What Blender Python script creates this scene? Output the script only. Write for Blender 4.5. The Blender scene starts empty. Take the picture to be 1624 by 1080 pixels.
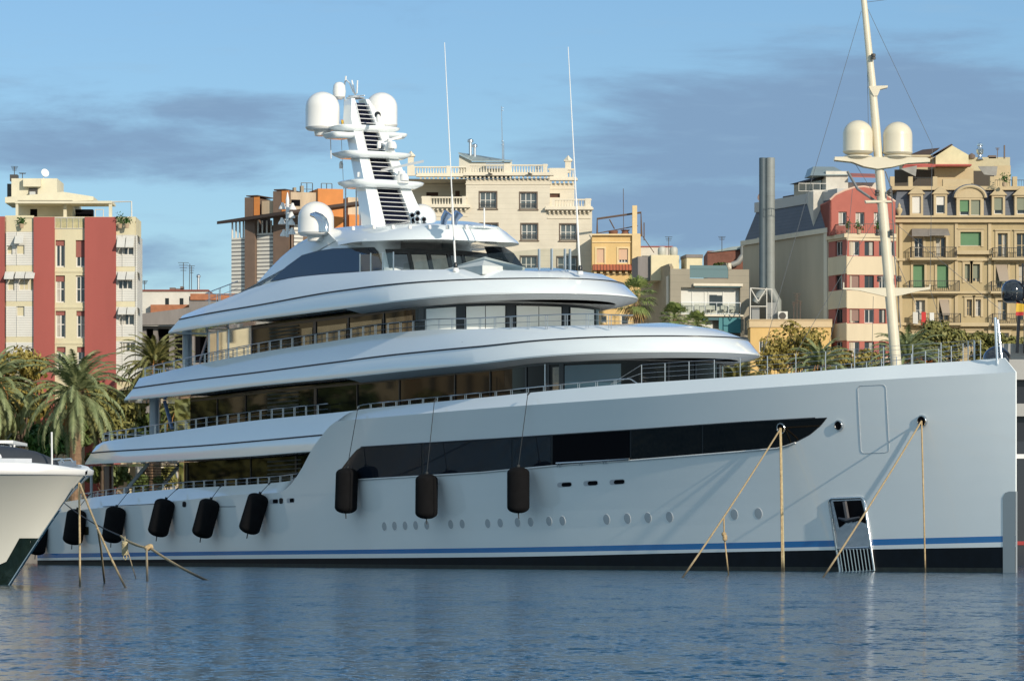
import bpy, math, random
import numpy as np
from mathutils import Vector
R = math.radians
sc = bpy.context.scene
COL = sc.collection
# ------------------------------------------------------------ camera
FPX, CX, YH, EYE = 6300.0, 812.0, 868.0, 1.2     # telephoto from a low pontoon
cam = bpy.data.cameras.new('camera'); camo = bpy.data.objects.new('camera', cam); COL.objects.link(camo)
camo.location = (0, 0, EYE); camo.rotation_euler = (R(90), 0, 0)
cam.sensor_width = 36; cam.lens = 36*FPX/1624; cam.shift_y = (YH-540)/1624
cam.clip_start = 1; cam.clip_end = 5000
sc.camera = camo
# ------------------------------------------------------------ light
SUN_AZ, SUN_EL = 33.0, 20.0       # degrees to the right of straight behind the camera
sd = Vector((math.sin(R(SUN_AZ))*math.cos(R(SUN_EL)), -math.cos(R(SUN_AZ))*math.cos(R(SUN_EL)), math.sin(R(SUN_EL))))
sun = bpy.data.lights.new('sun', 'SUN'); suno = bpy.data.objects.new('sun', sun); COL.objects.link(suno)
sun.energy = 4.2; sun.angle = R(0.5); sun.color = (1.0, 0.89, 0.73)
suno.rotation_euler = sd.to_track_quat('Z', 'Y').to_euler()
sc.view_settings.view_transform = 'Standard'; sc.view_settings.look = 'None'
sc.view_settings.exposure = 0.0; sc.view_settings.gamma = 1
w = bpy.data.worlds.new('World'); sc.world = w; w.use_nodes = True
nt = w.node_tree; N = nt.nodes; L = nt.links
for n in list(N): N.remove(n)
wo = N.new('ShaderNodeOutputWorld'); bg = N.new('ShaderNodeBackground'); bg.inputs[1].default_value = 0.14
sky = N.new('ShaderNodeTexSky'); sky.sky_type = 'NISHITA'; sky.sun_disc = False
sky.sun_elevation = R(SUN_EL); sky.sun_rotation = R(180-SUN_AZ); sky.altitude = 0
sky.air_density = 1.0; sky.dust_density = 0.1; sky.ozone_density = 3.0
def wmath(op, a, b=None, c=None, clamp=False):
    n = N.new('ShaderNodeMath'); n.operation = op; n.use_clamp = clamp
    for i, x in enumerate((a, b, c)):
        if x is None: continue
        if isinstance(x, (int, float)): n.inputs[i].default_value = x
        else: L.new(x, n.inputs[i])
    return n.outputs[0]
tc = N.new('ShaderNodeTexCoord'); sep = N.new('ShaderNodeSeparateXYZ'); L.new(tc.outputs['Generated'], sep.inputs[0])
# clouds live in the sky's own direction space: a = x/y (azimuth), e = z/y (elevation)
ay = wmath('MAXIMUM', wmath('ABSOLUTE', sep.outputs[1]), 0.05)
A = wmath('DIVIDE', sep.outputs[0], ay); E = wmath('DIVIDE', sep.outputs[2], ay)
def cnoise(sx, sy, scale, det, rough, off, dist=0.0):
    cb = N.new('ShaderNodeCombineXYZ'); L.new(wmath('MULTIPLY', A, sx), cb.inputs[0]); L.new(wmath('MULTIPLY', E, sy), cb.inputs[1]); cb.inputs[2].default_value = off
    t = N.new('ShaderNodeTexNoise'); t.inputs['Scale'].default_value = scale; t.inputs['Detail'].default_value = det
    t.inputs['Roughness'].default_value = rough; t.inputs['Distortion'].default_value = dist; L.new(cb.outputs[0], t.inputs['Vector'])
    return t.outputs[0]
def blob(a0, e0, ra, re):
    da = wmath('DIVIDE', wmath('SUBTRACT', A, a0), ra); de = wmath('DIVIDE', wmath('SUBTRACT', E, e0), re)
    d = wmath('SQRT', wmath('ADD', wmath('MULTIPLY', da, da), wmath('MULTIPLY', de, de)))
    return wmath('SUBTRACT', 1.0, d)
def pa(px): return (px-CX)/FPX
def pe(py): return (YH-py)/FPX
cl = None
for (px, py, rx, ry, wgt) in [(1330, 220, 700, 190, 1.15), (1150, 340, 620, 130, 1.1), (170, 240, 420, 85, .66), (330, 180, 330, 45, .5), (230, 400, 190, 75, .7), (1500, 130, 300, 90, .75)]:
    b = wmath('MULTIPLY', wmath('MAXIMUM', blob(pa(px), pe(py), rx/FPX, ry/FPX), 0.0), wgt)
    cl = b if cl is None else wmath('MAXIMUM', cl, b)
n1 = cnoise(1.0, 4.2, 14.0, 7, .58, 3.1, .5); n2 = cnoise(1.0, 5.0, 55.0, 5, .6, 8.0)
msk = wmath('ADD', wmath('MULTIPLY', cl, 1.15), wmath('MULTIPLY', wmath('SUBTRACT', n1, .5), 1.6))
msk = wmath('ADD', msk, wmath('MULTIPLY', wmath('SUBTRACT', n2, .5), .5))
mr = N.new('ShaderNodeMapRange'); mr.interpolation_type = 'SMOOTHSTEP'; L.new(msk, mr.inputs[0])
mr.inputs[1].default_value = .10; mr.inputs[2].default_value = .75; mr.inputs[3].default_value = 0; mr.inputs[4].default_value = .9
mix = N.new('ShaderNodeMix'); mix.data_type = 'RGBA'; L.new(mr.outputs[0], mix.inputs[0]); 
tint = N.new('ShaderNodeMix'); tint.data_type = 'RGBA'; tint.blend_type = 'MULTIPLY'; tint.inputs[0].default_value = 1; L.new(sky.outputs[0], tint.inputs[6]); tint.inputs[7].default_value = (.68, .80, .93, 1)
# sky dimmed ahead of camera, brightened elsewhere to fill the shaded hull
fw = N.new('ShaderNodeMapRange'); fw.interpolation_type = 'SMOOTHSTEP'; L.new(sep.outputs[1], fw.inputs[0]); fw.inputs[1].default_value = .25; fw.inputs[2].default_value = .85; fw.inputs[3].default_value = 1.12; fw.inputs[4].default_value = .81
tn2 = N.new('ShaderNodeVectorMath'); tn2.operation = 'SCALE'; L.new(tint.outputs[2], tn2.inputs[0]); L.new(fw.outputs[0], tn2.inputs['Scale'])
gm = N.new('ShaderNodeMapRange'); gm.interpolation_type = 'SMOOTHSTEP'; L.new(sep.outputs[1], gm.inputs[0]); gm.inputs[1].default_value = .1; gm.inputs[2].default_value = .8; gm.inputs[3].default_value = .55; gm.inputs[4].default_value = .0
gx = N.new('ShaderNodeMix'); gx.data_type = 'RGBA'; 
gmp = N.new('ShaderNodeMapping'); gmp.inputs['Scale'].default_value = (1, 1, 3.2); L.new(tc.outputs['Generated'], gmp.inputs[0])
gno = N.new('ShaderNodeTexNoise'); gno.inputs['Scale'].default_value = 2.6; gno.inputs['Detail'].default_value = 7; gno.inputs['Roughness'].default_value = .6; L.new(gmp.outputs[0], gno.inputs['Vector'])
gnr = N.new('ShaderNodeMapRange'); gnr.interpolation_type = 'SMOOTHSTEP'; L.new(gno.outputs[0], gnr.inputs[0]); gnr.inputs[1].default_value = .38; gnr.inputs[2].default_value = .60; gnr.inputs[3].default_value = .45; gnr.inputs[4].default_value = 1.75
L.new(wmath('MULTIPLY', gm.outputs[0], gnr.outputs[0], clamp=True), gx.inputs[0]); L.new(tn2.outputs[0], gx.inputs[6]); gx.inputs[7].default_value = (3.9, 5.0, 5.4, 1)   # unseen pale cloud added outside the view to brighten hull and its reflections
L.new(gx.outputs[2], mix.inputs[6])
mix.inputs[7].default_value = (1.55, 2.45, 3.75, 1)
SKY_MIX = mix
n3 = cnoise(1.0, 7.0, 30.0, 5, .6, 5.0)
mr2 = N.new('ShaderNodeMapRange'); mr2.interpolation_type = 'SMOOTHSTEP'; L.new(n3, mr2.inputs[0])
mr2.inputs[1].default_value = .52; mr2.inputs[2].default_value = .78; mr2.inputs[3].default_value = 0; mr2.inputs[4].default_value = .3
mix2 = N.new('ShaderNodeMix'); mix2.data_type = 'RGBA'; L.new(mr2.outputs[0], mix2.inputs[0]); L.new(mix.outputs[2], mix2.inputs[6])
mix2.inputs[7].default_value = (2.3, 3.6, 4.9, 1)
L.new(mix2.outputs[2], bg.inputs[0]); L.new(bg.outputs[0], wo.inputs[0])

# ------------------------------------------------------------ materials
MATS = {}
def mat(name, col, rough=.6, metal=0., var=0., vscale=1.0, bump=0., bscale=6., coat=0., spec=.5, streak=False, col2=None, alpha=None, subs=None):
    if name in MATS: return MATS[name]
    m = bpy.data.materials.new(name); m.use_nodes = True; nt = m.node_tree; p = nt.nodes['Principled BSDF']
    p.inputs['Base Color'].default_value = (*col, 1); p.inputs['Roughness'].default_value = rough; p.inputs['Metallic'].default_value = metal
    p.inputs['Coat Weight'].default_value = coat; p.inputs['Coat Roughness'].default_value = .03; p.inputs['Specular IOR Level'].default_value = spec
    geo = nt.nodes.new('ShaderNodeNewGeometry')
    if var > 0:
        mp = nt.nodes.new('ShaderNodeMapping'); nt.links.new(geo.outputs['Position'], mp.inputs[0])
        mp.inputs['Scale'].default_value = (1, 1, .18) if streak else (1, 1, 1)
        t = nt.nodes.new('ShaderNodeTexNoise'); t.inputs['Scale'].default_value = vscale; t.inputs['Detail'].default_value = 6; t.inputs['Roughness'].default_value = .65
        nt.links.new(mp.outputs[0], t.inputs['Vector'])
        r = nt.nodes.new('ShaderNodeMapRange'); nt.links.new(t.outputs[0], r.inputs[0]); r.inputs[1].default_value = .3; r.inputs[2].default_value = .7
        mx = nt.nodes.new('ShaderNodeMix'); mx.data_type = 'RGBA'; nt.links.new(r.outputs[0], mx.inputs[0])
        c2 = col2 if col2 else tuple(max(0, c*(1-var)) for c in col)
        mx.inputs[6].default_value = (*c2, 1); mx.inputs[7].default_value = (*[min(1, c*(1+var*.35)) for c in col], 1)
        nt.links.new(mx.outputs[2], p.inputs['Base Color'])
    if bump > 0:
        t2 = nt.nodes.new('ShaderNodeTexNoise'); t2.inputs['Scale'].default_value = bscale; t2.inputs['Detail'].default_value = 4
        nt.links.new(geo.outputs['Position'], t2.inputs['Vector'])
        b = nt.nodes.new('ShaderNodeBump'); b.inputs['Strength'].default_value = bump; b.inputs['Distance'].default_value = .05
        nt.links.new(t2.outputs[0], b.inputs['Height']); nt.links.new(b.outputs[0], p.inputs['Normal'])
    MATS[name] = m; return m
def wavemat(name, c1, c2, scale, rough=.7, axis='Z', duty=.35, bump=0.):
    """horizontal boards / slats / courses: narrow joints of c2 in c1"""
    if name in MATS: return MATS[name]
    m = bpy.data.materials.new(name); m.use_nodes = True; nt = m.node_tree; p = nt.nodes['Principled BSDF']
    geo = nt.nodes.new('ShaderNodeNewGeometry'); s = nt.nodes.new('ShaderNodeSeparateXYZ'); nt.links.new(geo.outputs['Position'], s.inputs[0])
    a = nt.nodes.new('ShaderNodeMath'); a.operation = 'MULTIPLY'; a.inputs[1].default_value = scale; nt.links.new(s.outputs['XYZ'.index(axis)], a.inputs[0])
    b = nt.nodes.new('ShaderNodeMath'); b.operation = 'FRACT'; nt.links.new(a.outputs[0], b.inputs[0])
    c = nt.nodes.new('ShaderNodeMath'); c.operation = 'LESS_THAN'; c.inputs[1].default_value = duty; nt.links.new(b.outputs[0], c.inputs[0])
    t = nt.nodes.new('ShaderNodeTexNoise'); t.inputs['Scale'].default_value = .8; t.inputs['Detail'].default_value = 5; nt.links.new(geo.outputs['Position'], t.inputs['Vector'])
    mv = nt.nodes.new('ShaderNodeMix'); mv.data_type = 'RGBA'; nt.links.new(t.outputs[0], mv.inputs[0]); mv.inputs[6].default_value = (*[x*.82 for x in c1], 1); mv.inputs[7].default_value = (*[min(1, x*1.1) for x in c1], 1)
    mx = nt.nodes.new('ShaderNodeMix'); mx.data_type = 'RGBA'; nt.links.new(c.outputs[0], mx.inputs[0]); nt.links.new(mv.outputs[2], mx.inputs[6]); mx.inputs[7].default_value = (*c2, 1)
    nt.links.new(mx.outputs[2], p.inputs['Base Color']); p.inputs['Roughness'].default_value = rough
    MATS[name] = m; return m
def glassmat(name, tint, fac_t, rough=.02):
    """thin pane: fresnel gloss over tinted see-through"""
    if name in MATS: return MATS[name]
    m = bpy.data.materials.new(name); m.use_nodes = True; nt = m.node_tree
    for n in list(nt.nodes): nt.nodes.remove(n)
    o = nt.nodes.new('ShaderNodeOutputMaterial'); tr = nt.nodes.new('ShaderNodeBsdfTransparent'); tr.inputs[0].default_value = (*tint, 1)
    gl = nt.nodes.new('ShaderNodeBsdfGlossy'); gl.inputs['Roughness'].default_value = rough; gl.inputs[0].default_value = (.9, .95, 1, 1)
    lw = nt.nodes.new('ShaderNodeFresnel'); lw.inputs[0].default_value = fac_t
    mx = nt.nodes.new('ShaderNodeMixShader'); nt.links.new(lw.outputs[0], mx.inputs[0]); nt.links.new(tr.outputs[0], mx.inputs[1]); nt.links.new(gl.outputs[0], mx.inputs[2])
    nt.links.new(mx.outputs[0], o.inputs[0]); MATS[name] = m; return m
def leafmat(name, c1, c2, scale=.5):
    if name in MATS: return MATS[name]
    m = mat(name, c2, rough=.55, var=.01, vscale=scale, col2=c1, spec=.3)
    p = m.node_tree.nodes['Principled BSDF']
    p.inputs['Subsurface Weight'].default_value = 0
    return m

# ------------------------------------------------------------ objects
def P(px, py, D):
    return Vector(((px-CX)/FPX*D, D, EYE+(YH-py)/FPX*D))
WLOC = {}
def thing(name, label, cat, loc, group=None):
    o = bpy.data.objects.new(name, None); COL.objects.link(o); o.location = loc; o.empty_display_size = .5
    o['label'] = label; o['category'] = cat
    if group: o['group'] = group
    WLOC[o.name] = Vector(loc); return o
def tag(o, label, cat, group=None):
    o['label'] = label; o['category'] = cat
    if group: o['group'] = group
    return o
def clusters(b, gap=.12):
    n = len(b.v); par = list(range(n))
    def fd(i):
        while par[i] != i: par[i] = par[par[i]]; i = par[i]
        return i
    for f in b.f:
        for j in f[1:]: par[fd(j)] = fd(f[0])
    g = {}
    for i in range(n): g.setdefault(fd(i), []).append(i)
    V = np.array(b.v); bx = [[V[ix].min(0)-gap/2, V[ix].max(0)+gap/2, set([k])] for k, ix in g.items()]
    if len(bx) > 220: return None
    ch = True
    while ch:
        ch = False; out = []
        for x in bx:
            for y in out:
                if (x[0] <= y[1]).all() and (y[0] <= x[1]).all(): y[0] = np.minimum(x[0], y[0]); y[1] = np.maximum(x[1], y[1]); y[2] |= x[2]; ch = True; break
            else: out.append(x)
        bx = out
    if len(bx) < 2: return None
    res = []
    for x in bx:
        m = MB(); mp = {}
        for f, mi in zip(b.f, b.m):
            if fd(f[0]) in x[2]:
                for i in f:
                    if i not in mp: mp[i] = len(m.v); m.v.append(b.v[i])
                m.f.append(tuple(mp[i] for i in f)); m.m.append(mi)
        if m.f: res.append(m)
    return res
class MB:
    def __init__(s): s.v = []; s.f = []; s.m = []; s.cm = 0
    def add(s, vs, fs):
        b = len(s.v); s.v += [tuple(x) for x in vs]; s.f += [tuple(b+i for i in f) for f in fs]; s.m += [s.cm]*len(fs)
    def quad(s, a, b, c, d): s.add([a, b, c, d], [(0, 1, 2, 3)])
    def poly(s, pts): s.add(pts, [tuple(range(len(pts)))])
    def box(s, x0, y0, z0, x1, y1, z1):
        s.obox(Vector((x0, y0, z0)), Vector((x1-x0, 0, 0)), Vector((0, y1-y0, 0)), Vector((0, 0, z1-z0)))
    def obox(s, o, a, b, c):
        o = Vector(o); a = Vector(a); b = Vector(b); c = Vector(c)
        if a.cross(b).dot(c) < 0: a, b = b, a
        v = [o, o+a, o+a+b, o+b, o+c, o+a+c, o+a+b+c, o+b+c]
        s.add(v, [(3, 2, 1, 0), (4, 5, 6, 7), (0, 1, 5, 4), (1, 2, 6, 5), (2, 3, 7, 6), (3, 0, 4, 7)])
    def prism(s, pts, ext):
        pts = [Vector(p) for p in pts]; ext = Vector(ext); n = len(pts)
        nn = Vector((0, 0, 0))
        for i in range(n): nn += pts[i].cross(pts[(i+1) % n])
        if nn.dot(ext) > 0: pts = pts[::-1]
        q = [p+ext for p in pts]
        s.add(pts+q, [tuple(range(n)), tuple(range(2*n-1, n-1, -1))]+[((i+1) % n, i, n+i, n+(i+1) % n) for i in range(n)])
    def tube(s, pts, r, seg=6, cap=True):
        pts = [Vector(p) for p in pts]; n = len(pts); rs = r if isinstance(r, (list, tuple)) else [r]*n
        b = len(s.v); up = Vector((0, 0, 1)); vs = []
        d0 = (pts[1]-pts[0]).normalized()
        x = d0.cross(up if abs(d0.z) < .9 else Vector((1, 0, 0))).normalized()
        for i, p in enumerate(pts):
            d = (pts[min(i+1, n-1)]-pts[max(i-1, 0)]).normalized()
            x = (x-d*x.dot(d)).normalized(); y = d.cross(x)
            for k in range(seg):
                a = 2*math.pi*k/seg; vs.append(p+(x*math.cos(a)+y*math.sin(a))*rs[i])
        fs = [(i*seg+k, i*seg+(k+1) % seg, (i+1)*seg+(k+1) % seg, (i+1)*seg+k) for i in range(n-1) for k in range(seg)]
        if cap: fs += [tuple(range(seg-1, -1, -1)), tuple((n-1)*seg+k for k in range(seg))]
        s.add(vs, fs)
    def lathe(s, prof, o, axis=(0, 0, 1), seg=20):
        """prof: (radius, height) pairs"""
        o = Vector(o); ax = Vector(axis).normalized(); x = ax.cross(Vector((0, 0, 1)) if abs(ax.z) < .9 else Vector((1, 0, 0))).normalized(); y = ax.cross(x)
        vs = []; n = len(prof)
        for (r, h) in prof:
            for k in range(seg):
                a = 2*math.pi*k/seg; vs.append(o+ax*h+(x*math.cos(a)+y*math.sin(a))*r)
        fs = [(i*seg+k, i*seg+(k+1) % seg, (i+1)*seg+(k+1) % seg, (i+1)*seg+k) for i in range(n-1) for k in range(seg)]
        fs += [tuple(range(seg-1, -1, -1)), tuple((n-1)*seg+k for k in range(seg))]
        s.add(vs, fs)
    def rows(s, rows, closed=False, flip=False):
        n = len(rows[0]); vs = [p for r in rows for p in r]; fs = []
        for j in range(len(rows)-1):
            for i in range(n if closed else n-1):
                i2 = (i+1) % n; f = (j*n+i, j*n+i2, (j+1)*n+i2, (j+1)*n+i); fs.append(f[::-1] if flip else f)
        s.add(vs, fs)
    def build(s, name, m, parent=None, smooth=None, loc=None, recalc=False):
        me = bpy.data.meshes.new(name)
        if parent is not None: o0 = WLOC[parent.name]
        elif loc is not None: o0 = Vector(loc)
        else:
            a = np.array(s.v); o0 = Vector(((a[:, 0].min()+a[:, 0].max())/2, (a[:, 1].min()+a[:, 1].max())/2, a[:, 2].min()))
        me.from_pydata([(x-o0.x, y-o0.y, z-o0.z) for x, y, z in s.v], [], s.f)
        ms = m if isinstance(m, (list, tuple)) else [m]
        for k in ms: me.materials.append(k)
        if len(ms) > 1: me.polygons.foreach_set('material_index', s.m)
        if recalc:
            import bmesh
            bm = bmesh.new(); bm.from_mesh(me); bmesh.ops.remove_doubles(bm, verts=bm.verts, dist=1e-4); bmesh.ops.recalc_face_normals(bm, faces=bm.faces); bm.to_mesh(me); bm.free()
        if smooth is not None:
            me.polygons.foreach_set('use_smooth', [True]*len(me.polygons)); me.set_sharp_from_angle(angle=R(smooth))
        me.update()
        o = bpy.data.objects.new(name, me); COL.objects.link(o)
        if parent is not None: o.parent = parent; WLOC[o.name] = o0
        else: o.location = o0; WLOC[o.name] = o0
        return o
def pinterp(xs, ys):
    """smooth monotone interpolation (Fritsch-Carlson)"""
    z = sorted(zip(xs, ys)); xs = [a for a, _ in z]; ys = [b for _, b in z]; n = len(xs)
    h = [xs[i+1]-xs[i] for i in range(n-1)]; d = [(ys[i+1]-ys[i])/h[i] for i in range(n-1)]
    m = [d[0]]+[0 if d[i-1]*d[i] <= 0 else 2*d[i-1]*d[i]/(d[i-1]+d[i]) for i in range(1, n-1)]+[d[-1]]
    def f(x):
        if x <= xs[0]: return ys[0]+(m[0]*(x-xs[0]) if x > xs[0]-3 else -m[0]*3)
        if x >= xs[-1]: return ys[-1]+m[-1]*(x-xs[-1])
        i = 0
        while x > xs[i+1]: i += 1
        t = (x-xs[i])/h[i]; a = ys[i]; b = ys[i+1]
        return a*(2*t**3-3*t*t+1)+b*(-2*t**3+3*t*t)+h[i]*(m[i]*(t**3-2*t*t+t)+m[i+1]*(t**3-t*t))
    return f
# ------------------------------------------------------------ setting: water, quay, city ground
def struct(o): o['kind'] = 'structure'; return o
wm = bpy.data.materials.new('harbour_water'); wm.use_nodes = True; nt = wm.node_tree; p = nt.nodes['Principled BSDF']
p.inputs['Base Color'].default_value = (.006, .046, .082, 1); p.inputs['Roughness'].default_value = .10; p.inputs['IOR'].default_value = 1.333
geo = nt.nodes.new('ShaderNodeNewGeometry')
def wn(scale, sx, sy, det, off):
    mp = nt.nodes.new('ShaderNodeMapping'); mp.inputs['Scale'].default_value = (sx, sy, 1); mp.inputs['Location'].default_value = (off, off, 0); nt.links.new(geo.outputs['Position'], mp.inputs[0])
    t = nt.nodes.new('ShaderNodeTexNoise'); t.inputs['Scale'].default_value = scale; t.inputs['Detail'].default_value = det; t.inputs['Roughness'].default_value = .55
    nt.links.new(mp.outputs[0], t.inputs['Vector'])
    a = nt.nodes.new('ShaderNodeVectorMath'); a.operation = 'SUBTRACT'; a.inputs[1].default_value = (.5, .5, .5); nt.links.new(t.outputs['Color'], a.inputs[0]); return a.outputs[0]
def vs(v, k):
    a = nt.nodes.new('ShaderNodeVectorMath'); a.operation = 'MULTIPLY'; a.inputs[1].default_value = k; nt.links.new(v, a.inputs[0]); return a.outputs[0]
def va(a_, b_):
    a = nt.nodes.new('ShaderNodeVectorMath'); a.operation = 'ADD'; nt.links.new(a_, a.inputs[0]); nt.links.new(b_, a.inputs[1]); return a.outputs[0]
slope = va(vs(wn(8.0, 1, .7, 3, 0), (1.5, 2.3, 0)), vs(wn(1.1, 1, .4, 2, 7), (.35, 1.0, 0)))
patch = wn(.045, 1, .25, 3, 31)      # calmer and rougher patches of wind
ps = nt.nodes.new('ShaderNodeSeparateXYZ'); nt.links.new(patch, ps.inputs[0])
pm = nt.nodes.new('ShaderNodeMapRange'); nt.links.new(ps.outputs[0], pm.inputs[0]); pm.inputs[1].default_value = -.2; pm.inputs[2].default_value = .2; pm.inputs[3].default_value = .55; pm.inputs[4].default_value = 1.2
sc2 = nt.nodes.new('ShaderNodeVectorMath'); sc2.operation = 'SCALE'; nt.links.new(slope, sc2.inputs[0]); nt.links.new(pm.outputs[0], sc2.inputs['Scale'])
up = nt.nodes.new('ShaderNodeVectorMath'); up.operation = 'ADD'; up.inputs[1].default_value = (0, 0, 1); nt.links.new(sc2.outputs[0], up.inputs[0])
nm = nt.nodes.new('ShaderNodeVectorMath'); nm.operation = 'NORMALIZE'; nt.links.new(up.outputs[0], nm.inputs[0]); nt.links.new(nm.outputs[0], p.inputs['Normal'])
m = MB(); m.quad((-1500, -600, 0), (1500, -600, 0), (1500, 303, 0), (-1500, 303, 0)); struct(m.build('water', wm, loc=(0, 0, 0)))
QZ = 1.05
paving = mat('quay_paving', (.30, .28, .25), .85, var=.25, vscale=.6)
m = MB(); m.quad((-1500, 302, QZ), (1500, 302, QZ), (1500, 3000, QZ), (-1500, 3000, QZ)); struct(m.build('ground', paving, loc=(0, 300, QZ)))
m = MB(); m.box(-1500, 301.4, -2, 1500, 302.4, QZ-.3); m.box(-1500, 301.3, QZ-.3, 1500, 302.8, QZ+.01)
struct(m.build('quay_wall', mat('quay_concrete', (.22, .2, .18), .9, var=.4, vscale=.7, streak=True), loc=(0, 302, 0)))
m = MB(); m.quad((-400, 330, QZ+.02), (400, 330, QZ+.02), (400, 345, QZ+.02), (-400, 345, QZ+.02)); struct(m.build('road', mat('asphalt', (.05, .05, .052), .9, var=.2, vscale=.5), loc=(0, 330, QZ)))
# ------------------------------------------------------------ the big yacht, in ship space: u aft from the stem, v to starboard, z up
DX, DY = -.5, .8660254; NX, NY = -.8660254, -.5
BX, BY = 24.2, 190.7
def S(u, v, z): return Vector((BX+DX*u+NX*v, BY+DY*u+NY*v, z))
def pxof(u, v):
    q = S(u, v, 0); return CX+FPX*q.x/q.y
def solve(px, v):
    a = (px-CX)/FPX; return (BX+NX*v-a*(BY+NY*v))/(a*DY-DX)
def zof(py, u, v):
    return EYE+(YH-py)*S(u, v, 0).y/FPX
class Plan:
    """half breadth outline of a deck: rounded nose, straight side, slight taper aft"""
    def __init__(s, nose_px, a, W, p=2.2, aft=None, ataper=1.2, u0=None):
        s.a, s.W, s.p, s.aft, s.at = a, W, p, aft, ataper; s.u0 = 0.
        if u0 is not None: s.u0 = u0
        else:
            lo, hi = -10., 90.
            for _ in range(40):
                s.u0 = (lo+hi)/2
                if s.sil()[0] > nose_px: lo = s.u0
                else: hi = s.u0
    def w(s, u, inset=0.):
        W = s.W-inset; u0 = s.u0+inset; a = s.a
        if u <= u0: return 0.
        x = W if u >= u0+a else W*max(0, 1-((u0+a-u)/a)**s.p)**(1/2.0)
        if s.aft and u > s.aft-12: x -= s.at*min(1.3, (u-(s.aft-12))/12)**2
        return x
    def line(s, inset=0.):
        """outline from the stern along the near side, round the nose, to where it turns out of sight"""
        k = round(inset, 3)
        if not hasattr(s, '_c'): s._c = {}
        if (k, s.u0) in s._c: return s._c[(k, s.u0)]
        un = s.u0+inset; near = [un+(115-un)*(1-i/220)**3 for i in range(221)]
        L_ = [(u, s.w(u, inset)) for u in near]; best = pxof(*L_[-1]); bu = None
        for i in range(1, 160):
            u = un+s.a*1.1*(i/160)**2.6; q = (u, -s.w(u, inset)); x = pxof(*q)
            if x <= best: break
            best = x; L_.append(q)
        s._c[(k, s.u0)] = (L_, [pxof(*q) for q in L_]); return s._c[(k, s.u0)]
    def sil(s, inset=0.):
        L_, X = s.line(inset); return X[-1], L_[-1][0]
    def at_t(s, px, inset=0.):
        L_, X = s.line(inset)
        if px >= X[-1]: return len(X)-1.
        for i in range(len(X)-1, 0, -1):
            if X[i-1] <= px: return i-1+(px-X[i-1])/max(1e-6, X[i]-X[i-1])
        return 0.
    def at2(s, px, inset=0.):
        L_, X = s.line(inset); t = s.at_t(px, inset); i = min(int(t), len(L_)-2); f_ = t-i
        return L_[i][0]+(L_[i+1][0]-L_[i][0])*f_, L_[i][1]+(L_[i+1][1]-L_[i][1])*f_
    def path(s, xa, xb, inset=0., n=24, off=0.):
        ta, tb = s.at_t(xa, inset), s.at_t(xb, inset); L_, X = s.line(inset); out = []
        for k in range(n+1):
            t = ta+(tb-ta)*k/n; i = min(int(t), len(L_)-2); f_ = t-i; a_, b_ = L_[i], L_[i+1]
            q = (a_[0]+(b_[0]-a_[0])*f_, a_[1]+(b_[1]-a_[1])*f_); dx, dy = b_[0]-a_[0], b_[1]-a_[1]; l_ = math.hypot(dx, dy) or 1
            out.append((q[0]+dy/l_*off, q[1]-dx/l_*off) if False else (q[0]-abs(dy)/l_*off, q[1]+(-dx/l_)*off))
        return out
    def at_px(s, px, inset=0.):
        return s.at2(px, inset)[0]
    def trace(s, pts, inset=0.):
        """pixel trace of a line that runs along this outline -> (u list, z list)"""
        us, zs = [], []
        for px, py in pts:
            u, v_ = s.at2(px, inset)
            if v_ < 0: break
            if us and abs(u-us[-1]) < .25: continue
            us.append(u); zs.append(zof(py, u, s.w(u, inset)))
        return us, zs
LOC0 = (BX, BY, 0)
yacht = thing('motor_yacht', 'huge white multi-deck motor yacht with blue waterline stripe moored across the picture', 'yacht', LOC0)
gel = mat('white_gelcoat', (.82, .86, .865), .12, coat=.8, spec=.5, var=.025, vscale=.15, bump=.04, bscale=.35)
gel2 = mat('white_deck_paint', (.76, .76, .75), .35, var=.04, vscale=.4)
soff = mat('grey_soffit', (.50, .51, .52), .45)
bluep = mat('blue_stripe_paint', (.010, .17, .46), .2, coat=.6)
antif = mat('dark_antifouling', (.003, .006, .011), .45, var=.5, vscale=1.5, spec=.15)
slime = mat('weedy_waterline', (.018, .024, .018), .6, var=.6, vscale=2.2, col2=(.005, .007, .008))
dglass = mat('dark_tinted_glass', (.004, .005, .006), .03, spec=.20, coat=0)
dglass2 = mat('blue_black_glass', (.008, .012, .02), .04, spec=.6)
frame_m = mat('black_window_frame', (.012, .014, .018), .3)
chrome = mat('polished_steel', (.62, .64, .66), .16, metal=1)
steel = mat('brushed_steel', (.52, .54, .56), .32, metal=1)
blackline = mat('black_pinstripe', (.01, .012, .018), .35)
blind = mat('white_roller_blind', (.82, .84, .80), .35, coat=.35)
def hull_w_top(u):
    if u >= 52: x = 7.7
    else: x = 7.7*max(0, 1-((52-u)/52)**2.25)
    if u > 85: x -= .7*((u-85)/18)**2
    return x
def hull_w_wl(u):
    if u >= 60: x = 7.3
    else: x = 7.3*max(0, 1-((60-u)/60)**1.8)
    if u > 85: x -= .7*((u-85)/18)**2
    return x
ZK = 8.6
def hull_v(u, z):
    t = max(-.3, min(1.25, z/ZK)); f = t**1.4 if t > 0 else t*.8
    return max(0.03, hull_w_wl(u)+(hull_w_top(u)-hull_w_wl(u))*f+0.03)
def hull_pt(px, py, off=0.):
    u, z = solve(px, 5), 5.
    lo, hi = 0.0, 110.
    # march bow to stern for the first surface crossing on the near side
    for it in range(6):
        lo, hi = 0., 110.
        for _ in range(36):
            m = (lo+hi)/2
            if pxof(m, hull_v(m, z)) > px: lo = m
            else: hi = m
        u = (lo+hi)/2; z = zof(py, u, hull_v(u, z))
    return u, z
def HS(u, z, off=0.): return S(u-off*.25, hull_v(u, z)+off, z)
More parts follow.
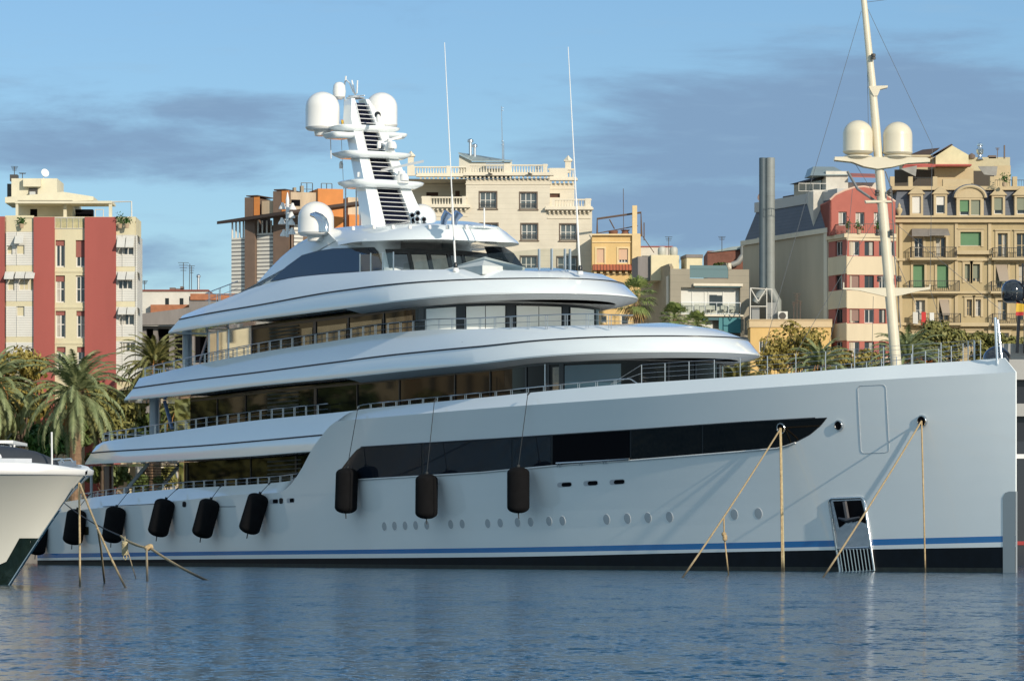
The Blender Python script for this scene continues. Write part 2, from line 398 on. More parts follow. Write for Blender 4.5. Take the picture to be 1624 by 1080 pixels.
def HP(px, py, off=0.):
    u, z = hull_pt(px, py); return HS(u, z, off)
# sheer line (top edge) and knuckle below it
def htr(pts):
    us, zs = [], []
    for a in pts:
        u, z = hull_pt(*a)
        us.append(u); zs.append(z)
    return pinterp(us, zs)
knuck = [(1612, 590), (1400, 602), (1240, 613), (1000, 631), (740, 650), (601, 662), (537.6, 667.4), (498, 707), (480, 740), (461, 768), (444, 780.7), (380, 784), (300, 792), (252, 797), (160, 805), (100, 812)]
topl = [(1598, 567), (1400, 579), (1240, 591), (1100, 600.5), (971, 609), (740, 631), (600, 644.5), (556, 649), (529, 660), (503, 689.5), (481, 722), (461, 751), (446.5, 762), (400, 767), (266, 775), (160, 785), (100, 794)]
zk_f = htr(knuck); zt_f = htr(topl)
strt = htr([(1597, 849.6), (1180, 860), (780, 868.3), (380, 873.6), (166, 876.4)]); strb = htr([(1597, 859.3), (1180, 869.6), (780, 876), (380, 879.8), (166, 883)]); whb = htr([(1597, 867.2), (1180, 874.5), (780, 883), (380, 886), (166, 887.5)])
UEND = 103.0
us = [0, .04, .15, .4, .8, 1.4]+[2+.75*i for i in range(135)]+[UEND]
us = sorted(set(u for u in us if u <= UEND))
INS = .62
def hull_rows(side):
    rows = []
    def row(zf, inset=0.):
        r = []
        for u in us:
            z = zf(u); v = max(.02, hull_v(u, z)-inset*min(1, .15+u/1.2)); ue = u+(inset*1.45 if u < 3 else inset*max(0, 1.45*(1-(u-3)/6)))
            r.append(S(ue, v*side, z))
        return r
    for zf in (lambda u: -1.6, lambda u: -.05, lambda u: .22, lambda u: whb(u), strb, strt): rows.append(row(zf))
    for k in range(1, 9): rows.append(row(lambda u, k=k: strt(u)+(zk_f(u)-strt(u))*k/8))
    rows.append(row(zt_f, INS)); rows.append(row(lambda u: zt_f(u)+.02, INS+.25)); rows.append(row(lambda u: zt_f(u)-.45, INS+.3))
    return rows
hb = MB(); bandm = [2, 3, 2, 0, 1]+[0]*40
allr = {}
for side in (1, -1):
    rr = hull_rows(side); allr[side] = rr
    for j in range(len(rr)-1):
        hb.cm = bandm[j]
        hb.rows([rr[j], rr[j+1]], flip=(side == 1))
hb.cm = 0
top = [r for r in (allr[1][-1], allr[-1][-1])]
hb.rows(top, flip=True)
# transom and stem closing faces
n = len(allr[1])
hb.rows([[allr[1][j][-1] for j in range(n)], [allr[-1][j][-1] for j in range(n)]], flip=True)
hb.rows([[allr[1][j][0] for j in range(n)], [allr[-1][j][0] for j in range(n)]])
hull = hb.build('hull', [gel, bluep, antif, slime], yacht, smooth=24)

def hull_panel(name, pts_px, m, off=.02, parent=None, sub=10, thick=.0):
    """a panel lying on the curved hull: closed pixel outline given as top edge and bottom edge, same count"""
    topp, bot = pts_px; b = MB(); rows = []
    for k in range(sub+1):
        r = []
        for (t, q) in zip(topp, bot):
            r.append(HP(t[0]+(q[0]-t[0])*k/sub, t[1]+(q[1]-t[1])*k/sub, off))
        rows.append(r)
    b.rows(rows)
    return b.build(name, m, parent or yacht, smooth=30)
def lerp_pts(pts, n):
    """resample pixel polyline to n points evenly in x index"""
    d = [0]
    for a, b_ in zip(pts, pts[1:]): d.append(d[-1]+math.dist(a, b_))
    out = []
    for i in range(n):
        s_ = d[-1]*i/(n-1); k = 0
        while k < len(d)-2 and d[k+1] < s_: k += 1
        t = (s_-d[k])/(d[k+1]-d[k]); out.append((pts[k][0]+(pts[k+1][0]-pts[k][0])*t, pts[k][1]+(pts[k+1][1]-pts[k][1])*t))
    return out
def line_y(pts, x):
    for a, b_ in zip(pts, pts[1:]):
        lo, hi = min(a[0], b_[0]), max(a[0], b_[0])
        if lo <= x <= hi: return a[1]+(b_[1]-a[1])*(x-a[0])/(b_[0]-a[0])
    return pts[-1][1] if abs(pts[-1][0]-x) < abs(pts[0][0]-x) else pts[0][1]
WT = [(538, 748), (556, 724), (566, 713), (573, 709), (660, 703.5), (780, 696.3), (1000, 682), (1180, 669.5), (1312, 662)]
WB = [(538, 761.5), (566, 760), (760, 748.8), (877, 738), (999.5, 729.5), (1180, 715), (1237, 710), (1262, 701.5), (1285, 689.5), (1300, 677), (1308, 668), (1312, 662.3)]
def band(name, x0, x1, m, off, ty=0, by=0, n=40, parent=None):
    xs = [x0+(x1-x0)*i/(n-1) for i in range(n)]
    return hull_panel(name, ([(x, line_y(WT, x)+ty) for x in xs], [(x, line_y(WB, x)+by) for x in xs]), m, off, sub=4, parent=parent)
reclip = mat('window_recess_lip', (.45, .47, .5), .3)
xs = [538+(1312-538)*i/140 for i in range(141)]
hwin = band('hull_window', 538, 1312, frame_m, .012, n=140)
def subpart_label(o, t): o['label'] = t; return o
band('window_pane', 542, 669, dglass2, .025, 1.2, -1.4, parent=hwin)
band('window_pane', 671.5, 812, dglass2, .025, 1.2, -1.4, parent=hwin)
band('window_pane', 814, 874, dglass2, .025, 1.2, -1.4, parent=hwin)
deepb = mat('matt_black_fill', (.004, .004, .006), .9, spec=.1)  # flat black stands in for the shade inside openings and recesses
band('balcony_opening', 877, 999, deepb, .03, 1, -1)
band('window_pane', 1001.5, 1113, dglass, .025, 1.2, -1.4, parent=hwin)
band('window_pane', 1115.5, 1236, dglass, .025, 1.2, -1.4, parent=hwin)
band('window_pane', 1238, 1308, dglass, .025, 1.5, -1.8, parent=hwin)
b = MB()   # bright lip of the recess under the band
LB = [(WB[i][0], WB[i][1]+.6) for i in range(0, 8)]
b.tube([HP(x, y, .03) for x, y in lerp_pts(LB, 50)], .045, 6); b.build('window_ledge', gel2, yacht, smooth=60)
b = MB()
b.tube([HP(x, y, .03) for x, y in lerp_pts([(x, line_y(WT, x)-.3) for x in range(573, 1312, 20)], 50)], .035, 6); b.build('window_lintel', frame_m, yacht, smooth=60)
# balcony rail in the opening
b = MB(); pr = [HP(x, y, .09) for x, y in [(884, 734.6), (920, 732.7), (960, 730.2), (1000, 727.4)]]
b.tube(pr, .05, 6)
for x, y in [(886, 735), (890, 735), (921, 732.6), (925, 732.3), (959, 730), (963, 729.8)]: b.tube([HP(x, y, .09), HP(x, y+5.5, .09)], .03, 5)
b.build('balcony_rail', steel, yacht, smooth=60)
# portholes: dished ovals
def porthole(px, py, r):
    u, z = hull_pt(px, py); e = .15
    c = HS(u, z); n_ = ((HS(u-e, z)-HS(u+e, z)).cross(HS(u, z+e)-HS(u, z-e))).normalized()
    if n_.dot(Vector((0, -1, 0))) < 0: n_ = -n_
    m = MB(); m.cm = 0
    m.lathe([(r*1.04, .0), (r*1.0, .010), (r*.94, .008)], c, n_, 20)
    o = m.build('porthole', gel2, yacht, smooth=40)
    m = MB(); m.lathe([(r*.93, .004), (r*.93, .012), (r*.6, .014)], c+n_*.002, n_, 20); m.build('porthole_glass', phg, o, smooth=40)
phg = mat('porthole_cover', (.40, .44, .47), .12, coat=1.)
for (x, y, r) in [(609.6, 834.4, .27), (625.8, 833.6, .27), (642.6, 833.2, .27), (659.3, 832.7, .27), (677, 832.4, .27), (715, 831.2, .27), (733.2, 830.4, .27), (773.6, 829.7, .27), (793.4, 828.9, .27), (820.9, 828, .27), (841.6, 827.4, .27), (870.8, 826.2, .27), (892, 825.6, .27),
                  (962, 823.3, .29), (995, 822, .29), (1027.5, 820.6, .29), (1061.8, 819.4, .29), (1164.4, 815.3, .29), (1202.8, 813.8, .29)]: porthole(x, y, r)
# rectangular freeing ports
def rrect(x0, y0, x1, y1, sl=0, r=3., n=5):
    cx = [(x1-r, y0+r, -90), (x1-r, y1-r, 0), (x0+r, y1-r, 90), (x0+r, y0+r, 180)]; out = []
    for (a, b_, t0) in cx:
        for k in range(n+1):
            t = R(t0+90*k/n); X = a+r*math.cos(t); Y = b_+r*math.sin(t); out.append((X, Y+sl*(X-(x0+x1)/2)))
    return out
def hull_poly(name, pts, m, off, parent=None, th=0.03):
    b = MB(); q = [HP(x, y, off) for x, y in pts]; n = len(q)
    c = sum(q, Vector())/n
    b.add(q+[c], [((i+1) % n, i, n) for i in range(n)])
    return b.build(name, m, parent or yacht)
for (x0, y0, x1, y1) in [(884, 764.4, 907, 772), (925.5, 762, 948.5, 770), (967, 760, 991, 768)]:
    o = hull_poly('freeing_port', rrect(x0, y0, x1, y1, -.06, 3.5), reclip, .015); hull_poly('port_recess', rrect(x0+7, y0+.7, x1-.5, y1-.7, -.06, 3.), deepb, .022, o)
for (x0, y0, x1, y1) in [(428, 791, 441.5, 798.5), (455, 789.5, 467, 797)]:
    o = hull_poly('freeing_port', rrect(x0, y0, x1, y1, -.06, 2), reclip, .015); hull_poly('port_recess', rrect(x0+5, y0+.7, x1-.5, y1-.7, -.06, 1.6), deepb, .022, o)
for (x, y) in [(446, 794), (292.5, 799.5)]: hull_poly('fairlead', rrect(x-3, y-4.5, x+3, y+4.5, 0, 2.5), frame_m, .02)
hull_poly('light_recess', rrect(133, 835, 141, 848, 0, 1), mat('brass_lamp_recess', (.05, .04, .02), .4), .03)
# hawse holes
def hawse(px, py, r, parent=None):
    u, z = hull_pt(px, py); e = .15; c = HS(u, z, .01)
    n_ = ((HS(u-e, z)-HS(u+e, z)).cross(HS(u, z+e)-HS(u, z-e))).normalized()
    if n_.dot(Vector((0, -1, 0))) < 0: n_ = -n_
    m = MB(); m.lathe([(r*.72, .02), (r, 0), (r, .05), (r*.93, .09), (r*.78, .09), (r*.72, .05)], c, n_, 24)
    o = m.build('hawse_ring', chrome, yacht, smooth=40)
    m = MB(); m.lathe([(r*.74, .055), (r*.74, .062)], c, n_, 24); m.build('hawse_hole', deepb, o)
    return c+n_*.08
HA = hawse(1240, 679, .30); HB_ = hawse(1331, 674.5, .28); HC = hawse(1463, 667.7, .31)
# side door outline
o = MB(); dp = rrect(1360, 611, 1405, 718, -.04, 6)
dp = [(x+(y-611)*.055, y) for x, y in dp]
q = [HP(x, y, .008) for x, y in dp]; o.tube(q+[q[0]], .013, 5); o.build('door_seam', mat('seam_grey', (.42, .45, .48), .5), yacht, smooth=60)
for pl in ([(163, 803), (210, 800.5), (246, 799)], [(338, 803.5), (374, 803)]):
    o = MB(); o.tube([HP(x, y, .0) for x, y in pl], .02, 5); o.build('panel_seam', frame_m, yacht)
# anchor pocket
def pk(fx, fy, off):   # fx, fy in 0..1 over the leaning pocket
    x0 = 1315+(1333-1315)*fy; x1 = 1370.5+(1387.6-1370.5)*fy
    return HP(x0+(x1-x0)*fx, 790.5+(907-790.5)*fy-2.2*fx, off)
pocket_m = mat('pocket_steel', (.46, .48, .52), .14, metal=.9, bump=.25, bscale=3.)
b = MB(); G = 10
ring = [(0, 1), (0, .05), (.02, .015), (.08, 0), (.92, 0), (.98, .015), (1, .05), (1, 1)]
b.tube([pk(x, y, .03) for x, y in ring], .065, 8); anch = b.build('anchor_pocket', chrome, yacht, smooth=50)
b = MB(); b.rows([[pk(.03+.94*i/6, .02+.98*j/8, .02) for i in range(7)] for j in range(9)]); b.build('pocket_plate', pocket_m, anch, smooth=50)
b = MB(); b.add([pk(.12, .04, .06), pk(.9, .04, .06), pk(.97, .36, .06), pk(.55, .28, .06), pk(.18, .4, .06)], [(4, 3, 2, 1, 0)]); b.build('anchor_recess', deepb, anch)
b = MB(); fl = pk(.5, .1, .25); b.tube([pk(.5, .05, .2), pk(.52, .3, .22)], .12, 6); b.tube([pk(.25, .27, .18), pk(.52, .31, .22), pk(.85, .27, .18)], [.05, .14, .05], 6); b.build('anchor', mat('anchor_steel', (.09, .09, .10), .45, metal=.6), anch, smooth=40)
b = MB(); b.tube([pk(.04, .68, .06), pk(.96, .68, .06)], .05, 6)
bg_ = MB(); bg_.rows([[pk(x, y, .035) for x in (.05, .35, .65, .95)] for y in (.70, .85, .99)]); bg_.build('grille_gap', deepb, anch)
for i in range(9):
    f = .1+.8*i/8; b.tube([pk(f, .68, .05), pk(f, 1., .05)], .045, 5)
b.build('pocket_grille', chrome, anch, smooth=50)
# steel stem guard plate
b = MB()
for side in (1, -1):
    pts = []
    zt = EYE+(868-779)*BY/FPX
    for z in [-1, 0, 1, 2, 3, zt-.3, zt-.06, zt]:
        uu = .75 if z < zt-.2 else (.6 if z < zt-.03 else .35)
        pts.append([S(u, (hull_v(u, z)+.025)*side, z) for u in (0., .1, .3, uu)])
    b.rows(pts, flip=(side == -1))
b.rows([[S(-.03, .05, z), S(-.03, -.05, z)] for z in (-1, zt)])
b.build('stem_guard', mat('stem_steel', (.36, .38, .39), .38, metal=.7), yacht, smooth=30)

# ---------------- deck blades
def zfun(plan, pts, inset=0., znose=None):
    us_, zs = plan.trace(pts, inset)
    q, usil = plan.sil(inset)
    un = plan.u0+inset
    if znose is not None and un < min(us_)-.3:
        k = us_.index(min(us_)); us_.append(un); zs.append(zs[k])
    return pinterp(us_, zs), max(us_)
def blade(name, plan, curves, m, smooth=32, crown=.25, n=110, parent=None, underside=True, bevel_lip=None):
    """curves: list of (inset, trace, znose, dz). Lofts the rim near side -> nose -> far side and closes top and bottom."""
    rows = []; store = []; plans = []
    for (inset, pts, znose, dz) in curves:
        pl = plan if znose is None else Plan(znose, plan.a, plan.W-inset, plan.p, aft=plan.aft, ataper=plan.at); ins_ = inset if znose is None else 0.
        f, ua = zfun(pl, pts, ins_, True); un = pl.u0+ins_
        r = []
        for i in range(n+1):
            t = i/n; t2 = 1-(1-t)**2.1; u = ua+(un-ua)*t2
            r.append((u, pl.w(u, ins_) if i < n else 0., f(u)+dz))
        rows.append(r); store.append((f, ua, pl, ins_))
    b = MB()
    P3 = [[S(u, v, z) for u, v, z in r]+[S(u, -v, z) for u, v, z in r[-2::-1]] for r in rows]
    b.rows(P3, flip=True)
    # bottom and top decks
    k = len(rows[0])
    for r, fl, dz in ((rows[0], True, 0), (rows[-1], False, crown)):
        near = [S(u, v, z) for u, v, z in r]; mid = [S(u, 0, z+dz*min(1, v/3)) for u, v, z in r]; far = [S(u, -v, z) for u, v, z in r]
        b.rows([near, mid, far], flip=fl)
    nn = len(P3)
    b.rows([[P3[j][0] for j in range(nn)], [P3[j][-1] for j in range(nn)]], flip=True)
    o = b.build(name, m, parent or yacht, smooth=smooth)
    return o, store
def pin(st, parent, r=.05, uend=None, name='pinstripe'):
    f, ua, plan, inset = st
    b = MB(); pts = []; un = plan.u0+inset
    for side in (1, -1):
        pp = []
        for i in range(101):
            t = 1-(1-i/100)**2.1; u = ua+(un-ua)*t; pp.append(S(u, (plan.w(u, inset)+.004)*side, f(u)))
        b.tube(pp, r, 6)
    return b.build(name, blackline, parent, smooth=60)
# bridge-deck blade (third tier)
p3 = Plan(1012.5, 13., 7.3, 2.2, aft=91, ataper=2.0)
B3b = [(267, 529), (330, 518.5), (400, 508), (520, 493), (640, 478), (760, 468), (863, 465.5), (955, 466.5), (1000, 469)]
B3s = [(284.5, 506.7), (340, 495.5), (400, 485.7), (541.6, 461), (651.7, 448.6), (760, 443), (863, 441.6), (931, 443), (971, 446), (985, 449)]
B3t = [(289, 501), (320, 488), (370, 469), (410, 454), (470, 440), (570, 431.5), (660, 428), (760, 427.5), (863, 430), (925, 435)]
bl3, st3 = blade('upper_deck_fascia', p3, [(0.9, B3b, None, -.12), (.02, B3b, None, 0), (0.0, B3b, None, .09), (.25, B3s, 990, 0), (1.2, B3t, 955, 0)], gel)
pin(st3[3], bl3)
p2 = Plan(1206, 17., 7.5, 2.2, aft=96, ataper=2.0)
B2b = [(197, 635.5), (300, 625.5), (400, 613), (541, 599.6), (650, 588), (760, 577.3), (863, 566), (955.5, 560.5), (1048, 558.6), (1150, 560), (1190, 561.5)]
B2s = [(212, 615.4), (300, 603.5), (400, 591.5), (520, 576), (640, 561), (760, 549.6), (863, 539.5), (955, 534.6), (1048, 533), (1125, 534), (1170, 538), (1188, 543)]
B2t = [(221, 600), (268, 588), (357, 569), (440, 554), (520, 542), (600, 530), (674, 523.5), (760, 521.5), (863, 517.5), (949, 516), (1048, 518.8), (1125, 525.5)]
bl2, st2 = blade('middle_deck_fascia', p2, [(0.9, B2b, None, -.12), (.02, B2b, None, 0), (0., B2b, None, .09), (.25, B2s, 1187, 0), (1.2, B2t, 1140, 0)], gel)
pin(st2[3], bl2)
# main-deck blade, ends behind the sweep of the bulwark
def side_blade(name, v, cs, u_fwd, m, aft=99., at=1.6):
    pl = Plan(0, 5, v, 2.2, aft=aft, ataper=at, u0=-20)
    rows = []; fs = []
    for (ins, pts, dz) in cs:
        us_, zs = pl.trace(pts, ins); f = pinterp(us_, zs); ua = max(us_); fs.append((f, ua, ins))
        rows.append([(ua+(u_fwd-ua)*i/60, pl.w(ua+(u_fwd-ua)*i/60, ins), f(ua+(u_fwd-ua)*i/60)+dz) for i in range(61)])
    b = MB(); near = [[S(*p_) for p_ in r] for r in rows]; far = [[S(u, -v_, z) for u, v_, z in r] for r in rows]
    b.rows(near, flip=True); b.rows(far)
    b.rows([near[0], far[0]]); b.rows([near[-1], far[-1]], flip=True)
    b.rows([[r[0] for r in near], [r[0] for r in far]], flip=True)
    return b.build(name, m, yacht, smooth=32), pl, fs
B1b = [(135, 736.5), (250, 731.5), (380, 724.5), (480, 717), (560, 711)]
B1s = [(145, 718), (300, 708), (420, 698), (502, 690.5), (560, 685.5)]
B1t = [(153, 707), (164.5, 700.5), (200, 695), (268, 684.8), (416, 665.5), (520, 655.5), (600, 647)]
bl1, p1, st1 = side_blade('main_deck_fascia', 7.35, [(.9, B1b, -.1), (.0, B1b, 0), (.0, B1b, .09), (.12, B1s, 0), (.6, B1t, 0)], 49., gel)
b = MB(); f, ua, ins = st1[3]
b.tube([S(ua+(49-ua)*i/50, p1.w(ua+(49-ua)*i/50, ins)+.004, f(ua+(49-ua)*i/50)) for i in range(51)], .05, 6); b.build('pinstripe', blackline, bl1, smooth=60)

# ---------------- glazed deck walls
def wall(name, plan, ztop, zbot, ua, m, n=90, inset=0., parent=None, u_stop=None):
    b = MB(); un = plan.u0+inset if u_stop is None else u_stop; rows = [[], []]
    for i in range(n+1):
        t = 1-(1-i/n)**2.1 if u_stop is None else i/n; u = ua+(un-ua)*t; v = plan.w(u, inset)
        rows[0].append((u, v, zbot(u))); rows[1].append((u, v, ztop(u)))
    if u_stop is None: P3 = [[S(*q) for q in r]+[S(u, -v, z) for u, v, z in r[-2::-1]] for r in rows]; b.rows(P3, flip=True)
    else: b.rows([[S(*q) for q in r] for r in rows], flip=True); b.rows([[S(u, -v, z) for u, v, z in r] for r in rows])
    near = [S(*rows[j][0]) for j in (0, 1)]; u, v, _ = rows[0][0]
    b.quad(S(u, v, zbot(u)), S(u, v, ztop(u)), S(u, -v, ztop(u)), S(u, -v, zbot(u)))
    return b.build(name, m, parent or yacht, smooth=40)
def wall_strip(name, plan, x0, x1, y0f, y1f, m, off, parent, n=14, mm=None):
    """strip on a glazed wall between pixel columns x0..x1 and ship heights"""
    b = MB(); pp = plan.path(x0, x1, 0., n, off)
    b.rows([[S(u, v, y1f(u)) for u, v in pp], [S(u, v, y0f(u)) for u, v in pp]], flip=True); return b.build(name, m, parent, smooth=40)
def mullion(plan, px, zb, zt, parent, wd=.18, off=.05, m=None, name='mullion'):
    u, v = plan.at2(px); (ua, va), (ub, vb) = plan.path(px-2, px+2, 0., 1, 0.); d = (S(ub, vb, 0)-S(ua, va, 0)).normalized(); n_ = Vector((d.y, -d.x, 0)); b = MB()
    o = S(u, v, zb(u))-d*wd/2+n_*-.05; b.obox(o, d*wd, n_*(.05+off), Vector((0, 0, zt(u)-zb(u)))); return b.build(name, m or frame_m, parent)
w3 = Plan(951, 6.5, 5.9, 2.4, aft=None)
f3 = lambda u: st3[1][0](max(u, p3.u0+4)) ; g3t = lambda u: f3(u)-.1
g3b = lambda u: st2[4][0](u)-.35
bulk = mat('cabin_lining_white', (.45, .46, .46), .5)
wl3 = wall('upper_saloon_glass', w3, g3t, g3b, w3.at_px(400), dglass)
wm3 = lambda u: f3(u)-.38
# dark header under the soffit, blinds, frames
wall('window_header', w3, lambda u: f3(u)-.22, wm3, w3.at_px(400), frame_m, inset=-.03, parent=wl3)
for a, c in [(677, 724), (740, 801), (819, 889.5), (904, 941)]: wall_strip('roller_blind', w3, a, c, lambda u: f3(u)-.42, lambda u: g3b(u)+.2, blind, .05, wl3)
for x, wd in [(500, .35), (553, .16), (609, .16), (669, .5), (675.5, .16), (732, .5), (725, .12), (810, .5), (896, .45), (945, .4), (770, .04), (854, .04)]: mullion(w3, x, g3b, wm3, wl3, wd)
slatm = mat('interior_slat', (.10, .085, .06), .5)
def slats(plan, x0, x1, zb, zt, parent, k=8):
    b = MB()
    for i in range(k):
        f_ = (i+.5)/k; q = []
        for uu, vv in plan.path(x0, x1, 0., 2, .02):
            q.append(S(uu, vv, zb(uu)+(zt(uu)-zb(uu))*f_))
        b.tube(q, .045, 5)
    b.build('louvre_slats', slatm, parent)
slats(w3, 428, 474, g3b, wm3, wl3)
# brown reflection of a tan building painted onto the upper saloon panes
warm = [mat('brown_tint_panel', (.10, .06, .03), .08, coat=1., var=.7, vscale=1.1, col2=(.02, .015, .012)), mat('tan_tint_panel', (.15, .11, .06), .08, coat=1., var=.7, vscale=1.3, col2=(.03, .022, .015))]
for a, c, k in [(479, 496, 1), (504, 550, 1), (556, 606, 1), (613, 655, 0)]: wall_strip('brown_tint_pane', w3, a, c, lambda u: f3(u)-.7, lambda u: g3b(u)+.2, warm[k], .03, wl3)
# clear aft screen of the upper deck
clear = glassmat('clear_screen_glass', (.80, .82, .78), 1.45)
tintg = glassmat('tinted_screen_glass', (.42, .44, .40), 1.5)
def wall_open(name, plan, x0, x1, zt, zb, m): return wall_strip(name, plan, x0, x1, zt, zb, m, 0, yacht)
ws = wall_open('aft_screen_glass', w3, 331, 399.5, g3t, g3b, clear); 
for x in (331, 345, 362, 399): mullion(w3, x, g3b, g3t, ws, .12, m=steel)
# middle tier
w2 = Plan(1148, 9., 6.2, 2.4, aft=None)
f2 = lambda u: st2[1][0](max(u, p2.u0+4)); g2t = lambda u: f2(u)-.1
def g2b(u): return zt_f(u)-.6 if u < 60 else st1[4][0](u)-.35
wl2 = wall('middle_saloon_glass', w2, g2t, g2b, w2.at_px(302), dglass)
wall('window_header', w2, lambda u: f2(u)-.2, lambda u: f2(u)-.35, w2.at_px(302), frame_m, inset=-.03, parent=wl2)
for x, wd in [(345, .08), (390, .08), (501, .35), (567, .1), (634, .1), (722, .12), (778, .12), (835, .12), (868, .35), (891, .3), (1060, .12), (1103, .12), (1140, .3)]: mullion(w2, x, g2b, lambda u: f2(u)-.3, wl2, wd)
mullion(w2, 866.5, g2b, lambda u: f2(u)-.3, wl2, .07, .12, steel)
slats(w2, 425, 474, g2b, lambda u: f2(u)-.35, wl2)
bluei = mat('blue_interior_blind', (.03, .07, .10), .2, coat=.6)
wall_strip('interior_blind', w2, 896, 985, lambda u: f2(u)-.45, lambda u: g2b(u)+.1, bluei, .03, wl2)
wall_strip('brown_tint_pane', w2, 877, 889, lambda u: f2(u)-.5, lambda u: g2b(u)+.1, warm[1], .03, wl2)
ws = wall_open('aft_screen_glass', w2, 277, 301.5, g2t, g2b, tintg)
# main tier, aft part only
w1 = Plan(0, 5, 6.0, 2.2, u0=-30)
f1 = st1[1][0]; g1b = lambda u: max(3.5, zt_f(max(u, 70))-.5)
wl1 = wall('main_saloon_glass', w1, lambda u: f1(u)-.08, g1b, w1.at_px(292), dglass, u_stop=52.)
for x, wd in [(297, .25), (398, .07), (470, .2)]: mullion(w1, x, g1b, lambda u: f1(u)-.08, wl1, wd)
slats(w1, 425, 478, g1b, lambda u: f1(u)-.2, wl1)
wall_strip('aft_screen_glass', w1, 284, 291.5, lambda u: f1(u)-.08, g1b, tintg, 0, yacht)
# secondary bevelled soffit strips which start amidships
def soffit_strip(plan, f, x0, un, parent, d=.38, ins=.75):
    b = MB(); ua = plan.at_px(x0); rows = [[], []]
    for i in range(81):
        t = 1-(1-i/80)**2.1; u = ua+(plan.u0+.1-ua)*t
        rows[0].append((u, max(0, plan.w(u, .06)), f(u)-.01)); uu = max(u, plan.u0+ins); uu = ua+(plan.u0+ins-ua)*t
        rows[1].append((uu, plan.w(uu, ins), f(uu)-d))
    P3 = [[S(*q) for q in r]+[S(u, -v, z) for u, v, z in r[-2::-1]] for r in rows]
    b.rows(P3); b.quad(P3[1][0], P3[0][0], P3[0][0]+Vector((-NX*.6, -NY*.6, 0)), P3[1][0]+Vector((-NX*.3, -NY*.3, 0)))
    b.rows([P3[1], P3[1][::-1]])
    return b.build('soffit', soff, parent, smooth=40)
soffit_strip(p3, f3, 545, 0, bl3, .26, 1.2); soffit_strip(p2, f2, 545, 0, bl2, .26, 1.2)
# aft deck cabins supports and stairs
def column_at(px, v, zb, zt, r, m, name='deck_column', seg=16):
    u = solve(px, v); b = MB(); b.lathe([(r, 0), (r, zt(u)-zb(u)+.3)], S(u, v, zb(u)-.1), seg=seg); b.build(name, m, yacht, smooth=40)
colm = mat('grey_column_paint', (.30, .34, .38), .3, coat=.4)
column_at(297, 5.3, g3b, lambda u: f3(u)-.1, .32, colm); column_at(245, 5.6, g2b, lambda u: f2(u)-.1, .34, colm)
column_at(172, 5.2, lambda u: 3.2, lambda u: f1(u)-.3, .34, mat('mahogany_column', (.10, .028, .012), .3, coat=.5))
column_at(145, 6.2, lambda u: 3.2, lambda u: f1(u)-.3, .1, colm)
def stair(px0, py0, px1, py1, v, nst, wd, name='deck_stair'):
    ua = solve(px0, v); ub = solve(px1, v); za = zof(py0, ua, v); zb_ = zof(py1, ub, v); b = MB()
    for k in (0, wd):
        a = S(ua, v-k, za); c = S(ub, v-k, zb_); dd = Vector((0, 0, .3)); b.prism([a, c, c+dd, a+dd], Vector((-NX*.08, -NY*.08, 0)))
    o = b.build(name, colm, yacht); b = MB()
    for i in range(nst):
        f_ = (i+.5)/nst; u = ua+(ub-ua)*f_; z = za+(zb_-za)*f_+.15
        b.obox(S(u-.14, v-.08, z), Vector((DX*.28, DY*.28, 0)), Vector((-NX*(wd-.1), -NY*(wd-.1), 0)), Vector((0, 0, .05)))
    b.build('stair_tread', mat('teak_tread', (.14, .09, .05), .6), o)
stair(196, 784, 236, 736, 4.6, 11, 2.4); stair(316, 577, 332, 527, 4.2, 10, 1.6)
# steel-blue raking flag pole on the middle deck, aft
b = MB(); u = solve(268, 5.4); b.tube([S(solve(273, 5.4), 5.4, zof(680, u, 5.4)), S(solve(261, 5.4), 5.4, zof(636, u, 5.4))], .13, 8); b.build('stern_stay', mat('navy_white_pole', (.12, .18, .34), .3, coat=.5), yacht, smooth=50)

# ---------------- handrails
def rail(name, ptf, u0_, u1_, h, ext_h=None, sp=1.55, twin=.16, mids=(.5,), r=.032, wrap=None):
    """ptf(u) -> base point; runs u0_..u1_"""
    b = MB(); n = max(2, int(abs(u1_-u0_)/.6)); us_ = [u0_+(u1_-u0_)*i/n for i in range(n+1)]
    H_ = Vector((0, 0, h)); base = [ptf(u) for u in us_] if ptf else []
    if wrap: base = wrap+base
    b.tube([q+H_ for q in base], r, 6)
    for mfr in mids: b.tube([q+H_*mfr for q in base], r*.5, 5)
    # stanchions
    d = 0; last = base[0]; nxt = 0
    for a, c in zip(base, base[1:]):
        L_ = (c-a).length
        while nxt <= d+L_:
            q = a+(c-a)*((nxt-d)/L_); t = (c-a).normalized()*twin/2
            for s_ in (-1, 1): b.tube([q+t*s_-Vector((0, 0, .15)), q+t*s_+H_], .022, 5)
            nxt += sp
        d += L_
    return b.build(name, steel, yacht, smooth=60)
def plan_rail(plan, f, ins, xa, xb, h, name='handrail', **k):
    pp = plan.path(xa, xb, ins, 70); ua = pp[0][0]
    # return across the stern
    vv = plan.w(ua, ins); wr = [S(ua+.3, v, f(ua)-.02) for v in [vv*(-1+.25*i) for i in range(8)]]+[S(ua+.1, vv*.97, f(ua))]
    return rail(name, None, 0, 1, h, wrap=wr+[S(u, v, f(u)-.02) for u, v in pp], **k)
plan_rail(p3, st3[4][0], 1.4, 326, 378, .9)
rail2 = plan_rail(p2, st2[4][0], 1.35, 228, 1004, .62, mids=(.45,))
plan_rail(p1, st1[4][0], .75, 163, 520, .62)
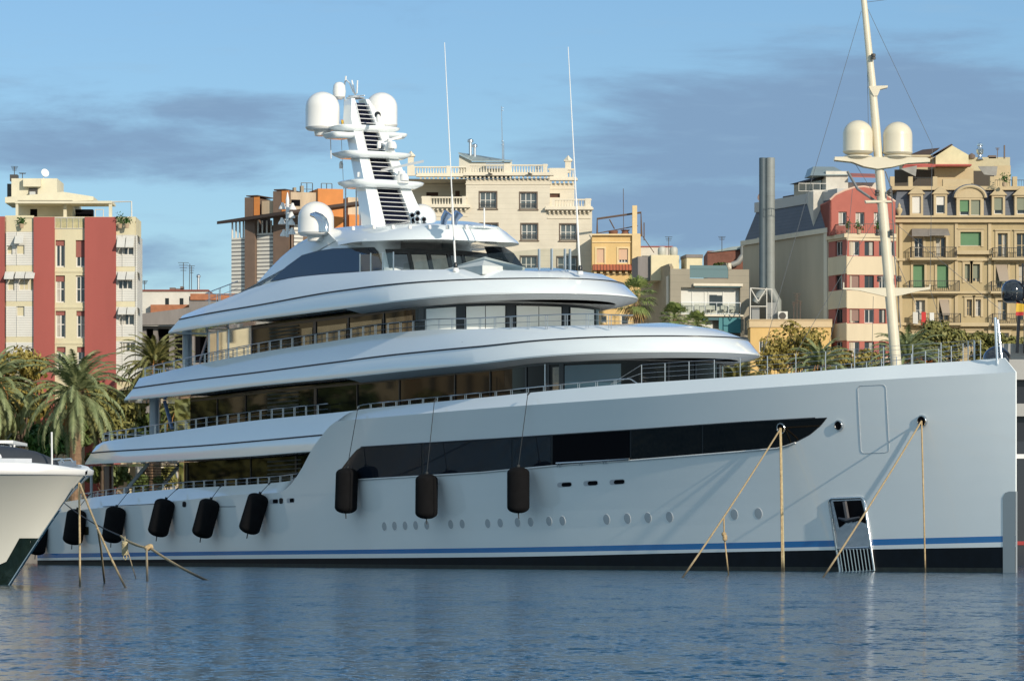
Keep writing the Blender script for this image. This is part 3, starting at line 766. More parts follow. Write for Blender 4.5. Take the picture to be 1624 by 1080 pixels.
# rail over the white bulwark forward of the sweep, ends in a bend
def hbase(u): return S(u, hull_v(u, zt_f(u))-INS-.35, zt_f(u)-.05)
u1, u2 = hull_pt(545, 650)[0], hull_pt(962, 610)[0]
rail('bulwark_rail', hbase, u1, u2, .36, mids=(), sp=1.6)
b = MB(); b.tube([hbase(u2)+Vector((0, 0, .36)), hbase(u2-.7)+Vector((0, 0, .33)), hbase(u2-1.3)+Vector((0, 0, .05))], .035, 6); b.build('rail_end_bend', steel, yacht, smooth=60)
ua, ub = hull_pt(104, 790)[0], hull_pt(449, 768)[0]
def abase(u): return S(u, hull_v(u, zt_f(u))-INS-.45, zt_f(u)-.05)
wr = [S(ua+.4, v, zt_f(ua)) for v in (-6, -4, -2, 0, 2, 4, 5.6)]
rail('aft_deck_rail', abase, ua, ub, .48, wrap=wr)
# foredeck wire rail, both sides
for side in (1, -1):
    b = MB(); wires = []; k = 0
    ust = [hull_pt(x, line_y(topl, x))[0] for x in (989, 1026, 1064, 1104, 1145, 1188, 1233, 1280, 1326, 1372, 1418, 1463, 1507, 1549)]
    hh = 1.0
    bs = [S(u+1.0*(u < 3), max(.2, hull_v(u, zt_f(u))-INS-.5)*side, zt_f(u)-.3) for u in ust]
    for q in bs: b.tube([q, q+Vector((0, 0, hh+.3))], .028, 5)
    for fz in (.3, .55, .8, 1.0):
        b.tube([q+Vector((0, 0, .3+hh*fz)) for q in bs], .008, 4)
    q0 = S(ust[0]+3.5, hull_v(ust[0], 8)*side-.9*side, zt_f(ust[0])+.1)
    for fz in (.55, 1.): b.tube([q0, bs[0]+Vector((0, 0, .3+hh*fz))], .012, 4)
    b.build('foredeck_rail', steel, yacht, smooth=60)
# jackstaff at the stem
b = MB(); q = S(1.2, 0, 9.9); b.tube([S(1.3, .12, 9.8), S(1.5, .12, 9.8+2.5)], .07, 8); b.tube([S(1.3, -.18, 9.8), S(1.7, -.18, 9.8+2.4)], .07, 8)
b.build('jackstaff', chrome, yacht, smooth=60)
# seats / fittings: small vent on middle blade
u = p2.at_px(735, .6); b = MB()
c0 = [S(p2.at_px(x, .7), p2.w(p2.at_px(x, .7), .7)+.12, zof(y, p2.at_px(x, .7), 7)) for x, y in [(709, 549.5), (743, 545.5), (737, 542), (716, 544.5)]]
b.prism(c0, Vector((NX*-.25, NY*-.25, 0))); b.build('deck_vent', frame_m, yacht)
b = MB(); a = p2.at_px(640, 1.6)
b.obox(S(a, 5.3, st2[4][0](a)), Vector((DX*-3.2, DY*-3.2, 0)), Vector((-NX*.8, -NY*.8, 0)), Vector((0, 0, .62))); b.build('deck_locker', gel2, yacht)
# ---------------- top house
p4 = Plan(824, 8., 4.9, 2.3, aft=None)
V4b = [(536, 389), (560, 384.5), (600, 382), (700, 380), (762, 382.5), (800, 384.5)]
V4t = [(520, 366), (560, 361.5), (640, 358), (720, 359), (765, 362), (790, 367)]
vis, st4 = blade('wheelhouse_roof', p4, [(1.0, V4b, None, -.05), (.02, V4b, None, 0), (.1, V4b, None, .15), (.9, V4t, 802, -.12), (2.2, V4t, 790, .1)], gel, crown=.35)
def poly_on(v, pts): return [(solve(x, v), zof(y, solve(x, v), v)) for x, y in pts]
def off_poly(q, d):
    n = len(q); cx = sum(a for a, _ in q)/n; out = []
    ar = sum(q[i][0]*q[(i+1) % n][1]-q[(i+1) % n][0]*q[i][1] for i in range(n)); sg = 1 if ar > 0 else -1
    for i in range(n):
        a, b_, c = q[i-1], q[i], q[(i+1) % n]
        e1 = Vector((b_[0]-a[0], b_[1]-a[1])).normalized(); e2 = Vector((c[0]-b_[0], c[1]-b_[1])).normalized()
        nn = (Vector((-e1.y, e1.x))+Vector((-e2.y, e2.x)))*sg
        nn = nn.normalized() if nn.length > 1e-5 else Vector((-e1.y, e1.x))*sg
        out.append((b_[0]+nn.x*d, b_[1]+nn.y*d))
    return out
WINGo = [(366, 470), (384, 459), (400, 444), (415, 422), (431, 402), (444, 389), (458, 379), (470, 373), (484, 368), (507, 363), (535, 360), (575, 360), (588, 375), (590, 386), (592, 396), (605, 413), (622, 434), (570, 434), (504, 439), (470, 444), (425, 456)]
zl0 = zof(440, 50, 3.8)
def lean(z): return .22*max(0, z-zl0)
for side in (1, -1):
    b = MB(); q = poly_on(3.8, WINGo); rows = []
    for v, d in ((2.4, 0), (3.25, 0), (3.55, .08), (3.74, .22), (3.82, .42)): rows.append([S(u, (v-lean(z))*side, z) for u, z in off_poly(q, d)])
    b.rows(rows, closed=True); b.poly(rows[-1]); b.poly(rows[0][::-1]); o = b.build('house_wing', gel, yacht, smooth=35, recalc=True)
    gw = [(424, 446), (446, 424), (467.6, 406), (490, 399.5), (516, 395.5), (582, 393.5), (589, 400), (604.5, 427), (570, 429.5), (504, 434.5), (460, 440)]
    q2 = poly_on(3.8, gw); b = MB(); b.prism([S(u, (3.83-lean(z))*side, z) for u, z in off_poly(q2, -.07)], S(0, side*.02, 0)-S(0, 0, 0)); b.build('window_frame', frame_m, o)
    b = MB(); b.prism([S(u, (3.85-lean(z))*side, z) for u, z in q2], S(0, side*.02, 0)-S(0, 0, 0)); b.build('wing_window', mat('sky_blue_black_glass', (.008, .016, .035), .03, spec=.5), o)
# body between the wings
b = MB(); q = poly_on(2.6, [(415, 470), (430, 440), (448, 410), (472, 386), (496, 374), (560, 366), (600, 366), (600, 390), (590, 440), (500, 446)])
b.prism([S(u, -2.6, z) for u, z in q], S(0, 5.2, 0)-S(0, 0, 0)); b.build('house_body', gel2, yacht, smooth=30, recalc=True)
# wheelhouse front: gently bowed glazing between the two house sides
zb4 = zof(432, 45, 3.); ztop4 = zof(379, 48, 3.)
uq = solve(612, 3.5)
def fr4(k, f_): v = 3.55*(1-2*k); return S(uq-1.3*(1-(v/3.55)**2)-.9*(1-f_), v, zb4+(ztop4-zb4)*f_)
def pane4(k0, k1, f0, f1, m, name, par, off=0.):
    b = MB(); o = Vector((-DX, -DY, 0))*off; b.rows([[fr4(k0+(k1-k0)*i/6, f)+o for i in range(7)] for f in (f0, f1)]); return b.build(name, m, par, smooth=40)
wh = pane4(0, 1, 0, 1, dglass2, 'wheelhouse_glass', yacht)
def k4(px):
    lo, hi = 0., 1.
    for _ in range(30):
        m_ = (lo+hi)/2; q_ = fr4(m_, .5)
        if CX+FPX*q_.x/q_.y > px: hi = m_
        else: lo = m_
    return (lo+hi)/2
pale = mat('pale_wheelhouse_panel', (.30, .30, .27), .12, coat=1., var=.4, vscale=.9); bluep2 = mat('blue_grey_panel', (.10, .13, .16), .1, coat=1., var=.4, vscale=.9)
for x0, x1, mm in [(625, 649, bluep2), (656, 679, pale), (687, 711, pale), (718, 734, bluep2), (741, 768, pale)]: pane4(k4(x0), k4(x1), .06, .84, mm, 'interior_panel', wh, .02)
for x in (621, 652, 683, 714.5, 737.5): k = k4(x); pane4(k-.012, k+.012, 0, 1, frame_m, 'mullion', wh, .05)
pane4(0, 1, .86, 1, frame_m, 'window_header', wh, .04)
pane4(k4(640), k4(652), .08, .38, mat('tan_leather', (.42, .17, .05), .5), 'orange_seat', wh, .03); pane4(k4(688), k4(703), .1, .3, mat('tan_leather', (.42, .17, .05), .5), 'orange_seat', wh, .03)
# dark raked screen beyond the far house side
b = MB(); v = -3.3; q = [(solve(x, v), y) for x, y in ((786, 392), (800, 392), (815, 402), (834, 428), (800, 428))]
b.prism([S(u, v, zof(y, u, v)) for u, y in q], S(0, .8, 0)-S(0, 0, 0)); b.build('raked_screen', dglass2, yacht)
# glass wind screens on the sun deck with steel posts
b = MB(); g = MB(); scr = [(562, 426, 402), (571, 428, 403), (590, 430, 402), (608, 431, 401), (624, 432, 399)]
pts = []
for x, y0, y1 in [(571, 430, 405), (588, 430, 402), (607, 431, 400), (624, 431, 398)]:
    u, v = p3.at2(x, 1.5); z0 = st3[4][0](u)-.05; b = MB(); b.tube([S(u, v, z0), S(u, v, z0+1.15)], .05, 6); b.build('screen_post', steel, yacht, smooth=60); pts.append((u, v, z0))
for a, c in zip(pts, pts[1:]): g.quad(S(a[0], a[1], a[2]), S(c[0], c[1], c[2]), S(c[0], c[1], c[2]+1.1), S(a[0], a[1], a[2]+1.1))
g.build('wind_screen', clear, yacht)
b = MB(); g = MB(); pts = []
for x in (640, 670, 700, 730, 760, 790, 820, 857, 877, 898, 906):
    u, v = p3.at2(x, 2.2); z0 = st3[4][0](u)+.05; h = .25+.95*min(1, max(0, (x-600)/260))
    pts.append((u, v, z0, h))
    if x > 825: b = MB(); b.obox(S(u, v, z0), (DX*.16, DY*.16, 0), (NX*.08, NY*.08, 0), (0, 0, h)); b.build('screen_post', steel, yacht)
for a, c in zip(pts, pts[1:]): g.quad(S(a[0], a[1], a[2]), S(c[0], c[1], c[2]), S(c[0], c[1], c[2]+c[3]), S(a[0], a[1], a[2]+a[3]))
g.build('wind_screen', clear, yacht)
# grey-white canvas pyramid cover on the sun deck
ua_ = solve(769, 3.2); ap = S(ua_, 3.2, zof(407, ua_, 3.2)); base = [S(ua_+du, 3.2+dv, ap.z-.68) for du, dv in ((2.3, 1.5), (-2., 1.3), (-2., -1.5), (2.3, -1.5))]
b = MB(); b.add(base+[ap]+[q-Vector((0, 0, .5)) for q in base], [(0, 1, 4), (1, 2, 4), (2, 3, 4), (3, 0, 4), (0, 5, 6, 1), (1, 6, 7, 2), (2, 7, 8, 3), (3, 8, 5, 0)])
cv = b.build('canvas_cover', mat('grey_white_canvas', (.55, .58, .57), .8, var=.1), None, recalc=True)
tag(cv, 'pale canvas cover rising to a low point on the yacht deck ahead of the wheelhouse', 'canvas cover')

# ---------------- mast
um0 = solve(628, 0); zm0 = zof(360, um0, 0); um1 = solve(566, 0); zm1 = zof(158, um1, 0)
def mc(z):
    t = (z-zm0)/(zm1-zm0); return um0+(um1-um0)*t, t
def zm(py): return zof(py, (um0+um1)/2, 0)
mastE = None
b = MB(); lv = MB(); sl = MB()
def mrow(z, va, vb, d0, d1):
    u, t = mc(z); return [S(u+d0, va, z), S(u+d0, vb, z), S(u+d1, vb, z), S(u+d1, va, z)]
NZ = 14
for side in (1, -1):
    rr = []
    for i in range(NZ+1):
        z = zm0-.6+(zm1-zm0+.6)*i/NZ; t = max(0, (z-zm0)/(zm1-zm0)); cap = 1 if t < .85 else 1-.35*((t-.85)/.15)
        wo_ = (2.0-1.05*t**.8)*cap; wi_ = 1.0-.62*t; rr.append(mrow(z, wo_*side, wi_*side, -.55+.1*t, .75-.2*t))
    b.rows(rr, closed=True, flip=(side == 1)); b.poly(rr[-1])
b.cm = 0
mast = b.build('mast', gel, yacht, smooth=20, recalc=True)
rr = []
for i in range(NZ+1):
    z = zm0-.6+(zm1-.25-zm0+.6)*i/NZ; t = max(0, (z-zm0)/(zm1-zm0)); wi_ = 1.02-.62*t; rr.append(mrow(z, wi_, -wi_, -.12, .4))
lv.rows(rr, closed=True, flip=True); lv.poly(rr[-1]); lv.build('mast_louvre_panel', mat('mast_dark_blue', (.008, .012, .035), .25), mast, recalc=True)
for i in range(28):
    z = zm0+.1+(zm1-zm0-.3)*i/28; u, t = mc(z); wi_ = 1.02-.62*t
    sl.obox(S(u-.5, wi_, z), (NX*-2*wi_, NY*-2*wi_, 0), (DX*.3, DY*.3, 0), (0, 0, .03))
for s_ in (1, -1):
    a, c = [], []
    sl.tube([S(mc(z)[0]-.52, (1.05-.62*max(0, (z-zm0)/(zm1-zm0)))*s_, z) for z in (zm0, zm1-.3)], .035, 5)
sl.build('mast_slat', gel2, mast)
def platform(pyc, du, v0, v1, lu, th, name='mast_platform', cu=0.):
    z = zm(pyc); u, t = mc(z); u += du; n = 28; rr = []
    for dz, k in ((-th, .80), (-th*.5, .97), (-th*.15, 1.), (0, .96)):
        r = []
        for i in range(n):
            a = 2*math.pi*i/n; ca, sa = math.cos(a), math.sin(a); e = .42
            r.append(S(u+lu*k*abs(ca)**e*(1 if ca > 0 else -1), (v0+v1)/2+(v1-v0)/2*k*abs(sa)**e*(1 if sa > 0 else -1), z+dz))
        rr.append(r)
    m = MB(); m.rows(rr, closed=True); m.poly(rr[-1]); m.poly(rr[0][::-1]); return m.build(name, gel, mast, smooth=45, recalc=True), u, z
platform(291, -.1, -2.45, 2.75, 1.5, .42); platform(243, -.1, -2.25, 2.6, 1.35, .36); platform(198, .1, -2.2, 2.2, 1.1, .36)
def dome(px, py_top, py_bot, r_px, v, label_name='satellite_dome', parent=None, ped=.35, m=None):
    u = solve(px, v); s_ = FPX/S(u, v, 0).y; r = r_px/s_; z0 = zof(py_bot, u, v); h = (py_bot-py_top)/s_; c = S(u, v, z0)
    prof = [(r*.45, -ped), (r*.5, -.02), (r*.86, 0), (r*.95, .06), (r*.985, .14), (r*1.01, .17), (r*1.01, .22), (r, .24), (r, h-r*.95)]
    for k in range(1, 10): a = R(90*k/9.); prof.append((max(.01, r*math.cos(a)), h-r*.95+r*.95*math.sin(a)))
    m_ = MB(); m_.lathe(prof, c, seg=36); return m_.build(label_name, m or domem, parent or yacht, smooth=35)
domem = mat('white_dome_plastic', (.78, .77, .74), .3, coat=.3, var=.02)
dome(511.5, 146, 207, 27.2, 1.95, parent=mast); dome(605, 147, 203, 25.3, -1.95, parent=mast)
platform(211, .3, 1.0, 2.7, .95, .32); platform(207, .3, -2.7, -1.0, .95, .3)
dome(501, 320, 374, 28.5, 3.3); dome(668, 324, 372, 24., -3.3)
# small items on the mast
def pt_m(px, py, v=0.): u = solve(px, v); return S(u, v, zof(py, u, v))
b = MB(); c = pt_m(538, 158, .6); b.lathe([(.2, 0), (.38, .15), (.42, .5), (.36, .9), (.22, 1.05), (.02, 1.1)], c, seg=16); b.build('small_radome', domem, mast, smooth=40)
b = MB()
b.tube([pt_m(546, 197), pt_m(546.5, 140), pt_m(547, 130), pt_m(550, 128), pt_m(555, 133), pt_m(560, 146), pt_m(563, 150), pt_m(566, 148), pt_m(567, 128)], .05, 6)
b.tube([pt_m(563, 150), pt_m(558, 128)], .05, 6); b.tube([pt_m(548, 128), pt_m(548.5, 121)], .06, 6)
b.lathe([(.55, 0), (.6, .05), (.3, .12), (.1, .2)], pt_m(564, 157), seg=16); b.tube([pt_m(553, 153), pt_m(578, 152)], .04, 5)
b.tube([pt_m(524, 210, 1.9), pt_m(525, 252, 1.9)], .03, 5); b.tube([pt_m(541, 212, .5), pt_m(545, 300, .5)], .018, 4)
b.build('mast_pipework', gel2, mast, smooth=50)
def radar(x0, y0, x1, y1, px, py, v, pr):
    b = MB(); a = pt_m(x0, y0, v+.5); c = pt_m(x1, y1, v-.8); b.prism([a, c, c+Vector((0, 0, .16)), a+Vector((0, 0, .16))], S(.16, 0, 0)-S(0, 0, 0))
    o = b.build('radar_scanner', gel2, mast, recalc=True); b = MB(); b.lathe([(pr, 0), (pr, .35), (pr*.6, .5), (pr*.5, .75)], pt_m(px, py, v), seg=14); b.lathe([(.28, 0), (.3, .2), (.2, .42)], pt_m(px+4, py-4, v), seg=12); b.build('radar_pedestal', domem, o, smooth=45)
radar(600, 229, 637, 219, 618, 240, -.4, .3); radar(604, 273, 672, 258, 637, 291, -.6, .45)
for x, y, v in [(541, 240, 1.5), (601, 208, .5), (548, 287, 1.6), (568, 290, 1.2), (600, 182, .3)]:
    b = MB(); b.lathe([(.12, -.45), (.14, -.2), (.09, -.05), (.06, .0)], pt_m(x, y+ (16 if y in (240, 208) else 0), v), seg=10); b.build('mast_fitting', domem, mast, smooth=40)
b = MB(); c = pt_m(567, 281, 1.6); b.obox(c, (.45, 0, 0), (0, .25, 0), (0, 0, .3)); b.obox(pt_m(566, 291, 1.6)+Vector((.15, 0, 0)), (.15, 0, 0), (0, .15, 0), (0, 0, .4)); b.build('mast_fitting', domem, mast, smooth=40)
b = MB(); c = pt_m(599, 183, .1); b.lathe([(.2, 0), (.2, .25)], c, (0, -1, 0), seg=14); b.build('search_light', frame_m, mast, smooth=40)
# searchlights cluster on the roof and exhaust bends
b = MB()
for x, y in [(653, 342), (662, 338.5), (661, 348), (671.5, 348.5), (655, 349.5)]:
    c = pt_m(x, y, .5); b.lathe([(.1, .3), (.17, .1), (.19, -.05), (.14, -.1)], c, (-.3, .95, 0), seg=16); b.tube([c+Vector((0, .1, 0)), c+Vector((0, .2, -.5))], .05, 5)
b.build('searchlight_cluster', chrome, yacht, smooth=45)
b = MB()
for x, y, v in [(653, 342, 0), (662, 338.5, 0), (661, 348, 0), (671.5, 348.5, 0), (655, 349.5, 0)]:
    b = MB(); b.lathe([(.13, -.11), (.13, -.105)], pt_m(x, y, .5), (-.3, .95, 0), seg=14); b.build('lamp_lens', deepb, yacht)
for k in range(3):
    b = MB(); dx = k*3.6; pts = [pt_m(510+dx*.9, 368, 4.6), pt_m(509.5+dx, 356, 4.6), pt_m(507+dx, 349, 4.6), pt_m(502+dx, 343.5, 4.6), pt_m(494+dx*.9, 341-dx*.3, 4.6)]
    b.tube(pts, [.19, .19, .19, .17, .12], 12); b.build('exhaust_bend', chrome, yacht, smooth=60)
b = MB()
for px, v in ((703, 2.5), (720, 2.5)):
    b = MB(); c = pt_m(px, 357, v); b.tube([c, c+Vector((.05, 0, .35)), c+Vector((.3, -.1, .7))], [.16, .22, .3], 12)
    b.build('ventilation_cowl', mat('blue_steel_cowl', (.30, .38, .52), .2, metal=.8), yacht, smooth=50)
b = MB()
for x in (560, 593, 623, 650, 681, 710, 740): b.lathe([(.12, -.05), (.12, .1), (.07, .18)], pt_m(x, 364-2.*(x > 590), 5.0), seg=10)
b.build('roof_light', domem, yacht, smooth=45)
b = MB()
for x, y0, y1 in [(548, 360, 297), (565, 360, 300), (571, 360, 328), (768, 362, 330)]:
    b = MB(); b.tube([pt_m(x, y0, 1.), pt_m(x, y1, 1.)], .05, 6); b.build('aerial', gel2, yacht, smooth=50)
# aft signal mast with bell lamps and handrail above the swoop
b = MB(); b.tube([pt_m(456, 376, 4), pt_m(456, 318, 4)], .11, 8); b.lathe([(.12, 0), (.03, .5)], pt_m(456, 318, 4), seg=8); o = b.build('signal_post', gel2, yacht, smooth=50)
b = MB()
for x, y in [(448, 332), (464, 333), (447, 356), (462, 357), (450, 375), (463, 372), (462, 346)]:
    b = MB(); c = pt_m(x, y, 4); b.lathe([(.24, 0), (.22, .12), (.1, .3), (.07, .42)], c, seg=14); b.tube([c+Vector((0, 0, .3)), Vector((pt_m(456, y, 4).x, c.y, c.z+.3))], .03, 4)
    b.build('signal_lamp', domem, o, smooth=45)
# tall whip aerials
for (x0, y0, x1, y1, v) in [(722.5, 428, 705, 68, 4.9), (920, 433, 901, 75, 3.5)]:
    u, v = p3.at2(x0, 1.5); z0 = zof(y0, u, v); base = S(u, v, z0); D = base.y; top_ = P(x1, y1, D+.5)
    m_ = MB(); m_.lathe([(.18, -.1), (.18, .08), (.1, .12)], base, seg=12); m_.tube([base, base+(top_-base)*.01*3], .09, 8); o = m_.build('whip_base', gel2, yacht, smooth=50)
    m_ = MB(); m_.tube([base+(top_-base)*.03, base+(top_-base)*.33], .06, 6); m_.tube([base+(top_-base)*.33, top_], [.042, .022], 6); m_.build('whip_aerial', gel2, yacht, smooth=50)
    m_ = MB(); m_.lathe([(.12, .12), (.13, .3), (.08, .42)], base+Vector((0, 0, 0)), seg=10); m_.build('whip_spring', frame_m, yacht, smooth=50)
# small ensign near the mast
b = MB(); c = pt_m(541, 190, -.5); g_ = []
for i in range(5): g_.append([c+Vector((.12*i, .05*math.sin(i), -.02*i)), c+Vector((.12*i, .05*math.sin(i), -.95+.05*i))])
b.rows(g_); fm = wavemat('red_yellow_flag', (.45, .03, .03), (.6, .38, .03), .9, axis='Z', duty=.5); tag(b.build('flag', fm, None), 'small red and yellow flag hanging limp behind the yacht mast between the domes', 'flag')

# ---------------- fenders and their lines
rub = mat('black_fender_cover', (.006, .006, .007), .9, spec=.15, var=.3, vscale=3., bump=.15, bscale=12)
line_m = mat('dark_fender_line', (.03, .035, .04), .8)
fl = [('topmost black fender under the dark window band, nearest the bow', 822, 777, 35.5, 73, 0, (838, 626)), ('black fender hanging upright beneath the window band, between two others', 676.5, 787, 35.5, 71, .5, (690, 636)), ('upright black fender at the pointed aft end of the dark window band', 549.5, 778, 35.5, 72, 2., (568, 650)),
      ('black fender tilted beside the two small freeing ports under the sweep', 402.5, 814.5, 34, 66, 17, (427, 768)), ('tilted black fender second from the foot of the white sweep', 326.5, 822, 33, 63, 15, (350, 772)), ('middle tilted black fender of the low aft row', 256, 821, 33, 61, 14, (281, 776)),
      ('tilted black fender in front of the bundled rope coil', 180.5, 832, 32, 58, 9, (203, 782)), ('black fender behind the tan ropes of the smaller boat', 118.5, 835.5, 32, 57, 9, (141, 786)), ('partly hidden black fender behind the bow of the smaller boat', 60, 853, 30, 54, 9, (82, 800))]
for (lab, x, y, wp, hp, tilt, at_) in fl:
    u, z = hull_pt(x, y); s_ = FPX/S(u, 8, 0).y; r = wp/s_/2; h = hp/s_; v = hull_v(u, max(z+h/2, z))+r+.02
    u = solve(x, v); z = zof(y, u, v); c = S(u, v, z); ax = Vector((math.sin(R(tilt)), 0, math.cos(R(tilt))))
    fd = thing('fender', lab, 'fender', c-Vector((0, 0, h/2)), 'fenders hung along the yacht side')
    prof = []
    for k in range(0, 7): a = R(90*k/6); prof.append((max(.02, r*(1-(1-math.sin(a))*.9)), -h/2+r*.55*(1-math.cos(a))))
    prof += [(r, -h/6), (r, h/6)]; prof += [(a_, -b_) for a_, b_ in prof[6::-1]]
    m_ = MB(); m_.lathe(prof, c, ax, seg=28); m_.build('fender_body', rub, fd, smooth=50)
    m_ = MB(); top_ = c+ax*(h/2); ha = HP(at_[0], at_[1], .05); m_.tube([top_, top_+(ha-top_)*.5, ha], .022, 5); m2_ = MB(); m2_.tube([c-ax*(h/2-.02), c-ax*(h/2+.3)+Vector((.03, 0, 0))], .035, 5); m2_.build('fender_tail', line_m, fd)
    m_.lathe([(.09, -.08), (.09, .1)], top_+ax*.02, ax, seg=8)
    m_.tube([ha, ha+Vector((.1, .3, .12))], .05, 5); m_.build('fender_line', line_m, fd, smooth=60)
# ---------------- mooring ropes of the yacht
def ropemat(name, c1, c2):
    m = mat(name, c1, .85, var=.3, vscale=6., col2=c2, bump=.6, bscale=14); nt = m.node_tree; p = nt.nodes['Principled BSDF']; src = p.inputs['Base Color'].links[0].from_socket
    g_ = nt.nodes.new('ShaderNodeNewGeometry'); s_ = nt.nodes.new('ShaderNodeSeparateXYZ'); nt.links.new(g_.outputs['Position'], s_.inputs[0])
    r_ = nt.nodes.new('ShaderNodeMapRange'); nt.links.new(s_.outputs[2], r_.inputs[0]); r_.inputs[1].default_value = .15; r_.inputs[2].default_value = .7
    x_ = nt.nodes.new('ShaderNodeMix'); x_.data_type = 'RGBA'; nt.links.new(r_.outputs[0], x_.inputs[0]); x_.inputs[6].default_value = (.06, .05, .03, 1); nt.links.new(src, x_.inputs[7]); nt.links.new(x_.outputs[2], p.inputs['Base Color']); return m   # soaked and weedy near the water
tan = ropemat('tan_rope', (.50, .37, .20), (.30, .21, .11)); tan2 = ropemat('pale_rope', (.50, .43, .26), (.3, .26, .16))
def rope(name, pts, r, m, label, sag=.0, group=None, n=14):
    b = MB(); out = []
    for a, c in zip(pts, pts[1:]):
        for i in range(n): t = i/n; out.append(a+(c-a)*t-Vector((0, 0, sag*4*t*(1-t))))
    out.append(pts[-1]); b.tube(out, r, 7); return tag(b.build(name, m, None, smooth=60), label, 'rope', group)
def wat(px, D, z=-.3): return Vector(((px-CX)/FPX*D, D, z))
rope('mooring_rope', [HA, wat(1079, 158, -.12)], .042, tan, 'tan mooring rope slanting from the hole in the dark window to the water', .10)
W_ = wat(1079, 158, -.12); tk = min([i/200 for i in range(200)], key=lambda t: abs(CX+FPX*(HA+(W_-HA)*t).x/(HA+(W_-HA)*t).y-1147.5)); JN = HA+(W_-HA)*tk-Vector((0, 0, .4*tk*(1-tk)))
rope('mooring_rope', [JN, P(1148.5, 848, JN.y), P(1152, 880, JN.y), P(1157, 914, JN.y)-Vector((0, 0, .3))], .034, tan, 'short knotted tail hanging from the slanting rope below the small portholes', .0)
b = MB(); kn = P(1148, 847, JN.y-.05)
for i in range(3): b.lathe([(.02, -.12), (.1, -.05), (.11, .05), (.02, .12)], kn+Vector((random.uniform(-.05, .05), 0, -.1*i)), seg=8)
tag(b.build('rope_knot', tan, None, smooth=60), 'knot where the short tail joins the slanting tan rope', 'knot')
rope('mooring_rope', [HA+Vector((0, -.1, 0)), P(1243.5, 910, HA.y-1.5)-Vector((0, 0, .4))], .05, tan2, 'pale doubled rope hanging straight down from the hole in the dark window')
rope('mooring_rope', [HA+Vector((-.05, -.1, 0)), P(1237.5, 700, HA.y-.6), P(1240.5, 910, HA.y-1.4)-Vector((0, 0, .4))], .045, tan, 'tan rope hanging straight down beside the pale doubled one')
rope('mooring_rope', [HC, wat(1302, 158, -.12)], .042, tan, 'long tan rope slanting in front of the steel anchor pocket', .10)
rope('mooring_rope', [HC+Vector((0, -.1, 0)), P(1465, 800, HC.y-1.), P(1468, 912, HC.y-1.2)-Vector((0, 0, .4))], .042, tan, 'tan rope hanging straight down from the round hole nearest the bow')
# ------------------------------------------------------------ city: buildings are set out on facade planes at their own distance
class Fac:
    """vertical wall plane from (px0, D0) to (px1, D1); local a = metres along, z = height, o = metres out towards the viewer"""
    def __init__(s, px0, D0, px1, D1=None, zb=QZ):
        D1 = D0 if D1 is None else D1
        s.p0 = Vector(((px0-CX)/FPX*D0, D0, 0)); s.p1 = Vector(((px1-CX)/FPX*D1, D1, 0)); s.d = (s.p1-s.p0); s.len = s.d.length; s.d.normalize()
        s.n = Vector((s.d.y, -s.d.x, 0)); s.zb = zb
    def a(s, px):
        k = (px-CX)/FPX; return (k*s.p0.y-s.p0.x)/(s.d.x-k*s.d.y)
    def z(s, py, px=None, a=None):
        if a is None: a = s.a(px) if px is not None else s.len/2
        return EYE+(YH-py)*(s.p0.y+s.d.y*a)/FPX
    def q(s, a, z, o=0.): return s.p0+s.d*a+s.n*o+Vector((0, 0, z))
    def rc(s, x0, y0, x1, y1):
        m = (x0+x1)/2; return (s.a(x0), s.z(y1, m), s.a(x1), s.z(y0, m))
    def sub(s, o):
        f = Fac.__new__(Fac); f.p0 = s.p0+s.n*o; f.p1 = s.p1+s.n*o; f.d = s.d; f.n = s.n; f.len = s.len; f.zb = s.zb; return f
    def box(s, b, r, o0, o1):
        """r = (a0,z0,a1,z1)"""
        b.obox(s.q(r[0], r[1], o0), s.d*(r[2]-r[0]), s.n*(o1-o0), Vector((0, 0, r[3]-r[1])))
def wallmesh(b, f, r, holes, depth=.22, o=0.):
    """wall rectangle r with real recessed openings; reveals are part of the wall"""
    A0, Z0, A1, Z1 = r; hs = []
    for h in holes:
        h = (max(h[0], A0), max(h[1], Z0), min(h[2], A1), min(h[3], Z1))
        if h[2]-h[0] > .02 and h[3]-h[1] > .02: hs.append(h)
    xs = sorted(set([A0, A1]+[round(h[0], 4) for h in hs]+[round(h[2], 4) for h in hs])); zs = sorted(set([Z0, Z1]+[round(h[1], 4) for h in hs]+[round(h[3], 4) for h in hs]))
    for i in range(len(xs)-1):
        for j in range(len(zs)-1):
            cx, cz = (xs[i]+xs[i+1])/2, (zs[j]+zs[j+1])/2
            if any(h[0] < cx < h[2] and h[1] < cz < h[3] for h in hs): continue
            b.quad(f.q(xs[i], zs[j], o), f.q(xs[i+1], zs[j], o), f.q(xs[i+1], zs[j+1], o), f.q(xs[i], zs[j+1], o))
    for (a0, z0, a1, z1) in hs:
        q = lambda a, z, k: f.q(a, z, o-depth*k)
        b.quad(q(a0, z0, 0), q(a0, z0, 1), q(a0, z1, 1), q(a0, z1, 0)); b.quad(q(a1, z0, 1), q(a1, z0, 0), q(a1, z1, 0), q(a1, z1, 1))
        b.quad(q(a0, z1, 0), q(a0, z1, 1), q(a1, z1, 1), q(a1, z1, 0)); b.quad(q(a0, z0, 1), q(a0, z0, 0), q(a1, z0, 0), q(a1, z0, 1))
winglass = mat('window_glass', (.03, .04, .045), .05, spec=.7, var=.5, vscale=.35)
wframe = mat('white_window_frame', (.62, .60, .55), .5); dframe = mat('dark_window_frame', (.06, .055, .05), .5)
curtain = mat('pale_curtain', (.42, .40, .35), .7, var=.2, vscale=2.)
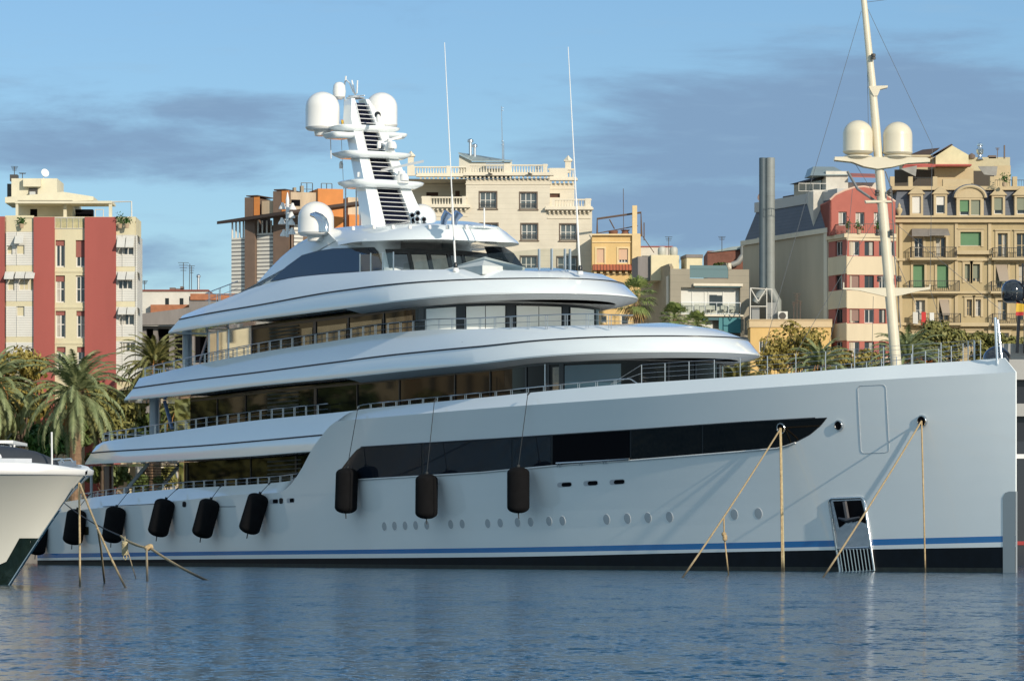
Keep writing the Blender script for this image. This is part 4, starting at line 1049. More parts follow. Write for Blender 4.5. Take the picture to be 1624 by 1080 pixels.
def window(f, r, par, nx=2, nz=1, depth=.22, fm=None, gm=None, o=0., fw=.07, curt=0, shut=None, sh=.0, name='window'):
    """a window set back in its opening: frame (with bars) > pane, roller"""
    fm = fm or wframe; a0, z0, a1, z1 = r; b = MB(); k0, k1 = o-depth+.02, o-depth+.09
    f.box(b, (a0, z0, a1, z0+fw), k0, k1); f.box(b, (a0, z1-fw, a1, z1), k0, k1)
    for i in range(nx+1):
        x = a0+(a1-a0-fw)*i/nx; f.box(b, (x, z0+fw, x+fw, z1-fw), k0, k1-.004)
    for j in range(1, nz): zz = z0+(z1-z0)*j/nz; f.box(b, (a0, zz-fw/3, a1, zz+fw/3), k0, k1-.01)
    w_ = b.build(name, fm, par)
    b = MB(); b.quad(f.q(a0, z0, o-depth+.03), f.q(a1, z0, o-depth+.03), f.q(a1, z1, o-depth+.03), f.q(a0, z1, o-depth+.03)); b.build('pane', gm or winglass, w_)
    if curt:
        b = MB(); x = a0+(a1-a0)*(.06 if curt == 1 else .52); y = a0+(a1-a0)*(.46 if curt == 1 else .94); f.box(b, (x, z0+fw, y, z1-fw), o-depth+.034, o-depth+.05); b.build('curtain', curtain, w_)
    if shut:
        b = MB(); f.box(b, (a0+.02, z1-(z1-z0)*sh, a1-.02, z1), o-depth+.05, o-depth+.12); b.build('roller_shutter', shut, w_)
    return w_
def part(name, m, par, fn, smooth=None, **k):
    b = MB(); fn(b)
    if par is not None:
        cs = clusters(b)
        if cs and len(cs) <= 24: return [c.build(name, m, par, smooth=smooth, **k) for c in cs][0]
    return b.build(name, m, par, smooth=smooth, **k)
def bld(label, f, D_back=14., cat='building', name='apartment_building'):
    loc = f.q(f.len/2, QZ, 0); return thing(name, label, cat, loc)
def railing(f, a0, a1, z0, z1, par, m=None, o=0., sp=.14, name='balcony_railing', r=.02, ends=None):
    b = MB(); f.box(b, (a0, z1-.05, a1, z1), o-.03, o+.03); f.box(b, (a0, z0, a1, z0+.04), o-.02, o+.02); n = max(2, int((a1-a0)/sp))
    for i in range(n+1): x = a0+(a1-a0-.03)*i/n; f.box(b, (x, z0+.04, x+.03, z1-.05), o-.015, o+.015)
    if ends:
        for x in (a0, a1):
            b.obox(f.q(x-.02, z1-.05, o), f.d*.04, f.n*-ends, Vector((0, 0, .05))); k = int(ends/sp)
            for i in range(k): b.obox(f.q(x-.015, z0, o-i*sp), f.d*.03, f.n*-.03, Vector((0, 0, z1-z0)))
    return b.build(name, m or dframe, par)
def balustrade(f, a0, a1, z0, z1, par, m, o=0., sp=.27, name='balustrade'):
    b = MB(); h = z1-z0; f.box(b, (a0, z0, a1, z0+h*.14), o-.22, o); f.box(b, (a0, z1-h*.14, a1, z1), o-.24, o+.02)
    n = max(2, int((a1-a0)/sp))
    for i in range(n):
        c = f.q(a0+(a1-a0)*(i+.5)/n, z0+h*.14, o-.11); hh = h*.72
        b.lathe([(.06, 0), (.095, hh*.2), (.085, hh*.35), (.04, hh*.7), (.06, hh)], c, seg=6)
    return b.build(name, m, par)
def plantpot(px, py, D, r, h, label, par=None):
    pass

# ===== 1. red and cream apartment block (left)
RD = 331.
red = mat('brick_red_cladding', (.35, .085, .07), .8, var=.12, vscale=.25, streak=True); cream = mat('cream_render', (.62, .56, .38), .85, var=.12, vscale=.5, streak=True)
wslat = wavemat('white_slatted_panel', (.66, .65, .60), (.36, .35, .33), 7., .6, duty=.25); redroll = mat('red_roller_box', (.27, .09, .075), .7)
awn = mat('white_awning_cloth', (.6, .59, .55), .8, var=.1)
f = Fac(-60, RD, 215, RD); B = bld('apartment block with tall brick red panels between cream and white slatted strips', f)
body = f.sub(-.35); zt = f.z(340)
wins = [(88, 381, 103, 424), (120, 381, 136, 424), (88, 437, 103, 480), (120, 437, 136, 480), (88, 493, 104, 536), (121, 493, 136, 536), (90, 550, 104, 592), (122, 550, 137, 592)]
rw = [f.rc(*w) for w in wins]
part('wall', cream, B, lambda b: (wallmesh(b, f, (f.a(84), QZ, f.a(137), f.z(352)), rw, .3), wallmesh(b, f, (f.a(8), QZ, f.a(54), f.z(342)), [], .3, -.05)))
for k, r in enumerate(rw): window(f, r, B, 2, 2 if k > 1 else 1, .3, wframe, fw=.12, shut=redroll, sh=[.2, .62, .22, .0, .16, .18, .2, .2][k], curt=[0, 0, 1, 0, 1, 2, 0, 0][k])
def slab(b): f.box(b, (f.a(-60), QZ, f.len, f.z(352)), -5, -.5); f.box(b, (f.a(-60), f.z(352), f.len, f.z(344)), -5, -.02)
part('wall', cream, B, slab)
for x0, x1, yt in [(-60, 8, 344), (54, 87, 345), (135, 184.5, 345)]:
    part('red_panel', red, B, lambda b: f.box(b, (f.a(x0), QZ, f.a(x1), f.z(yt)), -.4, .35))
part('string_course', cream, B, lambda b: [f.box(b, (f.a(87), f.z(y+2), f.a(135), f.z(y-1)), -.02, .06) for y in (430, 487, 544)])
# slatted strips with bays
for (x0, x1, bays, awns, gaps) in [(10, 54, [(25, 389, 39, 404), (11, 390, 20, 404), (12, 443, 23, 461), (30, 442, 54, 461), (26, 486, 39, 502), (14, 561, 25, 572), (42, 560, 55, 572)], [(24, 374, 39, 386), (8, 431, 24, 442), (25, 431, 57, 441)], [(368, 421), (432, 478), (486, 534), (543, 592)]),
                                   (184.5, 214, [(186, 392, 212, 405), (187, 444, 210, 459), (188, 498, 213, 516), (190, 543, 215, 558)], [(186, 376, 214, 392), (187, 431, 215, 443), (188, 487, 216, 498)], [(373, 423), (431, 478), (487, 534), (541, 600)])]:
    hs = [f.rc(*w) for w in bays]
    part('slatted_wall', wslat, B, lambda b: [wallmesh(b, f, (f.a(x0), f.z(g1), f.a(x1), f.z(g0)), hs, .25, .12) for g0, g1 in gaps]+[f.box(b, (f.a(x0), f.z(g1), f.a(x0+1), f.z(g0)), .13, .2) for g0, g1 in gaps]+[f.box(b, (f.a((x0+x1)/2-5), f.z(g1), f.a((x0+x1)/2-4.4), f.z(g0)), .12, .18) for g0, g1 in gaps])
    part('floor_band', cream, B, lambda b: [f.box(b, (f.a(x0), f.z(a_), f.a(x1)+.02, f.z(c_)), -.1, .1) for a_, c_ in zip([g[0] for g in gaps[1:]]+[600], [g[1] for g in gaps])]+[f.box(b, (f.a(x0), f.z(gaps[0][0]), f.a(x1), f.z(344)), -.1, .08)])
    for r in hs: window(f, r, B, 3 if r[2]-r[0] > 1 else 1, 1, .25, wframe, o=.12, fw=.08, curt=random.choice((0, 1)))
    for (ax0, ay0, ax1, ay1) in awns:
        n = 2 if ax1-ax0 > 20 else 1
        for i in range(n):
            u0 = f.a(ax0+(ax1-ax0)*i/n)+.03; u1_ = f.a(ax0+(ax1-ax0)*(i+1)/n)-.03
            part('awning', awn, B, lambda b: b.add([f.q(u0, f.z(ay0), .15), f.q(u1_, f.z(ay0), .15), f.q(u1_, f.z(ay1), 1.0), f.q(u0, f.z(ay1), 1.0), f.q(u0, f.z(ay1+2), 1.0), f.q(u1_, f.z(ay1+2), 1.0)], [(0, 3, 2, 1), (3, 4, 5, 2)]))
part('slatted_wall', wslat, B, lambda b: b.obox(f.q(f.len, QZ+1, -4.5), f.n*4.6, f.d*.15, Vector((0, 0, f.z(373)-QZ-1))))
for y in (373, 431, 487): part('awning', awn, B, lambda b: b.add([f.q(f.len+.15, f.z(y), 0), f.q(f.len+.15, f.z(y), -2), f.q(f.len+.55, f.z(y+7), -2), f.q(f.len+.55, f.z(y+7), 0)], [(0, 1, 2, 3), (3, 2, 1, 0)]))
# roof terrace
for x0, x1 in [(28, 51.5), (87, 135), (184.5, 209)]: railing(f, f.a(x0), f.a(x1), f.z(362 if x0 != 87 else 363), f.z(346 if x0 != 87 else 345), B, wframe, o=.05, sp=.5, name='terrace_railing'); part('glass_balustrade', clear, B, lambda b: b.quad(f.q(f.a(x0), f.z(362), .0), f.q(f.a(x1), f.z(362), .0), f.q(f.a(x1), f.z(347), .0), f.q(f.a(x0), f.z(347), .0)))
pent = mat('penthouse_cream', (.66, .61, .46), .85, var=.1)
g = f.sub(-3.)
part('penthouse_wall', pent, B, lambda b: (g.box(b, (g.a(28), g.z(352), g.a(115), g.z(318)), -7, 0),))
part('penthouse_opening', deepb, B, lambda b: (g.box(b, (g.a(116), g.z(352), g.a(143), g.z(329)), -3, -2.), g.box(b, (g.a(48), g.z(348), g.a(59), g.z(332)), 0, .03)))
part('pergola', pent, B, lambda b: (f.box(b, (f.a(23), f.z(322.5), f.a(177), f.z(318.5)), -3.4, -.2), f.box(b, (f.a(24), f.z(352), f.a(28), f.z(322)), -.6, -.3), f.box(b, (f.a(98), f.z(352), f.a(103), f.z(322)), -1.5, -1.2), f.box(b, (f.a(172), f.z(352), f.a(177), f.z(322)), -.6, -.3)))
part('roof_slab', pent, B, lambda b: b.prism([g.q(g.a(8), g.z(322), 0), g.q(g.a(148), g.z(318), 0), g.q(g.a(148), g.z(312), 0), g.q(g.a(100), g.z(304.5), 0), g.q(g.a(8), g.z(313), 0)], g.n*-5))
part('roof_room', pent, B, lambda b: (g.box(b, (g.a(11), g.z(318), g.a(84), g.z(278)), -8, -3), g.box(b, (g.a(31), g.z(292), g.a(59), g.z(279)), -3, -2.4)))
part('roof_fixture', dframe, B, lambda b: (g.box(b, (g.a(39), g.z(307), g.a(53), g.z(294)), -3, -2.9), g.box(b, (g.a(6), g.z(280), g.a(18), g.z(270)), -5, -4), g.box(b, (g.a(2), g.z(312), g.a(10), g.z(285)), -4, -3.9)))
part('air_conditioner', mat('ac_unit_white', (.5, .5, .48), .5), B, lambda b: g.box(b, (g.a(41), g.z(307), g.a(50), g.z(300)), -2.9, -2.5))
part('white_frame', wframe, B, lambda b: (b.tube([f.q(f.a(177), f.z(320), -.3), f.q(f.a(208.5), f.z(320), 0), f.q(f.a(209), f.z(362), 0)], .07, 5), b.tube([f.q(f.a(149), f.z(345), -1), f.q(f.a(149), f.z(331), -1), f.q(f.a(162), f.z(331), -1), f.q(f.a(162), f.z(345), -1)], .05, 5)))
def dish(b, c, r, ax): b.lathe([(.02, .06), (r*.5, .1), (r, .3*r), (r*1.02, .3*r), (r*.5, .06), (.02, 0)], c, ax, seg=16)
part('satellite_dish', domem, B, lambda b: (dish(b, g.q(g.a(62), g.z(268), -4), .35, (.5, -.8, .3)), b.tube([g.q(g.a(60), g.z(279), -4), g.q(g.a(60.5), g.z(264), -4)], .04, 5)), smooth=40)
def yagi(b, base, h, wd=.5, k=4, seedr=0):
    b.tube([base, base+Vector((0, 0, h))], .035, 5)
    for i in range(k): z = h*(1-.09*i); w_ = wd*(1-.15*i); b.tube([base+Vector((-w_, 0, z)), base+Vector((w_, .1, z))], .022, 4)
part('roof_aerial', dframe, B, lambda b: (yagi(b, g.q(g.a(11), g.z(278), -5), 1.2, .3), yagi(b, g.q(g.a(24), g.z(279), -5), .7, .3, 2)))
BR = B
# ===== 2. low blocks behind, between the red block and the yacht
f = Fac(200, 372, 372, 372); B = bld('low white rooftop house behind grey concrete block, beside the red panelled block', f, name='house')
part('wall', mat('white_render', (.62, .6, .54), .85, var=.15, vscale=.6), B, lambda b: (f.box(b, (f.a(217), QZ, f.a(330), f.z(462)), -10, 0)))
part('roof_edge', mat('red_brown_edge', (.22, .07, .05), .8), B, lambda b: f.box(b, (f.a(216), f.z(462), f.a(331), f.z(459.5)), -10.1, .15))
part('window', winglass, B, lambda b: [f.box(b, (f.a(x), f.z(486), f.a(x+6), f.z(473)), 0, .02) for x in (262, 285, 300)])
part('roof_aerial', dframe, B, lambda b: (yagi(b, f.q(f.a(288), f.z(460), -2), 2.7, .5), yagi(b, f.q(f.a(301), f.z(460), -2), 2.4, .3), yagi(b, f.q(f.a(226), f.z(460), -2), 1., .3), b.tube([f.q(f.a(296), f.z(460), -3), f.q(f.a(297), f.z(415), -3)], .03, 4)))
part('roof_clutter', mat('grey_brown_clutter', (.16, .12, .10), .8), B, lambda b: [f.box(b, (f.a(x), f.z(460), f.a(x+w_), f.z(460-h)), -3, -2) for x, w_, h in ((266, 9, 6), (276, 12, 4.5), (283, 5, 8))])
part('flue_pipe', steel, B, lambda b: b.lathe([(.12, 0), (.12, 1.3), (.2, 1.35), (.2, 1.5), (.05, 1.6)], f.q(f.a(312), f.z(460), -2), seg=10), smooth=50)
part('brick_parapet', mat('terracotta_brick', (.40, .16, .08), .85, var=.3, vscale=1.5), B, lambda b: f.box(b, (f.a(240), f.z(500), f.a(312), f.z(484)), .1, .8))
f = Fac(216, 352, 345, 352); B = bld('grey concrete block with deep shaded openings behind the palm, left of the yacht', f)
conc = mat('grey_concrete', (.23, .21, .20), .9, var=.3, vscale=.6, streak=True)
part('wall', conc, B, lambda b: (wallmesh(b, f, (f.a(216), QZ, f.a(345), f.z(517)), [f.rc(232, 521, 243, 545), f.rc(250, 521, 268, 575), f.rc(276, 521, 300, 575), f.rc(308, 521, 330, 575)], 1.2), f.box(b, (f.a(216), QZ, f.a(345), f.z(518)), -10, -1.3)))
part('cornice', conc, B, lambda b: b.prism([f.q(f.a(216), f.z(517), 0), f.q(f.a(345), f.z(514), 0), f.q(f.a(345), f.z(482), 0), f.q(f.a(280), f.z(492), 0), f.q(f.a(216), f.z(500), 0)], f.n*1.1))
part('opening', deepb, B, lambda b: f.box(b, (f.a(230), QZ+2, f.a(332), f.z(521)), -1.28, -1.22))
# slatted upper storey seen over the aft deck of the yacht
f = Fac(325, 365, 372, 365); B = bld('dark terrace of pipes and white rails behind the aft edge of the top deck', f, name='roof_terrace_building')
part('wall', conc, B, lambda b: f.box(b, (f.a(300), QZ, f.a(372), f.z(470)), -6, 0)); part('parapet', mat('terracotta_brick', (.4, .16, .08)), B, lambda b: f.box(b, (f.a(302), f.z(476), f.a(372), f.z(466)), .0, .2))
# ===== 3. brown and orange block with flat canopy
D3 = 395.
bro = mat('shaded_cladding', (.17, .115, .085), .75, var=.15); ora = mat('sunlit_cladding', (.60, .22, .055), .75, var=.12); can = mat('dark_brown_canopy', (.07, .045, .035), .7)  # shade and sun are put in the colour: brown shaded faces, orange sunlit ones
lou = wavemat('pale_louvre_screen', (.66, .64, .58), (.16, .16, .16), 2.6, .6, duty=.35)
f = Fac(366, 399, 470, 396); g = Fac(470, 396, 580, 398); B = bld('brown and orange block under a thin dark flat canopy behind the big white dome', g)
for x0, x1 in [(367, 390.5), (407.5, 436)]:
    part('louvre_screen', lou, B, lambda b: f.box(b, (f.a(x0), QZ, f.a(x1), f.z(376 if x0 < 380 else 370)), -.3, 0)); part('column', wframe, B, lambda b: [b.tube([f.q(f.a(x), f.z(376), -.2), f.q(f.a(x), f.z(350), -.2)], .1, 5) for x in [x0+(x1-x0)*i/4 for i in range(5)]])
for x0, x1, yt in [(391, 407, 313), (436, 461, 305)]: part('tower', bro, B, lambda b: f.box(b, (f.a(x0), QZ, f.a(x1), f.z(yt)), -3, .4))
for x0, x1, yt in [(406, 415, 313), (450, 461.5, 305)]: part('sunlit_face', ora, B, lambda b: f.box(b, (f.a(x0), f.z(342), f.a(x1), f.z(yt)), .41, .46))
part('rear_wall', mat('shaded_brown_wall', (.20, .14, .10), .8), B, lambda b: (f.box(b, (f.a(380), QZ, f.a(470), f.z(356)), -6, -1.4), g.box(b, (g.a(470), QZ, g.a(576), f.z(345)), -8, -1)))
part('upper_wall', mat('stained_cream_wall', (.55, .43, .30), .85, var=.35, vscale=.6, streak=True), B, lambda b: (f.box(b, (f.a(415), f.z(340), f.a(436), f.z(319)), -2, 0), g.box(b, (g.a(462), g.z(345), g.a(504), g.z(306)), -3, -.3), g.box(b, (g.a(553), QZ+5, g.a(570), g.z(312)), -3, -.3)))
part('upper_opening', deepb, B, lambda b: g.box(b, (g.a(463), g.z(328), g.a(477), g.z(318)), -.3, -.26))
part('orange_tower', ora, B, lambda b: (g.box(b, (g.a(504), QZ, g.a(544), g.z(300)), -4, .1), g.box(b, (g.a(553), g.z(420), g.a(572), g.z(340)), -.3, .2)))
part('shaded_wall', bro, B, lambda b: g.box(b, (g.a(462), QZ, g.a(504), g.z(345)), -4, 0))
part('louvre_screen', lou, B, lambda b: g.box(b, (g.a(466), QZ, g.a(480), g.z(358)), 0, .12))
cz = g.z(330)
part('canopy', can, B, lambda b: b.prism([Vector(((344-CX)/FPX*400, 400, P(0, 356, 400).z)), Vector(((451-CX)/FPX*393, 393, P(0, 340, 393).z)), Vector(((576-CX)/FPX*392, 392, cz)), Vector(((576-CX)/FPX*394.5, 394.5, cz)), Vector(((455-CX)/FPX*396, 396, P(0, 340, 393).z))], Vector((0, 0, .3))))
part('roof_cap', can, B, lambda b: (f.box(b, (f.a(394), f.z(311.5), f.a(412), f.z(310)), -3, .5), f.box(b, (f.a(438), f.z(304), f.a(456), f.z(302)), -3, .5)))
part('roof_railing', dframe, B, lambda b: [(g.box(b, (g.a(x0), g.z(y0), g.a(x1), g.z(y0)+.06), -2, -1.95), [b.tube([g.q(g.a(x), g.z(y1), -2), g.q(g.a(x), g.z(y0), -2)], .04, 4) for x in (x0, x1, (x0+x1)/2)]) for x0, x1, y0, y1 in ((485, 503, 289, 306), (485, 503, 299, 306), (517, 534, 289, 300), (510, 540, 298, 301))])
part('chimney', mat('stone_chimney', (.3, .25, .18), .8), B, lambda b: (g.box(b, (g.a(471), g.z(306), g.a(475), g.z(297)), -2, -1.4), g.box(b, (g.a(482.5), g.z(306), g.a(487), g.z(294)), -2, -1.4)))
# ===== 4. cream stone block with balustrades
D4 = 400.
stone = wavemat('cream_ashlar', (.64, .585, .475), (.50, .45, .36), 1.9, .85, duty=.05)
trim = mat('cream_stone_trim', (.68, .62, .50), .8, var=.12, vscale=.8, streak=True)
f = Fac(630, D4, 940, D4); B = bld('tall cream stone block with roof balustrades and brown-framed windows behind the mast', f)
mw = [(761, 305, 787, 330), (825, 306, 851, 331), (762, 355, 789, 380), (827, 355.5, 852, 380), (888.5, 356, 914, 380.5), (764, 407, 788, 432), (826, 407, 851, 432), (884, 408, 914, 431), (762, 458, 789, 482), (827, 458, 852, 482), (888, 458, 914, 482)]
hs = [f.rc(*w) for w in mw]; za = f.z(334)
wing = f.sub(-5)
def w4(b):
    wallmesh(b, f, (f.a(739), za, f.a(872), f.z(285)), hs, .3); wallmesh(b, f, (f.a(640), QZ, f.a(939), za), hs, .3)
    b.quad(f.q(f.a(739), za, -5), f.q(f.a(739), za, 0), f.q(f.a(739), f.z(285), 0), f.q(f.a(739), f.z(285), -5)); b.quad(f.q(f.a(872), za, 0), f.q(f.a(872), za, -5), f.q(f.a(872), f.z(285), -5), f.q(f.a(872), f.z(285), 0))
    wallmesh(b, wing, (wing.a(640), za, wing.a(739), wing.z(284)), [wing.rc(676, 305, 695, 311)], .4); wallmesh(b, wing, (wing.a(870), za, wing.a(911), wing.z(291)), [wing.rc(872, 307, 888, 313.5)], .4)
    f.box(b, (f.a(640), QZ, f.a(939), f.z(345)), -16, -.4); f.box(b, (f.a(640), f.z(345), f.a(912), f.z(284)), -16, -5.5); f.box(b, (f.a(740), f.z(345), f.a(871), f.z(283)), -5.6, -.4)
part('wall', stone, B, w4)
part('flat_roof', trim, B, lambda b: (b.quad(f.q(f.a(640), za, -5), f.q(f.a(640), za, 0), f.q(f.a(939), za, 0), f.q(f.a(939), za, -5)), b.quad(f.q(f.a(640), f.z(284), -16), f.q(f.a(640), f.z(284), 0), f.q(f.a(872), f.z(284), 0), f.q(f.a(872), f.z(284), -16))))
part('vent_panel', mat('brown_vent', (.10, .05, .035), .8), B, lambda b: (wing.box(b, wing.rc(676, 305, 695, 311), -.38, -.3), wing.box(b, wing.rc(872, 307, 888, 313.5), -.38, -.3), wing.box(b, wing.rc(722, 303, 729, 312), 0, .05)))
dwin = mat('brown_window_frame', (.12, .085, .06), .6)
for k, r in enumerate(hs):
    window(f, r, B, 3, 2, .3, wframe, fw=.09, gm=mat('bluish_pane', (.10, .125, .13), .08, spec=.7, var=.4, vscale=.6)); a0, z0, a1, z1 = r
    part('window_surround', dwin, B, lambda b: (f.box(b, (a0-.12, z0-.1, a0, z1+.12), -.29, .03), f.box(b, (a1, z0-.1, a1+.12, z1+.12), -.29, .03), f.box(b, (a0, z1, a1, z1+.12), -.29, .03), f.box(b, (a0-.2, z0-.2, a1+.2, z0-.1), 0, .12)))
    railing(f, a0, a1, z0-.02, z0+.5, B, dframe, o=.05, sp=.12, name='window_guard')
def brk(fc, b, x0, x1, z, n, o=0):
    for i in range(n): a = fc.a(x0)+(fc.a(x1)-fc.a(x0))*(i+.5)/n; fc.box(b, (a-.09, z-.28, a+.09, z), o, o+.36); fc.box(b, (a-.07, z-.42, a+.07, z-.28), o, o+.16)
for fc, x0, x1, y, n in [(f, 738, 874, 279.5, 20), (wing, 664, 739, 281, 11), (wing, 870, 912, 287, 6), (f, 676, 742, 330, 9), (f, 868, 937, 333.5, 10)]:
    z = fc.z(y)
    part('cornice', trim, B, lambda b: (fc.box(b, (fc.a(x0)-.25, z, fc.a(x1)+.25, z+.2), -.3, .62), fc.box(b, (fc.a(x0)-.15, z+.2, fc.a(x1)+.15, z+.34), -.3, .5), fc.box(b, (fc.a(x0), z-.85, fc.a(x1), z-.75), -.02, .08), brk(fc, b, x0, x1, z, n)))
for fc, x0, x1, y0, y1, posts in [(f, 739, 869, 261.5, 277, (739, 745, 799, 810, 861, 868)), (wing, 646, 742, 264.5, 279, (646, 658, 708, 715)), (wing, 869, 911, 268, 284, (871, 900, 909)), (f, 668, 740, 312.5, 329, (669, 683, 733, 739)), (f, 875, 938, 316, 332, (875, 880, 928, 937))]:
    balustrade(fc, fc.a(x0), fc.a(x1), fc.z(y1), fc.z(y0), B, trim, o=.2)
    part('balustrade_post', trim, B, lambda b: [fc.box(b, (fc.a(posts[i]), fc.z(y1)-.02, fc.a(posts[i+1]), fc.z(y0)+.05), -.1, .26) for i in range(0, len(posts)-1, 2)])
for x, y0, y1 in [(651.5, 240, 262), (901, 247, 270)]:
    c = wing.q(wing.a(x), wing.z(y1), -.2); s_ = FPX/c.y; h = (y1-y0)/s_
    part('chimney', trim, B, lambda b: (b.box(c.x-.3, c.y-.3, c.z-.3, c.x+.3, c.y+.3, c.z+h*.6), b.box(c.x-.42, c.y-.42, c.z+h*.6, c.x+.42, c.y+.42, c.z+h*.68), b.lathe([(.5, h*.68), (.1, h*.95), (.1, h)], c, seg=4)))
part('roof_hut', mat('pale_hut_wall', (.58, .55, .46), .8, var=.1), B, lambda b: (f.box(b, (f.a(747), f.z(270), f.a(812), f.z(249.5)), -9, -5), b.prism([f.q(f.a(727), f.z(270), -5), f.q(f.a(747), f.z(270), -5), f.q(f.a(747), f.z(248), -5), f.q(f.a(727), f.z(238), -5)], f.n*-4)))
zr = mat('zinc_roof', (.30, .36, .36), .4, metal=.3, var=.15)
part('hut_roof', zr, B, lambda b: b.prism([f.q(f.a(726), f.z(237), -4.6), f.q(f.a(748), f.z(249.2), -4.6), f.q(f.a(812.5), f.z(249.2), -4.6), f.q(f.a(803), f.z(243), -8.5), f.q(f.a(757), f.z(235.5), -8.5)], Vector((0, 0, .14))))
part('roof_duct', steel, B, lambda b: (f.box(b, (f.a(770), f.z(262), f.a(799), f.z(253)), -4.9, -3.9),))
for x, y0, y1, r in [(745, 211, 238, .16), (752, 219, 240, .14), (853.5, 254, 266, .14)]: part('flue_pipe', steel, B, lambda b: b.lathe([(r, 0), (r, (y1-y0)*.0635-.35), (r*1.9, (y1-y0)*.0635-.33), (r*1.9, (y1-y0)*.0635-.1), (r*.8, (y1-y0)*.0635)], f.q(f.a(x), f.z(y1), -6), seg=12), smooth=40)
part('roof_aerial', steel, B, lambda b: (b.tube([f.q(f.a(797), f.z(250), -5), f.q(f.a(795), f.z(160), -5)], [.06, .03], 5), b.tube([f.q(f.a(799), f.z(255), -5), f.q(f.a(798.5), f.z(217), -5)], .05, 5), [b.tube([f.q(f.a(795), f.z(y), -5.3), f.q(f.a(797.5), f.z(y), -4.8)], .03, 4) for y in (163, 167, 216, 222)]))
part('roof_lamp', dframe, B, lambda b: [b.tube([f.q(f.a(x), f.z(278), .5), f.q(f.a(x-6), f.z(276.5), 1.1)], .09, 5) for x in (781, 844)])
# ===== 5. yellow ochre house with tiled strip
D5 = 396.
och = mat('ochre_render', (.66, .46, .20), .85, var=.12, vscale=.7, streak=True); ocht = mat('pale_ochre_trim', (.72, .55, .30), .8, var=.1)
f = Fac(940, D5, 1016, D5); B = bld('narrow ochre house with a red tiled strip and a rusty frame on its roof', f, name='house')
wn_ = [(946.5, 394.5, 958.5, 417), (981, 394.5, 996, 417), (953, 501, 962, 512), (985, 500, 996, 530)]; hs = [f.rc(*w) for w in wn_]
part('wall', och, B, lambda b: (wallmesh(b, f, (f.a(939), QZ, f.len, f.z(372)), hs, .2), f.box(b, (f.a(939), QZ, f.len, f.z(373)), -9, -.3)))
ter = wavemat('terracotta_tile', (.42, .12, .06), (.16, .05, .03), 3.2, .8, axis='X', duty=.3)
pinkroll = mat('pinkish_roller_shutter', (.60, .40, .27), .7)
for k, r in enumerate(hs): window(f, r, B, 1 if k != 1 else 3, 1, .2, wframe, fw=.08, shut=pinkroll if k < 2 else None, sh=(1., .78, 0, 0)[k]); part('window_surround', ocht, B, lambda b: (f.box(b, (r[0]-.18, r[1]-.15, r[0], r[3]+.18), 0, .06), f.box(b, (r[2], r[1]-.15, r[2]+.18, r[3]+.18), 0, .06), f.box(b, (r[0], r[3], r[2], r[3]+.18), 0, .06)))
part('cornice', ocht, B, lambda b: (f.box(b, (f.a(939), f.z(374), f.a(1002), f.z(371.5)), -.2, .35), f.box(b, (f.a(939), f.z(385), f.a(1002), f.z(383.5)), 0, .1), f.box(b, (f.a(939), f.z(436), f.len, f.z(434)), 0, .1), f.box(b, (f.a(939), f.z(489), f.len, f.z(486)), 0, .15)))
part('pilaster', ocht, B, lambda b: (f.box(b, (f.a(1002.5), f.z(424), f.a(1015), f.z(371)), -1, .3), f.box(b, (f.a(1003), f.z(371), f.a(1010.5), f.z(326)), -1, -.1)))
part('tile_strip', ter, B, lambda b: b.prism([f.q(f.a(940), f.z(428), .9), f.q(f.a(940), f.z(428)-.1, .9), f.q(f.a(940), f.z(428)-.1, 0), f.q(f.a(940), f.z(419.5), 0)], f.d*(f.a(1018)-f.a(940))))
part('dentil', ocht, B, lambda b: [f.box(b, (a-.13, f.z(434), a+.13, f.z(429.2)), 0, .5) for a in [f.a(944)+i*.62 for i in range(8)]])
part('roof_frame', mat('rusty_frame', (.12, .08, .06), .7), B, lambda b: (b.tube([f.q(f.a(947.5), f.z(371), -1), f.q(f.a(947.5), f.z(346), -1), f.q(f.a(1017), f.z(336), -1), f.q(f.a(1018), f.z(374), -1)], .12, 6), b.tube([f.q(f.a(948), f.z(369), -1), f.q(f.a(1012), f.z(357), -1)], .05, 4), b.tube([f.q(f.a(967), f.z(347), -1), f.q(f.a(975), f.z(362), -1)], .06, 4), b.tube([f.q(f.a(1022), f.z(380), -1), f.q(f.a(1022), f.z(352), -1)], .06, 5), b.tube([f.q(f.a(989.5), f.z(370), -1), f.q(f.a(989), f.z(298), -1)], .03, 4), b.tube([f.q(f.a(1020), f.z(374), -1), f.q(f.a(1038), f.z(400), -1)], .04, 4)))
part('roof_bowl', mat('brown_roof_bowl', (.20, .09, .06), .7), B, lambda b: (b.lathe([(.4, 0), (.5, .35), (.4, .4)], f.q(f.a(973), f.z(371), -1), seg=12), b.lathe([(.45, 0), (.3, .3), (.5, .45)], f.q(f.a(992), f.z(371), -1), seg=12)), smooth=40)
